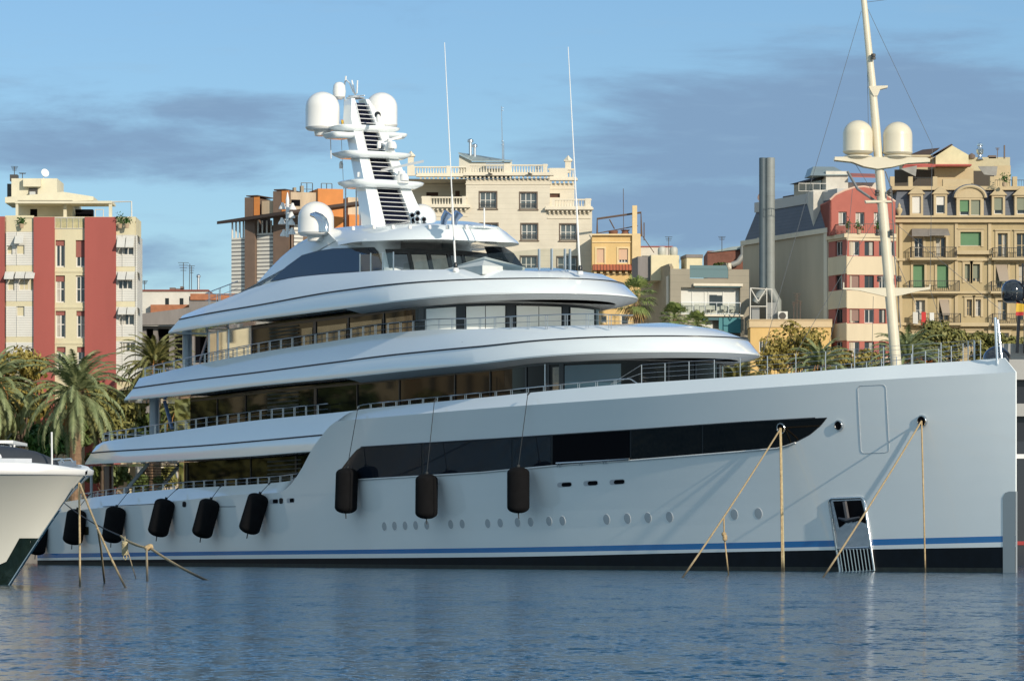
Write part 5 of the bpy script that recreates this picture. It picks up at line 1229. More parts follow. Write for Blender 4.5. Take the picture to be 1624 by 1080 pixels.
# ===== 6. grey stone modern block with glass balcony
f = Fac(1063, 372, 1188, 373); s6 = Fac(1016, 388, 1063, 372); B = bld('modern grey stone block with a glass balcony and teal blinds right of the fan palm', f)
gst = wavemat('grey_stone_cladding', (.30, .27, .21), (.23, .21, .165), 1.5, .85, duty=.06); side = mat('olive_side_render', (.36, .29, .19), .85, var=.15)
op = f.rc(1080, 456, 1174, 499); op2 = f.rc(1113, 505, 1175, 540); pr_ = f.rc(1094, 426, 1155, 442)
part('wall', gst, B, lambda b: (wallmesh(b, f, (0, QZ, f.len, f.z(427)), [op, op2, (pr_[0], pr_[1], pr_[2], f.z(426.9))], .75), f.box(b, (0.05, QZ, f.len, f.z(500)), -11, -.8), f.box(b, (.05, f.z(500), f.len, f.z(443)), -11, -.8)))
part('side_wall', side, B, lambda b: (s6.box(b, (0, QZ, s6.len, s6.z(432, a=s6.len/2)), -.3, 0), b.prism([s6.q(s6.len*.1, s6.z(432, a=s6.len/2), 0), s6.q(s6.len*.98, s6.z(432, a=s6.len/2), 0), s6.q(s6.len*.95, s6.z(427, a=s6.len/2), 0), s6.q(s6.len*.55, s6.z(426.5, a=s6.len/2), 0), s6.q(s6.len*.4, s6.z(417, a=s6.len/2), 0)], s6.n*-.3)))
part('side_trim', trim, B, lambda b: (s6.box(b, (s6.a(1058), s6.z(490), s6.a(1061), s6.z(446)), 0, .1), f.box(b, (f.a(1155), f.z(428), f.a(1160), f.z(417)), -2, 0), b.tube([s6.q(s6.a(1033), s6.z(418, a=s6.len/2), .05), s6.q(s6.a(1044), s6.z(430, a=s6.len/2), .05)], .15, 4)))
part('parapet', gst, B, lambda b: b.prism([f.q(f.a(1155), f.z(427), 0), f.q(f.a(1160), f.z(427), 0), f.q(f.a(1152), f.z(417), 0), f.q(f.a(1151), f.z(417), 0)], f.n*-2))
ins = mat('white_interior_wall', (.62, .62, .58), .7); teal = mat('teal_blind', (.04, .20, .23), .6, var=.1); 
part('balcony_back', ins, B, lambda b: (f.box(b, op, -.74, -.70), [f.box(b, (f.a(x), op[1], f.a(x)+.1, op[3]), -.7, -.64) for x in (1099, 1119, 1125, 1148)]))
part('balcony_door', winglass, B, lambda b: (f.box(b, f.rc(1127, 467, 1139, 492), -.69, -.66), f.box(b, f.rc(1139, 468, 1148, 485), -.69, -.66)))
part('glass_balustrade', clear, B, lambda b: b.quad(f.q(f.a(1080), f.z(498), .05), f.q(f.a(1174), f.z(498), .05), f.q(f.a(1174), f.z(480), .05), f.q(f.a(1080), f.z(480), .05)))
railing(f, f.a(1080), f.a(1174), f.z(498), f.z(479.5), B, steel, o=.08, sp=1.1)
part('roof_balustrade', mat('green_glass', (.12, .19, .20), .1, spec=.8), B, lambda b: f.box(b, (pr_[0], f.z(441), pr_[2], f.z(421)), -.08, -.04))
part('balcony_slab', trim, B, lambda b: (f.box(b, (f.a(1100), f.z(502), f.a(1179), f.z(499.3)), -.5, .3), f.box(b, (f.a(1099), f.z(454), f.a(1177), f.z(450)), 0, .35)))
part('awning_box', mat('teal_dark', (.03, .10, .12), .6), B, lambda b: (f.box(b, (f.a(1101), f.z(456), f.a(1174), f.z(454.2)), -.2, .25), f.box(b, (f.a(1114), f.z(508), f.a(1139), f.z(504)), -.2, .2)))
part('teal_blind', teal, B, lambda b: f.box(b, f.rc(1140, 504, 1174.5, 528), -.1, .05))
part('lower_window', ins, B, lambda b: (f.box(b, f.rc(1114, 508, 1132, 540), -.74, -.7),))
def chair_set(b):
    for x in (1106, 1124, 1131, 1148, 1160):
        c = f.q(f.a(x), f.z(498), -.3); b.box(c.x-.22, c.y-.2, c.z+.4, c.x+.22, c.y+.2, c.z+.46); b.box(c.x-.22, c.y+.16, c.z+.4, c.x+.22, c.y+.2, c.z+.85)
        for dx in (-.2, .17): b.box(c.x+dx, c.y-.18, c.z, c.x+dx+.04, c.y-.14, c.z+.4)
tag(part('balcony_furniture', ins, None, chair_set), 'white chairs on the glass balcony of the grey stone block', 'garden furniture')
rb = mat('cream_roof_box', (.68, .60, .40), .85, var=.1)
part('roof_room', rb, B, lambda b: (f.box(b, (f.a(1047), f.z(440), f.a(1092), f.z(399)), -9, -5), f.box(b, (f.a(1101), f.z(430), f.a(1126), f.z(404)), -7, -4)))
part('roof_cap', conc, B, lambda b: (f.box(b, (f.a(1100), f.z(404), f.a(1127), f.z(399)), -7.1, -3.9), f.box(b, (f.a(1027), f.z(440), f.a(1046.5), f.z(401)), -9, -5.5)))  # left grey block stands in for the cream room's shaded left face
part('water_tank', mat('pale_tank', (.45, .45, .40), .5), B, lambda b: [b.lathe([(.3, 0), (.4, .2), (.4, .65), (.3, .85), (.08, .9)], f.q(f.a(x), f.z(399.5), -6), seg=14) for x in (1067, 1086)], smooth=40)
part('roof_aerial', dframe, B, lambda b: (yagi(b, f.q(f.a(1078), f.z(399), -6), 1.8, .35, 3), yagi(b, f.q(f.a(1170), f.z(390), -8), 1.5, .35, 3)))
f = Fac(1010, 402, 1068, 402); B = bld('white roof terrace wall with red coping behind the ochre house', f, name='house')
part('wall', mat('white_render', (.6, .6, .5)), B, lambda b: f.box(b, (f.a(1010), QZ, f.a(1066), f.z(392)), -8, 0)); part('coping', red, B, lambda b: f.box(b, (f.a(1010), f.z(392), f.a(1067), f.z(390.5)), -8, .1)); part('window', winglass, B, lambda b: f.box(b, f.rc(1018, 406, 1030, 420), 0, .04))
f = Fac(1120, 398, 1192, 398); B = bld('red-brown brick house with a sloping grey roof behind the modern stone block', f, name='house')
part('wall', mat('dark_red_brick', (.20, .085, .06), .9, var=.3, vscale=1.5), B, lambda b: f.box(b, (f.a(1122), QZ, f.a(1190), f.z(398)), -8, 0)); part('roof', zr, B, lambda b: b.prism([f.q(f.a(1123), f.z(401), .2), f.q(f.a(1190), f.z(394), .2), f.q(f.a(1190), f.z(389), .2), f.q(f.a(1160), f.z(392), .2)], f.n*-7))
part('duct', mat('galvanised_duct', (.32, .32, .30), .5, metal=.3), B, lambda b: b.tube([f.q(f.a(1178), f.z(391), .6), f.q(f.a(1178), f.z(405), .6), f.q(f.a(1170), f.z(417), .6), f.q(f.a(1160), f.z(421), .6)], .3, 8), smooth=50)
# ===== 8. low yellow house
f = Fac(1190, 366, 1318, 366); B = bld('low yellow house behind the bow railing, under the two tall grey pipes', f, name='house')
hs = [f.rc(1204, 541, 1222, 558), f.rc(1204, 575, 1222, 592)]
part('wall', mat('warm_yellow_render', (.66, .44, .17), .85, var=.12, streak=True), B, lambda b: (wallmesh(b, f, (0, QZ, f.len, f.z(512)), hs, .2), f.box(b, (0, QZ, f.len, f.z(513)), -4, -.3)))
part('parapet', mat('pale_tan_parapet', (.60, .46, .28), .85, var=.1), B, lambda b: (f.box(b, (-.1, f.z(519), f.len+.1, f.z(507.5)), -4, .12), f.box(b, (-.15, f.z(508), f.len+.1, f.z(506.5)), -4, .22)))
for r in hs: window(f, r, B, 4, 1, .2, wframe, curt=2)
# ===== 9. blank gable block with slate mansard, ducts and red striped front
g = Fac(1178, 384, 1314, 368); fr = Fac(1314, 368, 1343, 364.5); f = Fac(1343, 364.5, 1421, 365); B = bld('red and cream striped front with a curved red gable beside a blank beige wall', f)
beige = mat('beige_blank_render', (.47, .41, .31), .9, var=.15, vscale=.3, streak=True); slate = wavemat('blue_grey_slate', (.105, .12, .15), (.07, .08, .1), 3., .7, duty=.1)
zg = g.z(378, a=g.len/2)
part('gable_wall', beige, B, lambda b: b.prism([g.q(0, QZ, 0), g.q(g.len, QZ, 0), g.q(g.len, zg+.15, 0), g.q(0, zg-.15, 0)], g.n*-2))
part('gable_coping', trim, B, lambda b: (g.box(b, (-.1, zg-.1, g.len+.1, zg+.35), -.5, .2), g.box(b, (g.len-.75, QZ, g.len-.1, zg), 0, .12)))
zs0, zs1 = zg+.35, g.z(326, a=g.len/2)
part('mansard', slate, B, lambda b: b.prism([g.q(.2, zs0, -.1), g.q(g.len*1.05, zs0, -.1), g.q(g.len*1.0, zs1, -1.2), g.q(.5, zs1, -1.2)], g.n*-1.0))
part('metal_parapet', mat('grey_metal_parapet', (.40, .41, .40), .5), B, lambda b: g.box(b, (.3, zs1, g.len*.98, zs1+.95), -2, -1.1))
part('terrace_screen', mat('green_grey_glass', (.14, .20, .20), .1, spec=.8), B, lambda b: g.box(b, (g.a(1231), zs1+.95, g.a(1274), zs1+2.2), -2, -1.9))
part('terrace_roof', can, B, lambda b: (b.prism([g.q(g.a(1229), zs1+2.2, -1.5), g.q(g.a(1286), zs1+2.2, -1.5), g.q(g.a(1275), zs1+2.9, -3), g.q(g.a(1240), zs1+2.6, -3)], g.n*-2), g.box(b, (g.a(1212), g.z(322), g.a(1228), g.z(305)), -3, -2)))
part('wall_patch', mat('grey_patch', (.33, .32, .28)), B, lambda b: g.box(b, (g.a(1199.5), g.z(381), g.a(1207), g.z(370)), -.3, -.05))
part('satellite_dish', mat('rusty_dish', (.32, .22, .18), .6), B, lambda b: dish(b, g.q(g.a(1191), zs1+1.4, -1.2), .45, (-.6, -.7, .3)), smooth=40)
# striped front (two facets)
rbr = mat('salmon_red_stucco', (.41, .125, .095), .85, var=.12, vscale=.6); cr9 = mat('pale_cream_stucco', (.66, .55, .38), .85, var=.12, vscale=.6, streak=True)
rows9 = [(382, 407), (436, 461), (489.5, 513.5), (541, 566), (592, 612)]
def front(fc, x0, x1, wcols):
    hs = []
    zz = lambda y: fc.z(y)
    for (y0, y1) in rows9:
        for (a_, c_) in wcols: hs.append((fc.a(a_), zz(y1)+.06, fc.a(c_), zz(y0)-.06))
    ys = [372]+[y for r in rows9 for y in r]
    part('cream_band', cr9, B, lambda b: [wallmesh(b, fc, (0, zz(ys[i+1]), fc.len, zz(ys[i])), [], .2, .06) for i in range(0, len(ys)-1, 2)]+[fc.box(b, (0, zz(ys[i+1]), fc.len, zz(ys[i])), -.3, .055) for i in range(0, len(ys)-1, 2)])
    part('red_band', rbr, B, lambda b: [wallmesh(b, fc, (0, zz(y1), fc.len, zz(y0)), hs, .25) for (y0, y1) in rows9])
    part('inner_wall', beige, B, lambda b: fc.box(b, (0, QZ, fc.len, zz(374)), -(.9 if fc is fr else 9), -.35))
    for k, h in enumerate(hs): window(fc, h, B, 2, 1, .25, dframe if k % 3 else wframe, fw=.07, shut=mat('brown_roller', (.25, .15, .12), .7) if k in (4, 7, 8) else None, sh=.85, curt=(k % 3 == 1)*2)
front(fr, 1314, 1343, [(1325, 1336)]); front(f, 1343, 1421, [(1347, 1363), (1371, 1386), (1394, 1404.5), (1410, 1418)])
# recessed top floor under curved red gable
zt0, zt1 = f.z(371), f.z(295); top9 = f.sub(-2.)
hs = [top9.rc(1330, 336, 1343, 358), top9.rc(1357, 337, 1371, 358), top9.rc(1386, 337, 1396, 358)]
cur = [(1317, 318), (1325, 310), (1340, 303), (1355, 298), (1370, 296.5), (1385, 299), (1400, 306), (1412, 314), (1420, 320)]
def gab(b):
    wallmesh(b, top9, (top9.a(1317), zt0, top9.a(1420), top9.z(322)), hs, .3)
    b.prism([top9.q(top9.a(1317), top9.z(322), 0)]+[top9.q(top9.a(1420), top9.z(322), 0)]+[top9.q(top9.a(x), top9.z(y), 0) for x, y in cur[::-1]], top9.n*-.4)
    top9.box(b, (top9.a(1317), zt0, top9.a(1420), top9.z(320)), -6, -.6); b.obox(top9.q(top9.a(1317), zt0, -6), top9.n*6, top9.d*.1, Vector((0, 0, top9.z(318)-zt0)))
part('curved_gable', rbr, B, gab)
part('gable_edge', mat('pale_pink_edge', (.62, .42, .32), .8), B, lambda b: b.tube([top9.q(top9.a(x), top9.z(y), -.1) for x, y in cur], .13, 6))
for r in hs: window(top9, r, B, 2, 1, .3, wframe, fw=.09, curt=1)
part('terrace_floor', cr9, B, lambda b: (b.prism([fr.q(-.1, zt0, .25), fr.q(fr.len, zt0, .25), f.q(f.len, zt0, .25), f.q(f.len, zt0, -5), fr.q(0, zt0, -5)], Vector((0, 0, -.35)))))
railing(f, .1, f.len, zt0, f.z(355), B, dframe, o=.1, sp=.2); railing(fr, 0, fr.len, zt0, fr.z(356), B, dframe, o=.1, sp=.2)
hb_ = f.sub(-7.)
part('roof_house', mat('pale_roof_house', (.60, .57, .50), .8, var=.2), B, lambda b: (hb_.box(b, (hb_.a(1310), zt0, hb_.a(1345), hb_.z(272)), -5, 0), hb_.box(b, (hb_.a(1345), zt0, hb_.a(1400), hb_.z(288)), -5, -1), hb_.box(b, (hb_.a(1290), zt0, hb_.a(1312), hb_.z(302)), -4, 0)))
part('roof_house_roof', zr, B, lambda b: (b.prism([hb_.q(hb_.a(1284), hb_.z(280), .3), hb_.q(hb_.a(1346), hb_.z(279), .3), hb_.q(hb_.a(1330), hb_.z(262), -2), hb_.q(hb_.a(1296), hb_.z(262), -2)], hb_.n*-3)))
part('roof_awning', mat('dusty_red_awning', (.34, .12, .10), .8, var=.2), B, lambda b: b.prism([hb_.q(hb_.a(1348), hb_.z(283), 1), hb_.q(hb_.a(1400), hb_.z(284), 1), hb_.q(hb_.a(1400), hb_.z(276), -1), hb_.q(hb_.a(1352), hb_.z(275), -1)], Vector((0, 0, .1))))
railing(f.sub(-3), f.a(1276), f.a(1322), f.z(300), f.z(287), B, wframe, sp=.6, name='roof_railing')
# terrace plants in pots
lf = leafmat('terrace_plant_leaf', (.03, .07, .02), (.10, .15, .045))
# two tall pipes with plant platform
for nm, x, r_, y1, mt in (('dark_duct', 1209.5, 5.6, 457, mat('dark_green_duct', (.07, .10, .12), .55, metal=.0, var=.15)), ('grey_duct', 1221.5, 7.4, 462, mat('light_grey_duct', (.24, .26, .25), .55, metal=.0, var=.15))):
    Dd = 372.; r = r_*Dd/FPX; c = P(x, y1, Dd); h = P(x, 251, Dd).z-c.z
    m_ = MB(); m_.lathe([(r, 0), (r, h), (r*.9, h+.02), (r*.9, h-.3)], c, seg=20)
    if nm == 'grey_duct': m_.tube([c+Vector((0, 0, .2)), c+Vector((.6, 0, -1)), c+Vector((.75, 0, -2.2))], [r, r*1.1, r*.7], 14)
    for k in range(1, 7): m_.lathe([(r*1.03, h*k/7), (r*1.03, h*k/7+.12)], c, seg=20)
    tag(m_.build('exhaust_duct', mt, None, smooth=40), 'darker left one of two tall ventilation pipes on the blank beige wall' if nm == 'dark_duct' else 'lighter right one of two tall ventilation pipes, bent at its foot', 'duct')
T = thing('plant_platform', 'steel rooftop frame with air handling units at the foot of the two pipes', 'air handling unit', P(1215, 507, 370))
part('frame', wframe, T, lambda b: [b.tube([P(x0, y0, 369), P(x1, y1, 369)], .05, 5) for x0, y0, x1, y1 in ((1190, 508, 1190, 457), (1216, 508, 1216, 457), (1224, 508, 1224, 458), (1190, 457, 1224, 459), (1190, 486, 1216, 486), (1190, 457, 1202, 478), (1202, 478, 1216, 457), (1190, 508, 1216, 508))])
part('unit', mat('grey_unit', (.24, .25, .25), .6), T, lambda b: (b.box(P(1192, 508, 370).x, 369.5, P(0, 507, 370).z, P(1204, 508, 370).x, 371, P(0, 489, 370).z), b.box(P(1216, 0, 370).x, 370, P(0, 507, 370).z, P(1232, 0, 370).x, 372, P(0, 480, 370).z)))
part('unit_duct', mat('light_grey_duct', (.24, .26, .25)), T, lambda b: b.tube([P(1198, 480, 371), P(1204, 468, 371), P(1212, 462, 371)], .35, 8), smooth=50)
part('air_conditioner', ins, T, lambda b: b.box(P(1233, 0, 370).x, 369, P(0, 507, 370).z, P(1248, 0, 370).x, 370, P(0, 495, 370).z)); part('fan_grille', dframe, T, lambda b: b.lathe([(.33, 0), (.33, .02)], P(1241, 501, 368.99), (0, -1, 0), seg=16))
T = thing('tv_aerial', 'thin brown aerial in front of the blank beige wall, right of the pipes', 'aerial', P(1264, 507, 366))
part('mast', mat('rusty_frame', (.12, .08, .06)), T, lambda b: (yagi(b, P(1264, 507, 366), 2.4, .35, 5), yagi(b, P(1259, 507, 366), 1.6, .2, 3), yagi(b, P(1269, 507, 366), 1.7, .2, 3)))
# ===== 10. ornate tan block on the right
D10 = 372.
tanw = mat('tan_stucco', (.42, .335, .19), .88, var=.18, vscale=.5, streak=True); tant = mat('tan_trim', (.50, .40, .245), .85, var=.12, vscale=.7)
f = Fac(1416, D10, 1660, D10); B = bld('ornate tan block with slate mansard, arched dormers and iron balconies at the right', f)
cols = []
holes = []
def rr_(x0, y0, x1, y1): return f.rc(x0, y0, x1, y1)
bwin = [(1450, 377, 1464, 408), (1484, 376, 1500, 408), (1582, 370, 1598, 408), (1612, 370, 1630, 408), (1448, 420, 1466, 457), (1486, 420, 1504, 457), (1580, 420, 1598, 457), (1615, 420, 1632, 457), (1452, 476, 1467, 508), (1490, 476, 1505, 508), (1582, 476, 1597, 508), (1616, 476, 1632, 508),
        (1523, 368, 1556, 390), (1530, 419, 1539, 447), (1542, 419, 1554, 447), (1533, 475, 1541.5, 501), (1547, 475, 1555.5, 501), (1450, 530, 1466, 560), (1488, 530, 1504, 560), (1535, 528, 1554, 550), (1583, 528, 1600, 560), (1640, 376, 1655, 408), (1642, 420, 1656, 457)]
hs = [rr_(*w) for w in bwin]
part('wall', tanw, B, lambda b: (wallmesh(b, f, (0, QZ, f.len, f.z(350)), hs, .35), f.box(b, (0, QZ, f.len, f.z(350.5)), -12, -.45), b.quad(f.q(0, QZ, -12), f.q(0, QZ, 0), f.q(0, f.z(350), 0), f.q(0, f.z(350), -12))))
grn = mat('green_shutter', (.10, .22, .11), .7, var=.1); gry = mat('grey_green_shutter', (.20, .22, .16), .7)
for k, r in enumerate(hs):
    window(f, r, B, 2 if k not in (12,) else 4, 2, .35, tant if k % 4 else wframe, fw=.08, shut=(grn if k in (4, 5, 12) else gry if k in (6, 13, 14) else None), sh=(1. if k in (4, 5) else .95 if k == 12 else .8), curt=(k % 3))
part('window_surround', tant, B, lambda b: [(f.box(b, (r[0]-.22, r[1]-.1, r[0], r[3]+.25), 0, .1), f.box(b, (r[2], r[1]-.1, r[2]+.22, r[3]+.25), 0, .1), f.box(b, (r[0], r[3], r[2], r[3]+.25), 0, .1), f.box(b, (r[0]-.3, r[3]+.25, r[2]+.3, r[3]+.34), 0, .22)) for r in hs])
for x in (1426, 1514, 1567, 1640):
    part('pilaster', tant, B, lambda b: f.box(b, (f.a(x), QZ, f.a(x+5), f.z(352)), 0, .14))
part('string_course', tant, B, lambda b: [f.box(b, (0, f.z(y), f.len, f.z(y)+.25), 0, .25) for y in (414, 466, 516)]+[f.box(b, (f.a(1517), f.z(y), f.a(1574), f.z(y)+.35), 0, .5) for y in (404, 518)])
part('cornice', tant, B, lambda b: (f.box(b, (-.2, f.z(353.5), f.len, f.z(346)), -.4, .45), f.box(b, (-.4, f.z(346), f.len, f.z(343)), -.4, .8)))
ironm = mat('black_iron', (.03, .03, .03), .6)
for x0, x1, y0, y1 in [(1443, 1515, 393, 410), (1573, 1660, 394, 410), (1441, 1520, 446, 463), (1571, 1660, 447, 463), (1449, 1522, 498, 513), (1573, 1660, 498, 514), (1445, 1520, 552, 566)]:
    part('balcony_slab', tant, B, lambda b: (f.box(b, (f.a(x0)-.1, f.z(y1+3.5), f.a(x1)+.1, f.z(y1)), 0, 1.), f.box(b, (f.a(x0)+.2, f.z(y1+6), f.a(x1)-.2, f.z(y1+3.5)), 0, .6)))
    railing(f, f.a(x0), f.a(x1), f.z(y1), f.z(y0), B, ironm, o=.95, sp=.17, ends=.95)
# mansard with dormers
m0, m1 = f.z(345), f.z(300.5)
part('mansard', slate, B, lambda b: b.prism([f.q(.1, m0, -.35), f.q(.5, m1, -1.0), f.q(.5, m1, -9), f.q(.1, m0, -9)], f.d*(f.len)))
part('terrace_parapet', tant, B, lambda b: (f.box(b, (0, m1, f.len, m1+.35), -9, -.6), [f.box(b, (f.a(x), m1+.35, f.a(x+7), f.z(279)), -1.4, -.8) for x in (1411+2, 1442, 1481, 1572, 1608)], f.box(b, (f.a(1497), m1+.35, f.a(1542), f.z(283)), -1.6, -.9)))
def dormer(xc, hw, yt, yb, arch=False, nw=1):
    a0, a1 = f.a(xc-hw), f.a(xc+hw); z0, z1 = f.z(yb), f.z(yt); wd = (a1-a0); inner = []
    fw = wd*.17
    if nw == 1: inner = [(a0+fw, z0+.25, a1-fw, z1-.2)]
    else: inner = [(a0+fw*.7, z0+.25, a0+wd*.47, z1-.2), (a0+wd*.53, z0+.25, a1-fw*.7, z1-.2)]
    b = MB(); wallmesh(b, f, (a0, z0, a1, z1), inner, .3, .05); b.obox(f.q(a0, z0, -1.6), f.d*.02, f.n*1.64, Vector((0, 0, z1-z0))); b.obox(f.q(a1-.02, z0, -1.6), f.d*.02, f.n*1.64, Vector((0, 0, z1-z0)))
    if arch:
        n = 14; c = (a0+a1)/2; rr0 = wd/2+.15; arc = [f.q(c+rr0*math.cos(math.pi*i/n), z1+rr0*.75*math.sin(math.pi*i/n), .1) for i in range(n+1)]
        b.prism(arc, f.n*-1.5); d = b.build('dormer', tant, B); part('dormer_arch', slate, d, lambda bb: bb.tube([q-f.n*.3 for q in arc], .28, 6)) ; part('dormer_trim', tant, d, lambda bb: bb.tube([q+f.n*.1 for q in arc], .14, 6))
    else:
        b.prism([f.q(a0-.2, z1, .2), f.q(a1+.2, z1, .2), f.q(a1-.15, z1+.35, .2), f.q((a0+a1)/2, z1+.75, .2), f.q(a0+.15, z1+.35, .2)], f.n*-1.6); d = b.build('dormer', tant, B)
    for k, r in enumerate(inner):
        window(f, r, d if False else B, 1 if nw == 1 else 1, 2, .3, wframe, o=.05, fw=.08, shut=(wframe if xc < 1500 else grn if nw == 2 and k == 0 else gry), sh=(.95 if xc < 1470 else .5 if xc < 1500 else .75 if k == 0 else .95), name='dormer_window')
for a in [(1453.5, 10.5, 308, 343), (1491.5, 10.5, 308, 343), (1583.5, 10.5, 310, 344), (1619.5, 10.5, 310, 344)]: dormer(*a)
dormer(1538.5, 21.5, 314, 346, True, 2)
part('stone_urn', tant, B, lambda b: b.lathe([(.15, 0), (.12, .25), (.28, .5), (.3, .75), (.12, .95), (.15, 1.1), (.02, 1.35)], f.q(f.a(1426), m0, .1), seg=14), smooth=40)
# roof terrace world
rt = f.sub(-6.)
part('roof_room', mat('warm_cream_room', (.50, .44, .29), .85, var=.15), B, lambda b: (rt.box(b, (rt.a(1436), m1, rt.a(1604), rt.z(248)), -6, -1), rt.box(b, (rt.a(1440), rt.z(249), rt.a(1477), rt.z(246)), -5, 0)))
part('gable_room', mat('pale_yellow_room', (.66, .60, .38), .85, var=.15), B, lambda b: b.prism([rt.q(rt.a(1484), rt.z(265), 0), rt.q(rt.a(1536), rt.z(265), 0), rt.q(rt.a(1536), rt.z(246), 0), rt.q(rt.a(1510), rt.z(231), 0), rt.q(rt.a(1484), rt.z(248), 0)], rt.n*-5))
part('gable_roof', can, B, lambda b: (b.prism([rt.q(rt.a(1472), rt.z(250), .3), rt.q(rt.a(1476), rt.z(248), .3), rt.q(rt.a(1511), rt.z(230), .3), rt.q(rt.a(1508), rt.z(229), .3)], rt.n*-5.5), b.prism([rt.q(rt.a(1437), rt.z(246), -2), rt.q(rt.a(1472), rt.z(246), -2), rt.q(rt.a(1498), rt.z(228), -4), rt.q(rt.a(1470), rt.z(231), -4)], rt.n*-2)))
part('terrace_shade', mat('red_roof_shade', (.42, .10, .08), .8, var=.1), B, lambda b: (rt.box(b, (rt.a(1431), rt.z(265.5), rt.a(1538), rt.z(263)), 0, 1.5), b.prism([rt.q(rt.a(1428), rt.z(270), 2), rt.q(rt.a(1480), rt.z(268), 2), rt.q(rt.a(1480), rt.z(262), 0), rt.q(rt.a(1440), rt.z(260), 0)], Vector((0, 0, .1)))))
part('terrace_curtain', mat('grey_tarp', (.30, .29, .27), .8, var=.3), B, lambda b: (b.prism([rt.q(rt.a(1424), rt.z(272), 2.5), rt.q(rt.a(1450), rt.z(267), 2.5), rt.q(rt.a(1448), rt.z(284), 2.5), rt.q(rt.a(1432), rt.z(276), 2.5)], rt.n*-.1), b.prism([rt.q(rt.a(1546), rt.z(268), 2.5), rt.q(rt.a(1577), rt.z(268), 2.5), rt.q(rt.a(1575), rt.z(283), 2.5), rt.q(rt.a(1556), rt.z(281), 2.5)], rt.n*-.1)))
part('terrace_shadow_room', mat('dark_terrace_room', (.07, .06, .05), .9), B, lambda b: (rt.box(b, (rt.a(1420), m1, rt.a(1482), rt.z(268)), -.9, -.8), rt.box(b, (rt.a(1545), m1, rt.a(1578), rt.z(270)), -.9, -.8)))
part('terrace_wall', tant, B, lambda b: (rt.box(b, (rt.a(1483), m1, rt.a(1545), rt.z(266)), -.9, -.6), rt.box(b, (rt.a(1578), m1, rt.a(1604), rt.z(262)), -.9, -.6)))
railing(f.sub(-1), f.a(1449), f.a(1482), f.z(296), f.z(280), B, ironm, sp=.22, name='terrace_railing'); railing(f.sub(-1), f.a(1580), f.a(1660), f.z(296), f.z(284), B, ironm, sp=.22, name='terrace_railing')
c = rt.q(rt.a(1556), rt.z(252), -1)
part('roof_ventilator', chrome, B, lambda b: b.lathe([(.35, 0), (.2, .2), (.2, .5), (.32, .6), (.36, .95), (.22, 1.15), (.22, 1.3), (.3, 1.35), (.3, 1.5), (.03, 1.6)], c, seg=16), smooth=40)
part('roof_fixture', mat('grey_brown_clutter', (.16, .12, .1)), B, lambda b: (yagi(b, rt.q(rt.a(1584), rt.z(250), -1), 1., .2, 3), rt.box(b, (rt.a(1570), rt.z(250), rt.a(1582), rt.z(245)), -2, -1), b.tube([rt.q(rt.a(1595), rt.z(250), -1), rt.q(rt.a(1595), rt.z(229), -1)], .08, 5), b.lathe([(.3, 0), (.35, .3), (.05, .5)], rt.q(rt.a(1543), rt.z(250), -1), seg=12)))
# balcony awnings and washing
part('balcony_awning', mat('grey_striped_awning', (.22, .20, .18), .85, var=.2), B, lambda b: [b.prism([f.q(f.a(x0), f.z(y0), .1), f.q(f.a(x1), f.z(y0), .1), f.q(f.a(x1)+.1, f.z(y1), 1.1), f.q(f.a(x0)-.1, f.z(y1), 1.1)], Vector((0, 0, -.08))) for x0, x1, y0, y1 in ((1446, 1471, 363, 375), (1472, 1503, 363, 374))])
part('balcony_blind', mat('faded_blind', (.34, .28, .22), .85), B, lambda b: [b.prism([f.q(f.a(x0), f.z(y0), .1), f.q(f.a(x1), f.z(y0), .1), f.q(f.a(x1)+.1, f.z(y1), .6), f.q(f.a(x0)+.3, f.z(y1), .6)], Vector((0, 0, -.06))) for x0, x1, y0, y1 in ((1579, 1597, 420, 446), (1489, 1504, 475, 500))])
for k, (x, y0, y1, w_, cc, nm) in enumerate([(1450, 496, 514, 8, (.55, .54, .5), 'pale cloth drying on the lower iron balcony, leftmost of the washing'), (1463, 496, 516, 7, (.48, .04, .04), 'red cloth drying on the lower iron balcony of the tan block'), (1476, 497, 514, 7, (.62, .62, .6), 'white cloth drying on the lower iron balcony right of the red one')]):
    o = part('washing', mat('cloth_%d' % k, cc, .9), None, lambda b: b.prism([f.q(f.a(x-w_/2), f.z(y1), 1.05), f.q(f.a(x+w_/2), f.z(y1+1), 1.05), f.q(f.a(x+w_/2), f.z(y0), 1.02), f.q(f.a(x-w_/2), f.z(y0), 1.02)], f.n*.05)); tag(o, nm, 'washing', 'washing on the balcony')
f10 = f
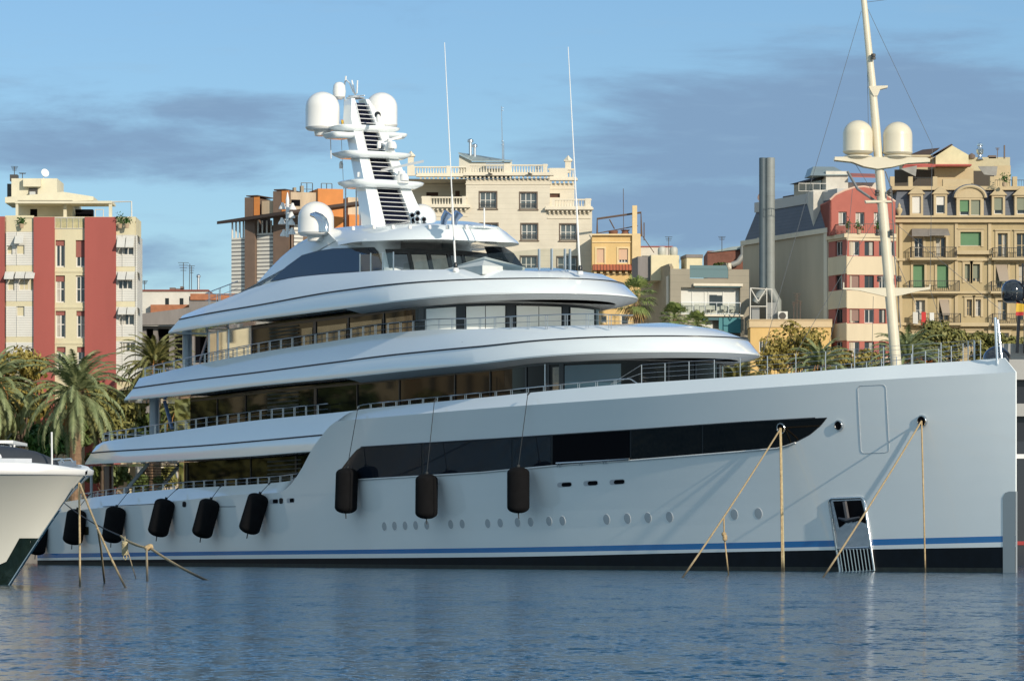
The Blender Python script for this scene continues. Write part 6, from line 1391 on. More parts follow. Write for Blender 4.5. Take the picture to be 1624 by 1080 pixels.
# ------------------------------------------------------------ trees and palms
rnd = random.Random(7)
palm_l = leafmat('date_palm_leaf', (.11, .145, .055), (.31, .34, .17), 1.3)
palm_l2 = leafmat('yellowing_palm_leaf', (.09, .10, .03), (.26, .24, .09), 1.3)
palm_d = leafmat('dry_palm_leaf', (.22, .12, .05), (.34, .22, .10), 1.5)
bark = mat('palm_bark', (.24, .15, .09), .95, var=.5, vscale=3.5, bump=.8, bscale=5.)
tbark = mat('tree_bark', (.14, .10, .07), .95, var=.4, vscale=2., bump=.6)
def frond(b, o, az, el, ln, droop, wdt=.5, nl=26, lw=.055):
    d = Vector((math.cos(az), math.sin(az), 0)); side = Vector((-math.sin(az), math.cos(az), 0)); pts = []; p_ = Vector(o); e = el; st = ln/12
    for i in range(13): pts.append(p_.copy()); p_ = p_+(d*math.cos(e)+Vector((0, 0, math.sin(e))))*st; e -= droop/12*(.5+i/9)
    for a, c in zip(pts, pts[1:]):
        t = (c-a); w_ = side*.03; b.quad(a-w_, a+w_, c+w_, c-w_)
    for k in range(nl):
        t = .12+.88*(k+rnd.random()*.5)/nl; i = min(11, int(t*12)); f_ = t*12-i; q = pts[i]+(pts[i+1]-pts[i])*f_; tan_ = (pts[i+1]-pts[i]).normalized(); nrm = side.cross(tan_)
        L_ = wdt*math.sin(math.pi*min(1, .12+t*.88))**.5*(1.05-.45*t)*rnd.uniform(.85, 1.15)
        for s_ in (1, -1):
            tip = q+tan_*L_*.75+side*s_*L_*.75+nrm*L_*(.25+rnd.uniform(-.12, .12))-Vector((0, 0, .16*L_)); w_ = tan_*lw
            b.add([q-w_, q+w_, tip], [(0, 1, 2)])
def date_palm(label, px, pyc, D, rad, trunk_r=.46, n=72, name='date_palm', skirt=.35, seed=1, leaf=None, group='date palms along the quay'):
    rnd.seed(seed); c = P(px, pyc, D); t = thing(name, label, 'palm tree', (c.x, c.y, QZ), group)
    b = MB(); k = 26; prof = []
    for i in range(k+1):
        h = (c.z-QZ-.1)*i/k; r = trunk_r*(1.15-.35*i/k)*(1+.10*(i % 2)) if i < k-2 else trunk_r*(1.1-.2*(i-k+2)); prof.append((r, h))
    b.lathe(prof, (c.x, c.y, QZ), seg=12); b.build('trunk', bark, t, smooth=20)
    b = MB()
    for i in range(70): a = rnd.uniform(0, 6.28); z = rnd.uniform(-1.4, .1); q = c+Vector((math.cos(a)*trunk_r*.9, math.sin(a)*trunk_r*.9, z)); b.tube([q, q+Vector((math.cos(a)*.28, math.sin(a)*.28, .3))], [.07, .03], 4)
    b.build('frond_stubs', bark, t)
    b = MB()
    for i in range(n):
        a = 2.399*i+rnd.uniform(-.2, .2); u = (i+.5)/n; el = R(86-122*u+rnd.uniform(-7, 7)); frond(b, c+Vector((0, 0, .1-.5*u)), a, el, rad*(1.05 if u > .15 else .9)*rnd.uniform(.88, 1.1), R(62+35*(1-abs(u-.5))), wdt=rad*.145, nl=34, lw=.075)
    b.build('crown', leaf or palm_l, t)
    b = MB()
    for i in range(9): frond(b, c+Vector((0, 0, -.6)), rnd.uniform(0, 6.28), R(-50+rnd.uniform(-15, 10)), rad*.55, R(40), wdt=rad*.1, nl=16)
    b.build('dry_fronds', palm_d, t)
    b = MB()
    for i in range(6):
        a = rnd.uniform(0, 6.28); d = Vector((math.cos(a), math.sin(a), 0)); b.tube([c, c+d*.8+Vector((0, 0, .3)), c+d*1.3-Vector((0, 0, .6)), c+d*1.4-Vector((0, 0, 1.6))], .035, 4)
    b.build('fruit_stalk', mat('orange_stalk', (.35, .16, .04), .7), t)
    return t
def fan_palm(label, px, pyc, D, rad, seed=3, n=46, skirt=True, group='fan palms between the houses'):
    rnd.seed(seed); c = P(px, pyc, D); t = thing('fan_palm', label, 'palm tree', (c.x, c.y, QZ), group)
    b = MB(); b.lathe([(.3, 0), (.24, 3), (.2, c.z-QZ-.2)], (c.x, c.y, QZ), seg=10); b.build('trunk', bark, t, smooth=40)
    g = MB(); d_ = MB()
    for i in range(n):
        u = (i+.5)/n; a = 2.399*i+rnd.uniform(-.2, .2); el = R(85-150*u*(1 if skirt else .8)+rnd.uniform(-8, 8)); d = Vector((math.cos(a)*math.cos(el), math.sin(a)*math.cos(el), math.sin(el)))
        L_ = rad*.58*rnd.uniform(.85, 1.1); h = c+d*L_-Vector((0, 0, .1)); bb = d_ if u > .86 and skirt else g; s_ = d.cross(Vector((0, 0, 1))).normalized(); up_ = s_.cross(d)
        bb.tube([c, h], .02, 3)
        for k in range(13):
            f_ = -1.25+2.5*k/12; v = (d*math.cos(f_)+s_*math.sin(f_)+up_*rnd.uniform(-.12, .12)).normalized(); tl = rad*.48*(1-.18*abs(f_))*rnd.uniform(.9, 1.1); w_ = v.cross(up_).normalized()*.055
            m_ = h+v*tl*.6; tip = h+v*tl-Vector((0, 0, tl*.3)); bb.add([h, m_-w_, tip, m_+w_], [(0, 1, 2, 3)])
    g.build('crown', leafmat('fan_palm_leaf', (.07, .12, .03), (.26, .30, .10), 1.2), t)
    if skirt: d_.build('dead_leaf_skirt', mat('ochre_dead_leaf', (.36, .23, .09), .8, var=.3, vscale=2.), t)
    return t
LEAF = {'dark': leafmat('dark_tree_leaf', (.035, .06, .012), (.13, .165, .045), .55), 'olive': leafmat('olive_tree_leaf', (.09, .095, .02), (.27, .25, .08), .7),
        'bright': leafmat('bright_bush_leaf', (.02, .07, .012), (.07, .17, .035), .8), 'gold': leafmat('golden_tree_leaf', (.13, .11, .02), (.36, .28, .075), .8)}
def leafy(label, px, pyc, D, rx, rz, leaf, seed, nb=34, nl=150, ls=.26, name='broadleaf_tree', cat='tree', group=None, trunk=True, ry=None, zb=QZ, density=1.):
    """rx, rz in photo pixels"""
    rnd.seed(seed); c = P(px, pyc, D); s_ = D/FPX; rx *= s_; rz *= s_; ry = rx*.8 if ry is None else ry
    t = thing(name, label, cat, (c.x, c.y, zb), group); blobs = []
    for i in range(nb):
        while True:
            v = Vector((rnd.uniform(-1, 1), rnd.uniform(-1, 1), rnd.uniform(-1, 1)))
            if .25 < v.length < 1: break
        br = rnd.uniform(.20, .36); v *= (1-br*.6); blobs.append((Vector((c.x+v.x*rx, c.y+v.y*ry, c.z+v.z*rz)), br*min(rx, rz*1.3)))
    vsn = []; fs = []
    for q, br in blobs:
        for k in range(int(nl*density)):
            d = Vector((rnd.gauss(0, 1), rnd.gauss(0, 1), rnd.gauss(0, 1))).normalized(); p_ = q+Vector((d.x*1.25, d.y*1.25, d.z*.8))*br*(.55+.5*rnd.random()**.6)
            n_ = (d+Vector((rnd.uniform(-.8, .8), rnd.uniform(-.8, .8), rnd.uniform(-.3, 1.0)))).normalized(); a = n_.cross(Vector((rnd.uniform(-1, 1), rnd.uniform(-1, 1), .2))).normalized()*ls*rnd.uniform(.6, 1.2); b_ = n_.cross(a)*.55
            i0 = len(vsn); vsn += [p_-a, p_-b_*1.0, p_+a, p_+b_]; fs.append((i0, i0+1, i0+2, i0+3))
    m_ = MB(); m_.v = [tuple(x) for x in vsn]; m_.f = fs; m_.m = [0]*len(fs); m_.build('crown', LEAF[leaf], t)
    if trunk:
        m_ = MB(); base = Vector((c.x, c.y, zb)); fork = Vector((c.x+.2, c.y, zb+(c.z-rz-zb)*.75 if c.z-rz > zb+1 else zb+1)); r0 = max(.14, rx*.07)
        m_.tube([base, base+(fork-base)*.5+Vector((.1, 0, 0)), fork], [r0*1.2, r0, r0*.9], 8)
        for q, br in blobs[::3]: mid = fork+(q-fork)*.5+Vector((0, 0, -.2)); m_.tube([fork, mid, q], [r0*.55, r0*.3, r0*.1], 5)
        m_.build('trunk', tbark, t, smooth=50)
    return t
date_palm('big date palm standing in front of the red panelled apartment block', 120, 622, 308, 5.1, seed=11, n=84)
date_palm('date palm cut by the left edge of the picture', -14, 612, 309, 4.4, seed=12)
date_palm('yellowish date palm rising behind the aft rails of the upper deck', 246, 578, 322, 3.7, seed=13, leaf=palm_l2)
date_palm('yellowish date palm seen through the open middle deck aft', 292, 652, 318, 2.9, seed=14, leaf=palm_l2)
fan_palm('tall ragged fan palm with dead leaves in front of the ochre house', 1009, 471, 350, 2.3, seed=21)
fan_palm('smaller fan palm left of two in front of the modern stone block', 1070, 503, 352, 1.65, seed=22, skirt=False)
fan_palm('small fan palm right of two in front of the modern stone block', 1105, 514, 354, 1.5, seed=23, skirt=False)
date_palm('date palm with narrow crown behind the bow rail in front of the yellow house', 1300, 585, 322, 3.4, seed=15)
date_palm('date palm beside the cream mast behind the bow rail', 1438, 572, 324, 3.9, seed=16)
date_palm('yellow-green palm seen just under the tip of the middle deck', 1166, 610, 322, 3.1, seed=17, leaf=palm_l2)
# broadleaf, left
TG = 'trees behind the palms on the quay'
leafy('yellow-green tree at the left edge beside the red panel', 30, 610, 322, 62, 62, 'gold', 31, nb=30, group=TG)
leafy('olive-green tree behind the big date palm, right of its trunk', 160, 650, 324, 75, 55, 'olive', 32, nb=36, group=TG)
leafy('dark tree mass behind the aft end of the big yacht', 232, 655, 328, 60, 62, 'dark', 33, nb=34, group=TG)
leafy('bright green bush behind the bow of the smaller boat', 78, 700, 313, 40, 30, 'bright', 34, nb=20, nl=170, name='bush', cat='bush', group=TG)
leafy('dark bush between the bright bush and the palm trunk', 112, 690, 320, 42, 36, 'dark', 35, nb=22, name='bush', cat='bush', group=TG)
leafy('dark tree low at the left edge behind the smaller boat', 8, 672, 326, 50, 45, 'dark', 36, nb=24, group=TG)
leafy('green tree seen through the lower aft deck between stairs and glass', 300, 700, 330, 60, 50, 'dark', 37, nb=26, group=TG)
leafy('dusty tree seen through the lowest open aft deck', 262, 752, 325, 26, 22, 'olive', 38, nb=12, nl=110, group=TG)
leafy('dark shrub low behind the aft deck, beside the mahogany column', 168, 742, 326, 40, 30, 'dark', 39, nb=22, nl=130, name='bush', cat='bush', group=TG)
leafy('dark shrub behind the aft deck stairs', 232, 770, 322, 34, 18, 'dark', 40, nb=16, nl=110, name='bush', cat='bush', group=TG)
# broadleaf, right
leafy('sparse golden-green tree over the yellow house wall', 1262, 548, 338, 58, 38, 'gold', 41, nb=40, nl=75, ls=.2, group=TG)
leafy('small sparse tree at the foot of the yellow house window', 1222, 575, 336, 28, 30, 'gold', 42, nb=20, nl=70, ls=.2, group=TG)
leafy('olive tree between the narrow palm and the cream mast', 1352, 575, 336, 50, 26, 'gold', 43, nb=28, nl=90, ls=.2, group=TG)
leafy('round green tree below the washing on the tan block', 1500, 538, 338, 44, 36, 'olive', 44, nb=36, nl=110, ls=.22, group=TG)
leafy('olive-green tree left of the jackstaff at the bow', 1565, 550, 340, 42, 26, 'olive', 45, nb=28, nl=110, ls=.22, group=TG)
leafy('green tree behind the date palm beside the cream mast', 1452, 560, 342, 44, 30, 'olive', 46, nb=28, nl=100, ls=.22, group=TG)
leafy('dark tree at the right edge of the picture behind the bow', 1622, 556, 339, 40, 30, 'olive', 47, nb=26, nl=100, ls=.22, group=TG)
leafy('low hedge-like tree in front of the red striped front', 1395, 588, 330, 60, 16, 'olive', 48, nb=26, nl=90, ls=.22, group=TG)
# orange flowers
def flowers(px, py, D, r, n, seed, label):
    rnd.seed(seed); b = MB()
    for i in range(n):
        q = P(px, py, D)+Vector((rnd.gauss(0, r), rnd.gauss(0, r*.5), rnd.gauss(0, r*.45)))
        for k in range(4): a = Vector((rnd.uniform(-1, 1), rnd.uniform(-1, 1), rnd.uniform(-1, 1))).normalized()*.13; c_ = a.cross(Vector((.3, .5, 1))).normalized()*.1; b.quad(q-a, q-c_, q+a, q+c_)
    tag(b.build('orange_shrub', mat('orange_blossom', (.55, .20, .06), .7, var=.3, vscale=3.), None), label, 'shrub')
flowers(1452, 572, 333, .8, 60, 51, 'orange blossom right of the cream mast above the bow'); flowers(1413, 575, 333, .5, 35, 52, 'orange blossom just left of the foot of the cream mast'); flowers(95, 668, 311, .5, 26, 53, 'rust-red blossom left of the big date palm trunk')
# terrace plants
def potted(px, py, D, r, h, label, seed):
    rnd.seed(seed); c = P(px, py, D); t = thing('potted_plant', label, 'plant', c, 'potted plants on terraces')
    b = MB(); b.lathe([(.16, 0), (.22, .35), (.2, .36)], c, seg=10); b.build('pot', mat('clay_pot', (.4, .3, .2), .8), t)
    b = MB()
    for i in range(70):
        q = c+Vector((rnd.gauss(0, r*.45), rnd.gauss(0, r*.4), .35+abs(rnd.gauss(h*.5, h*.3)))); a = Vector((rnd.uniform(-1, 1), rnd.uniform(-1, 1), rnd.uniform(-.3, 1))).normalized()*.14; c_ = a.cross(Vector((rnd.random(), .5, .2))).normalized()*.05; b.quad(q-a, q-c_, q+a, q+c_)
    b.build('leaves', LEAF['bright'], t)
potted(190, 362, RD-.5, .5, .8, 'leafy potted plant on the right corner terrace of the red block', 61); potted(201, 362, RD-.8, .4, .5, 'small potted plant beside the leafy one on the corner terrace', 62); potted(34, 362, RD-.5, .4, .5, 'potted plant behind the left terrace rail of the red block', 63)
potted(1322, 371, 367, .2, 1.6, 'tall cactus-like plant at the left end of the red gable terrace', 64); potted(1362, 371, 364.5, .4, .7, 'bushy plant on the red gable terrace behind the rail', 65); potted(1345, 371, 364.7, .25, .9, 'thin plant beside the first door of the red gable terrace', 67); potted(1593, 296, 371, .5, .9, 'bushy green plant on the roof terrace of the tan block', 66)
potted(1392, 371, 364.5, .3, .7, 'potted plant near the mast on the red gable terrace', 68)
leafy('dark green planter shrubs on the roof of the modern stone block', 1142, 421, 376, 14, 4, 'dark', 69, nb=10, nl=60, ls=.15, name='planter_shrub', cat='shrub', trunk=False, ry=.6, zb=P(0, 424, 376).z)
# ------------------------------------------------------------ smaller boat cut by the left edge
HBX, HBY = P(134.5, 0, 127).x, 127.
bd = Vector((-.93, .367, 0)).normalized(); bn = Vector((-bd.y, bd.x, 0))
if bn.y > 0: bn = -bn
def Q(u, v, z): return Vector((HBX, HBY, 0))+bd*u+bn*v+Vector((0, 0, z))
T = thing('small_motor_yacht', 'white flared bow of a smaller boat cut by the left edge of the picture', 'boat', (HBX, HBY, 0))
ZT, ZKN = 3.92, 3.53
def stem(z): return 2.75*(max(0, 1-z/ZKN))**.92 if z < ZKN else .02*(z-ZKN)
def hv(u, z):
    t = max(0, min(1, z/ZKN)); W = 1.9+1.9*t**1.6; L_ = 13-4.5*t; x = u-stem(z)
    return W*(1-(1-min(1, max(0, x)/L_))**(1.7+.9*t))**(1-.45*t)+.02
greyhull = mat('boat_hull_gelcoat', (.70, .69, .62), .18, coat=.7)
b = MB(); us2 = [0, .05, .15, .3, .5, .8, 1.2, 1.7, 2.3, 3, 4, 5, 6.5, 8, 10, 13, 17, 22, 28]; zl = [-.8, -.2, .2, .6, 1., 1.4, 1.8, 2.2, 2.6, 3., 3.3, ZKN]
for s_ in (1, -1): b.rows([[Q(stem(z)+x, hv(stem(z)+x, z)*s_, z) for x in us2] for z in zl], flip=(s_ == 1))
b.rows([[Q(stem(z)+28, hv(30, z), z) for z in zl], [Q(stem(z)+28, -hv(30, z), z) for z in zl]]); b.build('hull', greyhull, T, smooth=35)
b = MB()
for s_ in (1, -1): b.rows([[Q(x+k, (hv(x, ZKN)+o)*s_, z-(.20*math.exp(-x/.5) if z > ZKN+.2 else 0)) for x in us2] for z, o, k in ((ZKN-.03, .0, -.0), (ZKN+.02, .05, -.05), (ZKN+.15, .06, -.06), (ZT-.1, .03, .02), (ZT-.03, -.03, .07), (ZT, -.12, .16), (ZT, -.2, .24), (ZT-.3, -.22, .26))], flip=(s_ == 1))
b.build('bulwark', gel2, T, smooth=50)
b = MB(); b.rows([[Q(x+.2, (hv(x, ZKN)-.2), ZT-.3) for x in us2], [Q(x+.2, -(hv(x, ZKN)-.2), ZT-.3) for x in us2]], flip=True); b.build('deck', gel2, T)
b = MB()
for s_ in (1, -1): b.rows([[Q(x+.3, (hv(x, ZKN)-.2)*s_, z) for x in us2[5:]] for z in (ZT-.1, ZT+.1)], flip=(s_ == 1))
b.build('inner_coaming', mat('grey_coaming', (.42, .45, .5), .4), T)
b = MB(); st_ = [Q(stem(z)-.03, 0, z) for z in (-.5, 0, .5, 1., 1.5, 2., 2.4, 2.8, 3.2, 3.5)]; b.tube(st_[:7], .05, 8); b.tube(st_[8:], .05, 8); b.build('stem_bar', chrome, T, smooth=50)
b = MB()
for s_ in (1, -1):
    rows_ = []
    for z in [-.6, -.2, 0, .3, .45, .6, .75, 1.0, 1.3, 1.5]:
        wdt = .5 if z > .7 else .75 if z > .5 else 1.4 if z > .25 else 4.
        rows_.append([Q(stem(z)+wdt*k/6, (hv(stem(z)+wdt*k/6, z)+.015)*s_, z) for k in range(7)])
    b.rows(rows_, flip=(s_ == 1))
b.build('stem_plate', mat('black_green_plate', (.012, .022, .018), .12, coat=.8, var=.4, vscale=3.), T, smooth=40)
b = MB(); n = 16; rr = []
for j in range(9):
    a = j/8; x = 1.05+6*a; hgt = .3+.5*math.sin(min(1, a*2.2)*1.57)**.7; wdt = .25+1.5*min(1, a*1.6)
    rr.append([Q(x, wdt*math.cos(math.pi*i/n), ZT-.2+hgt*math.sin(math.pi*i/n)) for i in range(n+1)])
b.rows(rr); b.poly(rr[0]); b.poly(rr[-1][::-1]); b.build('deck_cover', mat('charcoal_boat_cover', (.035, .04, .05), .6, var=.15, bump=.2), T, smooth=50)
b = MB(); c = Q(1.0, .5, ZT-.3); b.tube([P(82.5, 738, c.y), P(82, 685, c.y)], .03, 6); b.build('pole', gel2, T, smooth=50)
b = MB(); b.lathe([(.08, 0), (.1, .15), (.14, .2), (.1, .3), (.02, .33)], Q(2.55, 1.1, ZT-.05), seg=12); b.build('windlass', gel2, T, smooth=50)
b = MB()
for k in (0, .35): b.tube([Q(.35+k, .1, ZT), Q(.45+k, .1, ZT+.12), Q(.75+k, .12, ZT+.1), Q(.85+k, .12, ZT)], .03, 6)
b.build('fairlead', chrome, T, smooth=50)
b = MB(); x0 = P(-60, 0, 134).x; x1 = P(12, 0, 134).x; b.prism([(x0, 133, ZT-.3), (x1+.7, 133, ZT-.3), (x1, 133, P(0, 707, 134).z), (x0, 133, P(0, 706, 134).z)], Vector((0, 3, 0))); b.build('cabin', gel2, T)
b = MB(); b.box(x0, 132.6, P(0, 704.5, 134).z, P(29, 0, 134).x, 136.5, P(0, 700, 134).z); [b.tube([P(x, 705, 133), P(x-2, 718, 133)], .035, 5) for x in (17, 23)]; b.build('canopy', gel2, T)
# ropes at the left
def wy(px, py): return P(px, py, EYE*FPX/(py-YH))-Vector((0, 0, .25))
rope('mooring_rope', [P(125.5, 766, 126.7), P(126.5, 850, 124.5), wy(127, 930)], .035, tan, 'tan rope hanging straight down from the stem of the smaller boat')
rope('mooring_rope', [P(126.5, 767, 126.7), P(160, 850, 122), wy(206, 932)], .035, tan, 'tan rope slanting right and down from the stem of the smaller boat', .03)
rope('mooring_rope', [P(155, 838, 122.6), P(160, 870, 130), wy(167, 924)], .035, tan, 'short tan rope hanging between the straight and the slanting rope of the smaller boat')
rope('mooring_line', [HP(98, 792, .1), P(192, 850, 165)], .035, mat('black_line', (.02, .02, .022), .8), 'thin black line running down from the stern of the big yacht to the tan ropes', .2)
rope('mooring_rope', [P(192, 850, 165), P(237, 868, 157), wy(357, 921)], .05, tan, 'long tan rope running right to the water below the aft fenders', .12)
rope('mooring_rope', [P(193, 852, 165), P(215, 863, 160), P(238, 870, 157)], .045, tan, 'second strand of the doubled tan rope beside the coil', .02)
rope('mooring_rope', [P(232.5, 869, 157), wy(234, 923)], .045, tan, 'vertical tan rope hanging from the knot below the middle aft fender')
rope('mooring_rope', [P(202, 872, 156), wy(219, 918)], .022, tan, 'thin rope slanting to the water from the bundled coil')
b = MB(); c = P(198, 858, 162)
for i in range(22):
    a = i*1.9; z0 = -.05-.022*i; b.tube([c+Vector((.11*math.sin(k*.785+a), .1*math.cos(k*.785+a), z0*1.0-.05*math.sin(k*.785))) for k in range(9)], .028, 4)
b.tube([c+Vector((-.05, 0, -.5)), c+Vector((-.06, 0, -.68)), c+Vector((.02, 0, -.76)), c+Vector((.08, 0, -.66)), c+Vector((.05, 0, -.5))], .025, 5); b.tube([c+Vector((0, 0, .2)), c], .02, 4)
tag(b.build('rope_coil', tan2, None, smooth=60), 'bundled pale rope coil hanging beside the tilted black fender', 'rope coil')
b = MB()
for i in range(3): b.lathe([(.02, -.14), (.11, -.05), (.12, .05), (.02, .14)], P(236, 869, 156.8)+Vector((.06*i-.06, -.05, .03*i)), (.7, 0, -.4), seg=8)
tag(b.build('rope_knot', tan, None, smooth=60), 'knot of the doubled tan ropes below the middle aft fender', 'knot')
# ------------------------------------------------------------ tall cream mast of a sailing yacht behind the bow
DM = 238.; creamp = mat('cream_mast_paint', (.66, .60, .46), .35, coat=.3, var=.05)
T = thing('sailing_yacht', 'cream mast with two big domes of a sailing yacht hidden behind the bow', 'sailing yacht', (P(1424, 0, DM).x, DM, 0))
def M_(px, py, dy=0.): return P(px, py, DM+dy)
b = MB(); b.tube([M_(1424, 640), M_(1421, 575), M_(1411, 458), M_(1399, 320), M_(1389, 200), M_(1383, 130), M_(1370, 0), M_(1368, -20)], [.34, .33, .32, .30, .26, .23, .18, .17], 16); b.build('mast', creamp, T, smooth=50)
b = MB(); b.prism([M_(1337, 456.5, -.2), M_(1462, 456.5, -.2), M_(1475, 455, -.2), M_(1475, 459, -.2), M_(1460, 461, -.2), M_(1430, 468, -.2), M_(1411, 472, -.2), M_(1395, 468, -.2), M_(1362, 460.5, -.2), M_(1337, 459, -.2)], Vector((0, .35, 0)))
b.tube([M_(1338, 459), M_(1338, 448)], .04, 5); b.tube([M_(1474, 459), M_(1475, 451)], .04, 5); b.build('spreader', creamp, T)
b = MB(); b.prism([M_(1324, 249, -.5), M_(1375, 249, -.5), M_(1470, 250, -.5), M_(1475, 252, -.5), M_(1475, 257, -.5), M_(1440, 259, -.5), M_(1415, 265, -.5), M_(1392, 268, -.5), M_(1370, 264, -.5), M_(1352, 257, -.5), M_(1324, 254, -.5)], Vector((0, .9, 0))); b.build('spreader', creamp, T)
b = MB()
for x in (1360.5, 1423): b.lathe([(.55, -.1), (.85, .05), (.85, .12), (.3, .14), (.22, .5)], M_(x, 251), seg=20)
b.build('dome_pedestal', creamp, T, smooth=40)
cd = mat('cream_dome_plastic', (.66, .60, .46), .35, coat=.25)
for x, yt, yb, r in [(1360.5, 191, 244.5, 23.8), (1423.5, 193.5, 246.5, 23.5)]:
    s_ = DM/FPX; rr0 = r*s_; h = (yb-yt)*s_; prof = [(rr0*.5, -.12), (rr0*.85, 0), (rr0*.96, .08), (rr0*1.01, .14), (rr0*1.01, .2), (rr0, .22), (rr0, h-rr0*.95)]+[(max(.01, rr0*math.cos(R(10*k))), h-rr0*.95+rr0*.95*math.sin(R(10*k))) for k in range(1, 10)]
    b = MB(); b.lathe(prof, M_(x, yb), seg=32); b.build('satellite_dome', cd, T, smooth=35)
b = MB(); b.prism([M_(1378, 137, -.3), M_(1408, 136, -.3), M_(1408, 139, -.3), M_(1396, 142, -.3), M_(1392, 152, -.3), M_(1386, 153, -.3), M_(1380, 142, -.3)], Vector((0, .6, 0))); b.build('mast_bracket', creamp, T); b = MB(); b.prism([M_(1372, 318, -.3), M_(1413, 318, -.3), M_(1415, 321, -.3), M_(1374, 322, -.3)], Vector((0, .6, 0))); b.build('mast_bracket', creamp, T)
for x, y in [(1385, 95), (1391, 311), (1411, 311), (1392, 374), (1414, 374), (1394.5, 447), (1426, 447)]:
    b = MB(); b.lathe([(.14, 0), (.14, .14), (.10, .17), (.14, .2), (.14, .34), (.07, .36)], M_(x, y, -.4), seg=8); b.build('navigation_light', dframe, T)
b = MB()
wires = [((1366, 18), (1283, 300)), ((1283, 300), (1210, 560)), ((1375, 12), (1478, 230)), ((1478, 230), (1480, 262)), ((1374, 20), (1378, 250)), ((1338, 456), (1300, 600)), ((1337, 459), (1352, 300)), ((1475, 459), (1495, 520)), ((1352, 253), (1400, 330)), ((1402, 340), (1585, 490)), ((1398, 330), (1262, 560)), ((1374, 4), (1407, 0)), ((1416, 400), (1460, 500)), ((1385, 470), (1382, 600)), ((1478, 262), (1475, 455))]
for a, c in wires: b.tube([M_(*a), M_(*c)], .014, 4)
b.tube([M_(1344, 272), M_(1360, 300), M_(1392, 322)], .09, 6); b.tube([M_(1404, 272), M_(1414, 300), M_(1418, 400), M_(1428, 520)], .035, 5)
b.build('rigging', mat('grey_rigging', (.16, .17, .18), .5, metal=.3), T)
b = MB(); x0, x1 = M_(1345, 0).x, M_(1560, 0).x
rr = [[(x0+(x1-x0)*i/12, DM-2.8*math.sin(math.pi*min(1, .15+i/12*.85))*k, z) for i in range(13)] for z, k in ((-.5, .4), (1.2, .8), (3.0, 1.), (3.0, -.95), (1.2, -.8), (-.5, -.4))]
b.rows(rr); b.build('hull', creamp, T, smooth=40, recalc=True)
# ------------------------------------------------------------ grey yacht with black domes at the right edge
DG = 262.
T = thing('grey_motor_yacht', 'grey yacht with black domes just showing past the bow at the right edge', 'yacht', (P(1640, 0, DG).x, DG, 0))
def G_(px, py, dy=0.): return P(px, py, DG+dy)
gh = mat('warm_grey_hull', (.36, .35, .33), .3, coat=.5); gd = mat('dark_grey_band', (.02, .022, .028), .2)
def gb(name, x0, y0, x1, y1, m, dy=0, dep=7): b = MB(); p0, p1 = G_(x0, y1, dy), G_(x1, y0, dy); b.box(p0.x, p0.y, p0.z, p1.x, p1.y+dep, p1.z); return b.build(name, m, T)
gb('hull', 1560, 700, 1760, 905, mat('dark_hull_paint', (.02, .022, .03), .25, coat=.5)); gb('hull_stripe', 1558, 720, 1762, 727, gel2, -.1); gb('deck_fascia', 1570, 570, 1760, 602, gh, -.6); gb('deck_fascia', 1566, 640, 1760, 660, gh, -.5); gb('window_band', 1580, 602, 1760, 640, gd, .4); gb('window_band', 1580, 660, 1760, 700, gd, .4)
gb('cabin', 1590, 545, 1760, 572, gh, 1.); gb('waterline_stripe', 1558, 858, 1762, 864, mat('red_stripe', (.3, .02, .02), .4), -.08)
b = MB(); b.tube([G_(1636, 560), G_(1632, 430)], [.55, .3], 8); b.tube([G_(1622, 480), G_(1640, 478)], .12, 6); b.tube([G_(1613, 560), G_(1617, 480)], .12, 6); b.tube([G_(1622, 470), G_(1622, 418)], .06, 6); b.build('mast', gd, T, smooth=50)
bk = mat('glossy_black_dome', (.012, .014, .02), .08, coat=1.)
for x, y, r in [(1606.5, 462, 18.5), (1581, 572, 23), (1634, 440, 10)]:
    rr0 = r*DG/FPX; b = MB(); b.lathe([(rr0*.5, -rr0*1.02), (rr0*.85, -rr0*.85), (rr0, -rr0*.5), (rr0, 0)]+[(max(.01, rr0*math.cos(R(10*k))), rr0*math.sin(R(10*k))) for k in range(1, 10)], G_(x, y), seg=28); b.build('satellite_dome', bk, T, smooth=40)
b = MB(); c = G_(1612, 480, -1); b.rows([[c+Vector((.1*i, .04*math.sin(i), -.02*i)), c+Vector((.1*i-.05, .04*math.sin(i), -.85))] for i in range(6)]); tag(b.build('flag', fm, None), 'red and yellow flag below the black dome at the right edge', 'flag')
# ------------------------------------------------------------ quayside behind the stern: raised promenade, pavilion, cars
prz = 5.3
b = MB(); b.box(P(60, 0, 334).x, 333, QZ, P(330, 0, 334).x, 346, prz); b.box(P(60, 0, 334).x, 332.8, prz, P(330, 0, 334).x, 333.2, prz+.25); struct(b.build('raised_pavement', mat('pale_promenade', (.42, .38, .32), .85, var=.2), None))
fq = Fac(128, 350, 300, 350); T = thing('quayside_pavilion', 'low pavilion with flat beige roof and dark openings seen below the main deck overhang', 'pavilion', fq.q(fq.len/2, prz, 0))
b = MB(); wallmesh(b, fq, (0, prz, fq.len, fq.z(741)), [(fq.a(x), prz, fq.a(x+13), fq.z(746)) for x in (133, 150, 167, 200, 217, 234)], 1.0); fq.box(b, (0, prz, fq.len, fq.z(741)), -6, -1.1); b.build('wall', mat('beige_pavilion', (.45, .38, .28), .8), T)
b = MB(); fq.box(b, (-.4, fq.z(742), fq.len+.4, fq.z(735)), -6.5, .8); b.build('roof', trim, T); b = MB(); fq.box(b, (fq.a(131), prz, fq.a(250), fq.z(746)), -1.08, -1.0); b.build('opening', deepb, T)
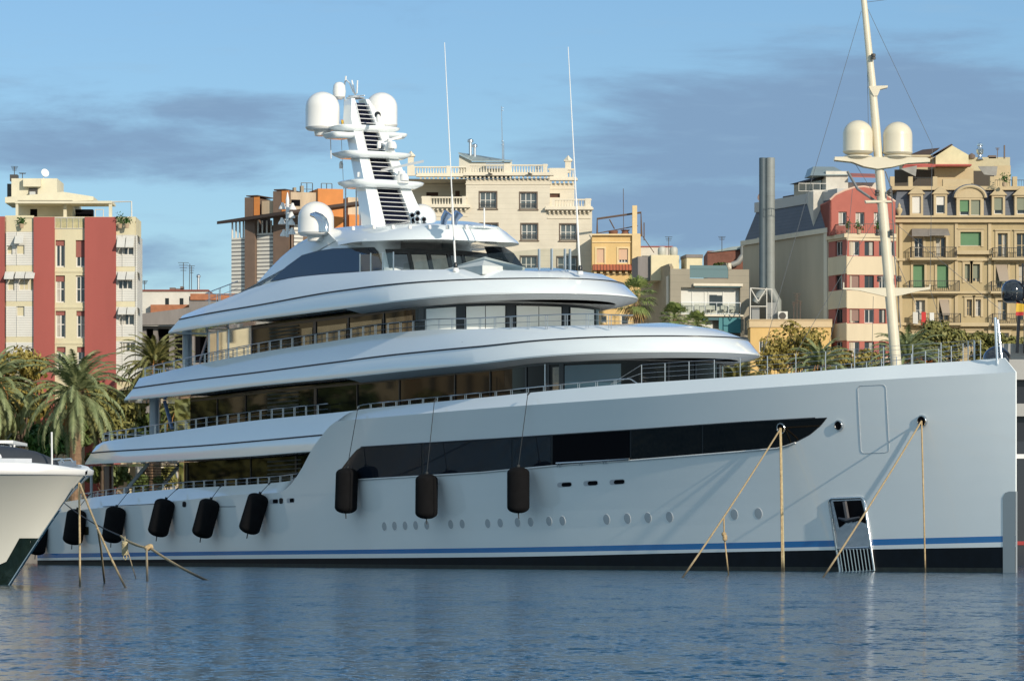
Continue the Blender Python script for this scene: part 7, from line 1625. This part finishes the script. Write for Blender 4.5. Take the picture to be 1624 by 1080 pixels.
def parked_car(px, D, col, label, yaw=0.):
    t = thing('parked_car', label, 'car', (P(px, 0, D).x, D, prz), 'cars parked behind the stern'); c = Vector((P(px, 0, D).x, D, prz))
    prof = [(-2.1, .35), (-2.15, .75), (-1.9, .95), (-1.25, 1.0), (-.75, 1.42), (.5, 1.45), (1.25, 1.02), (1.95, .88), (2.15, .7), (2.1, .35)]
    b = MB(); rr = []
    for y, k in ((-.85, 0.), (-.78, .03), (.78, .03), (.85, 0.)): rr.append([c+Vector((x, y, z+(k if z > .5 else 0))) for x, z in prof])
    b.rows(rr); b.poly(rr[0][::-1]); b.poly(rr[-1]); b.build('body', mat('car_paint_'+label.split()[0], col, .25, coat=.8), t, smooth=30, recalc=True)
    b = MB(); b.prism([c+Vector((x, -.87, z)) for x, z in ((-1.1, 1.0), (-.7, 1.36), (.45, 1.38), (1.05, 1.02))], Vector((0, 1.74, 0))); b.build('window', winglass, t)
    for x in (-1.3, 1.3):
        for y in (-.88, .70): b = MB(); b.lathe([(.33, 0), (.33, .18)], c+Vector((x, y, .33)), (0, 1, 0), seg=16); b.build('wheel', frame_m, t)
parked_car(136, 337, (.45, .55, .48), 'pale green car parked behind the stern, left of the mahogany column'); parked_car(160, 340, (.6, .62, .6), 'white car parked behind the stern beside the mahogany column'); parked_car(215, 338, (.05, .07, .12), 'dark car parked behind the deck stairs')
T = thing('white_sunshade', 'white slanted sunshade seen beyond the lower deck stairs', 'sunshade', P(274, 760, 336)); b = MB(); b.prism([P(262, 757, 336), P(279, 757, 336), P(276, 733, 337), P(270, 735, 337)], Vector((0, 2, 0))); b.build('canopy', awn, T); b = MB(); [b.tube([P(x, 757, 336.5), Vector((P(x, 757, 336.5).x, 336.5, prz))], .05, 5) for x in (264, 277)]; b.build('pole', steel, T)
# row of quay houses and trees further left, the source of the reflections in the yacht's glass
for k, (x0, x1, h, cc, nm) in enumerate([(-72, -104, 33, (.50, .38, .20), 'tan'), (-108, -140, 29, (.40, .15, .10), 'brick'), (-144, -180, 35, (.55, .45, .28), 'cream'), (-184, -225, 31, (.45, .34, .2), 'ochre'), (-229, -290, 34, (.5, .42, .3), 'beige')]):
    ff = Fac.__new__(Fac); ff.p0 = Vector((x1, 338., 0)); ff.p1 = Vector((x0, 338., 0)); ff.d = Vector((1, 0, 0)); ff.n = Vector((0, -1, 0)); ff.len = x0-x1; ff.zb = QZ
    # turned to face the harbour
    T = thing('apartment_building', '%s quay apartment block further left along the harbour' % nm, 'building', ff.q(ff.len/2, QZ)); hs = []
    for j in range(int((h-4)/3.6)):
        for i in range(int(ff.len/4)): hs.append((1.5+4*i, QZ+3+3.6*j, 3.2+4*i, QZ+5.2+3.6*j))
    b = MB(); wallmesh(b, ff, (0, QZ, ff.len, h), hs, .3); ff.box(b, (0, QZ, ff.len, h-.05), -12, -.32); b.build('wall', mat('far_wall_'+nm, cc, .9, var=.2), T); b = MB()
    for r in hs: b.quad(ff.q(r[0], r[1], -.29), ff.q(r[2], r[1], -.29), ff.q(r[2], r[3], -.29), ff.q(r[0], r[3], -.29))
    b.build('window', winglass, T)
for k in range(9):
    x = -52-27*k; D = 316; px = CX+x*FPX/D; leafy('dense quay tree further left along the harbour', px, YH-(9.5-EYE)*FPX/D, D, 15*FPX/D, 8*FPX/D, 'dark' if k % 2 else 'olive', 80+k, nb=30, nl=90, ls=.8, group='quay trees further left')
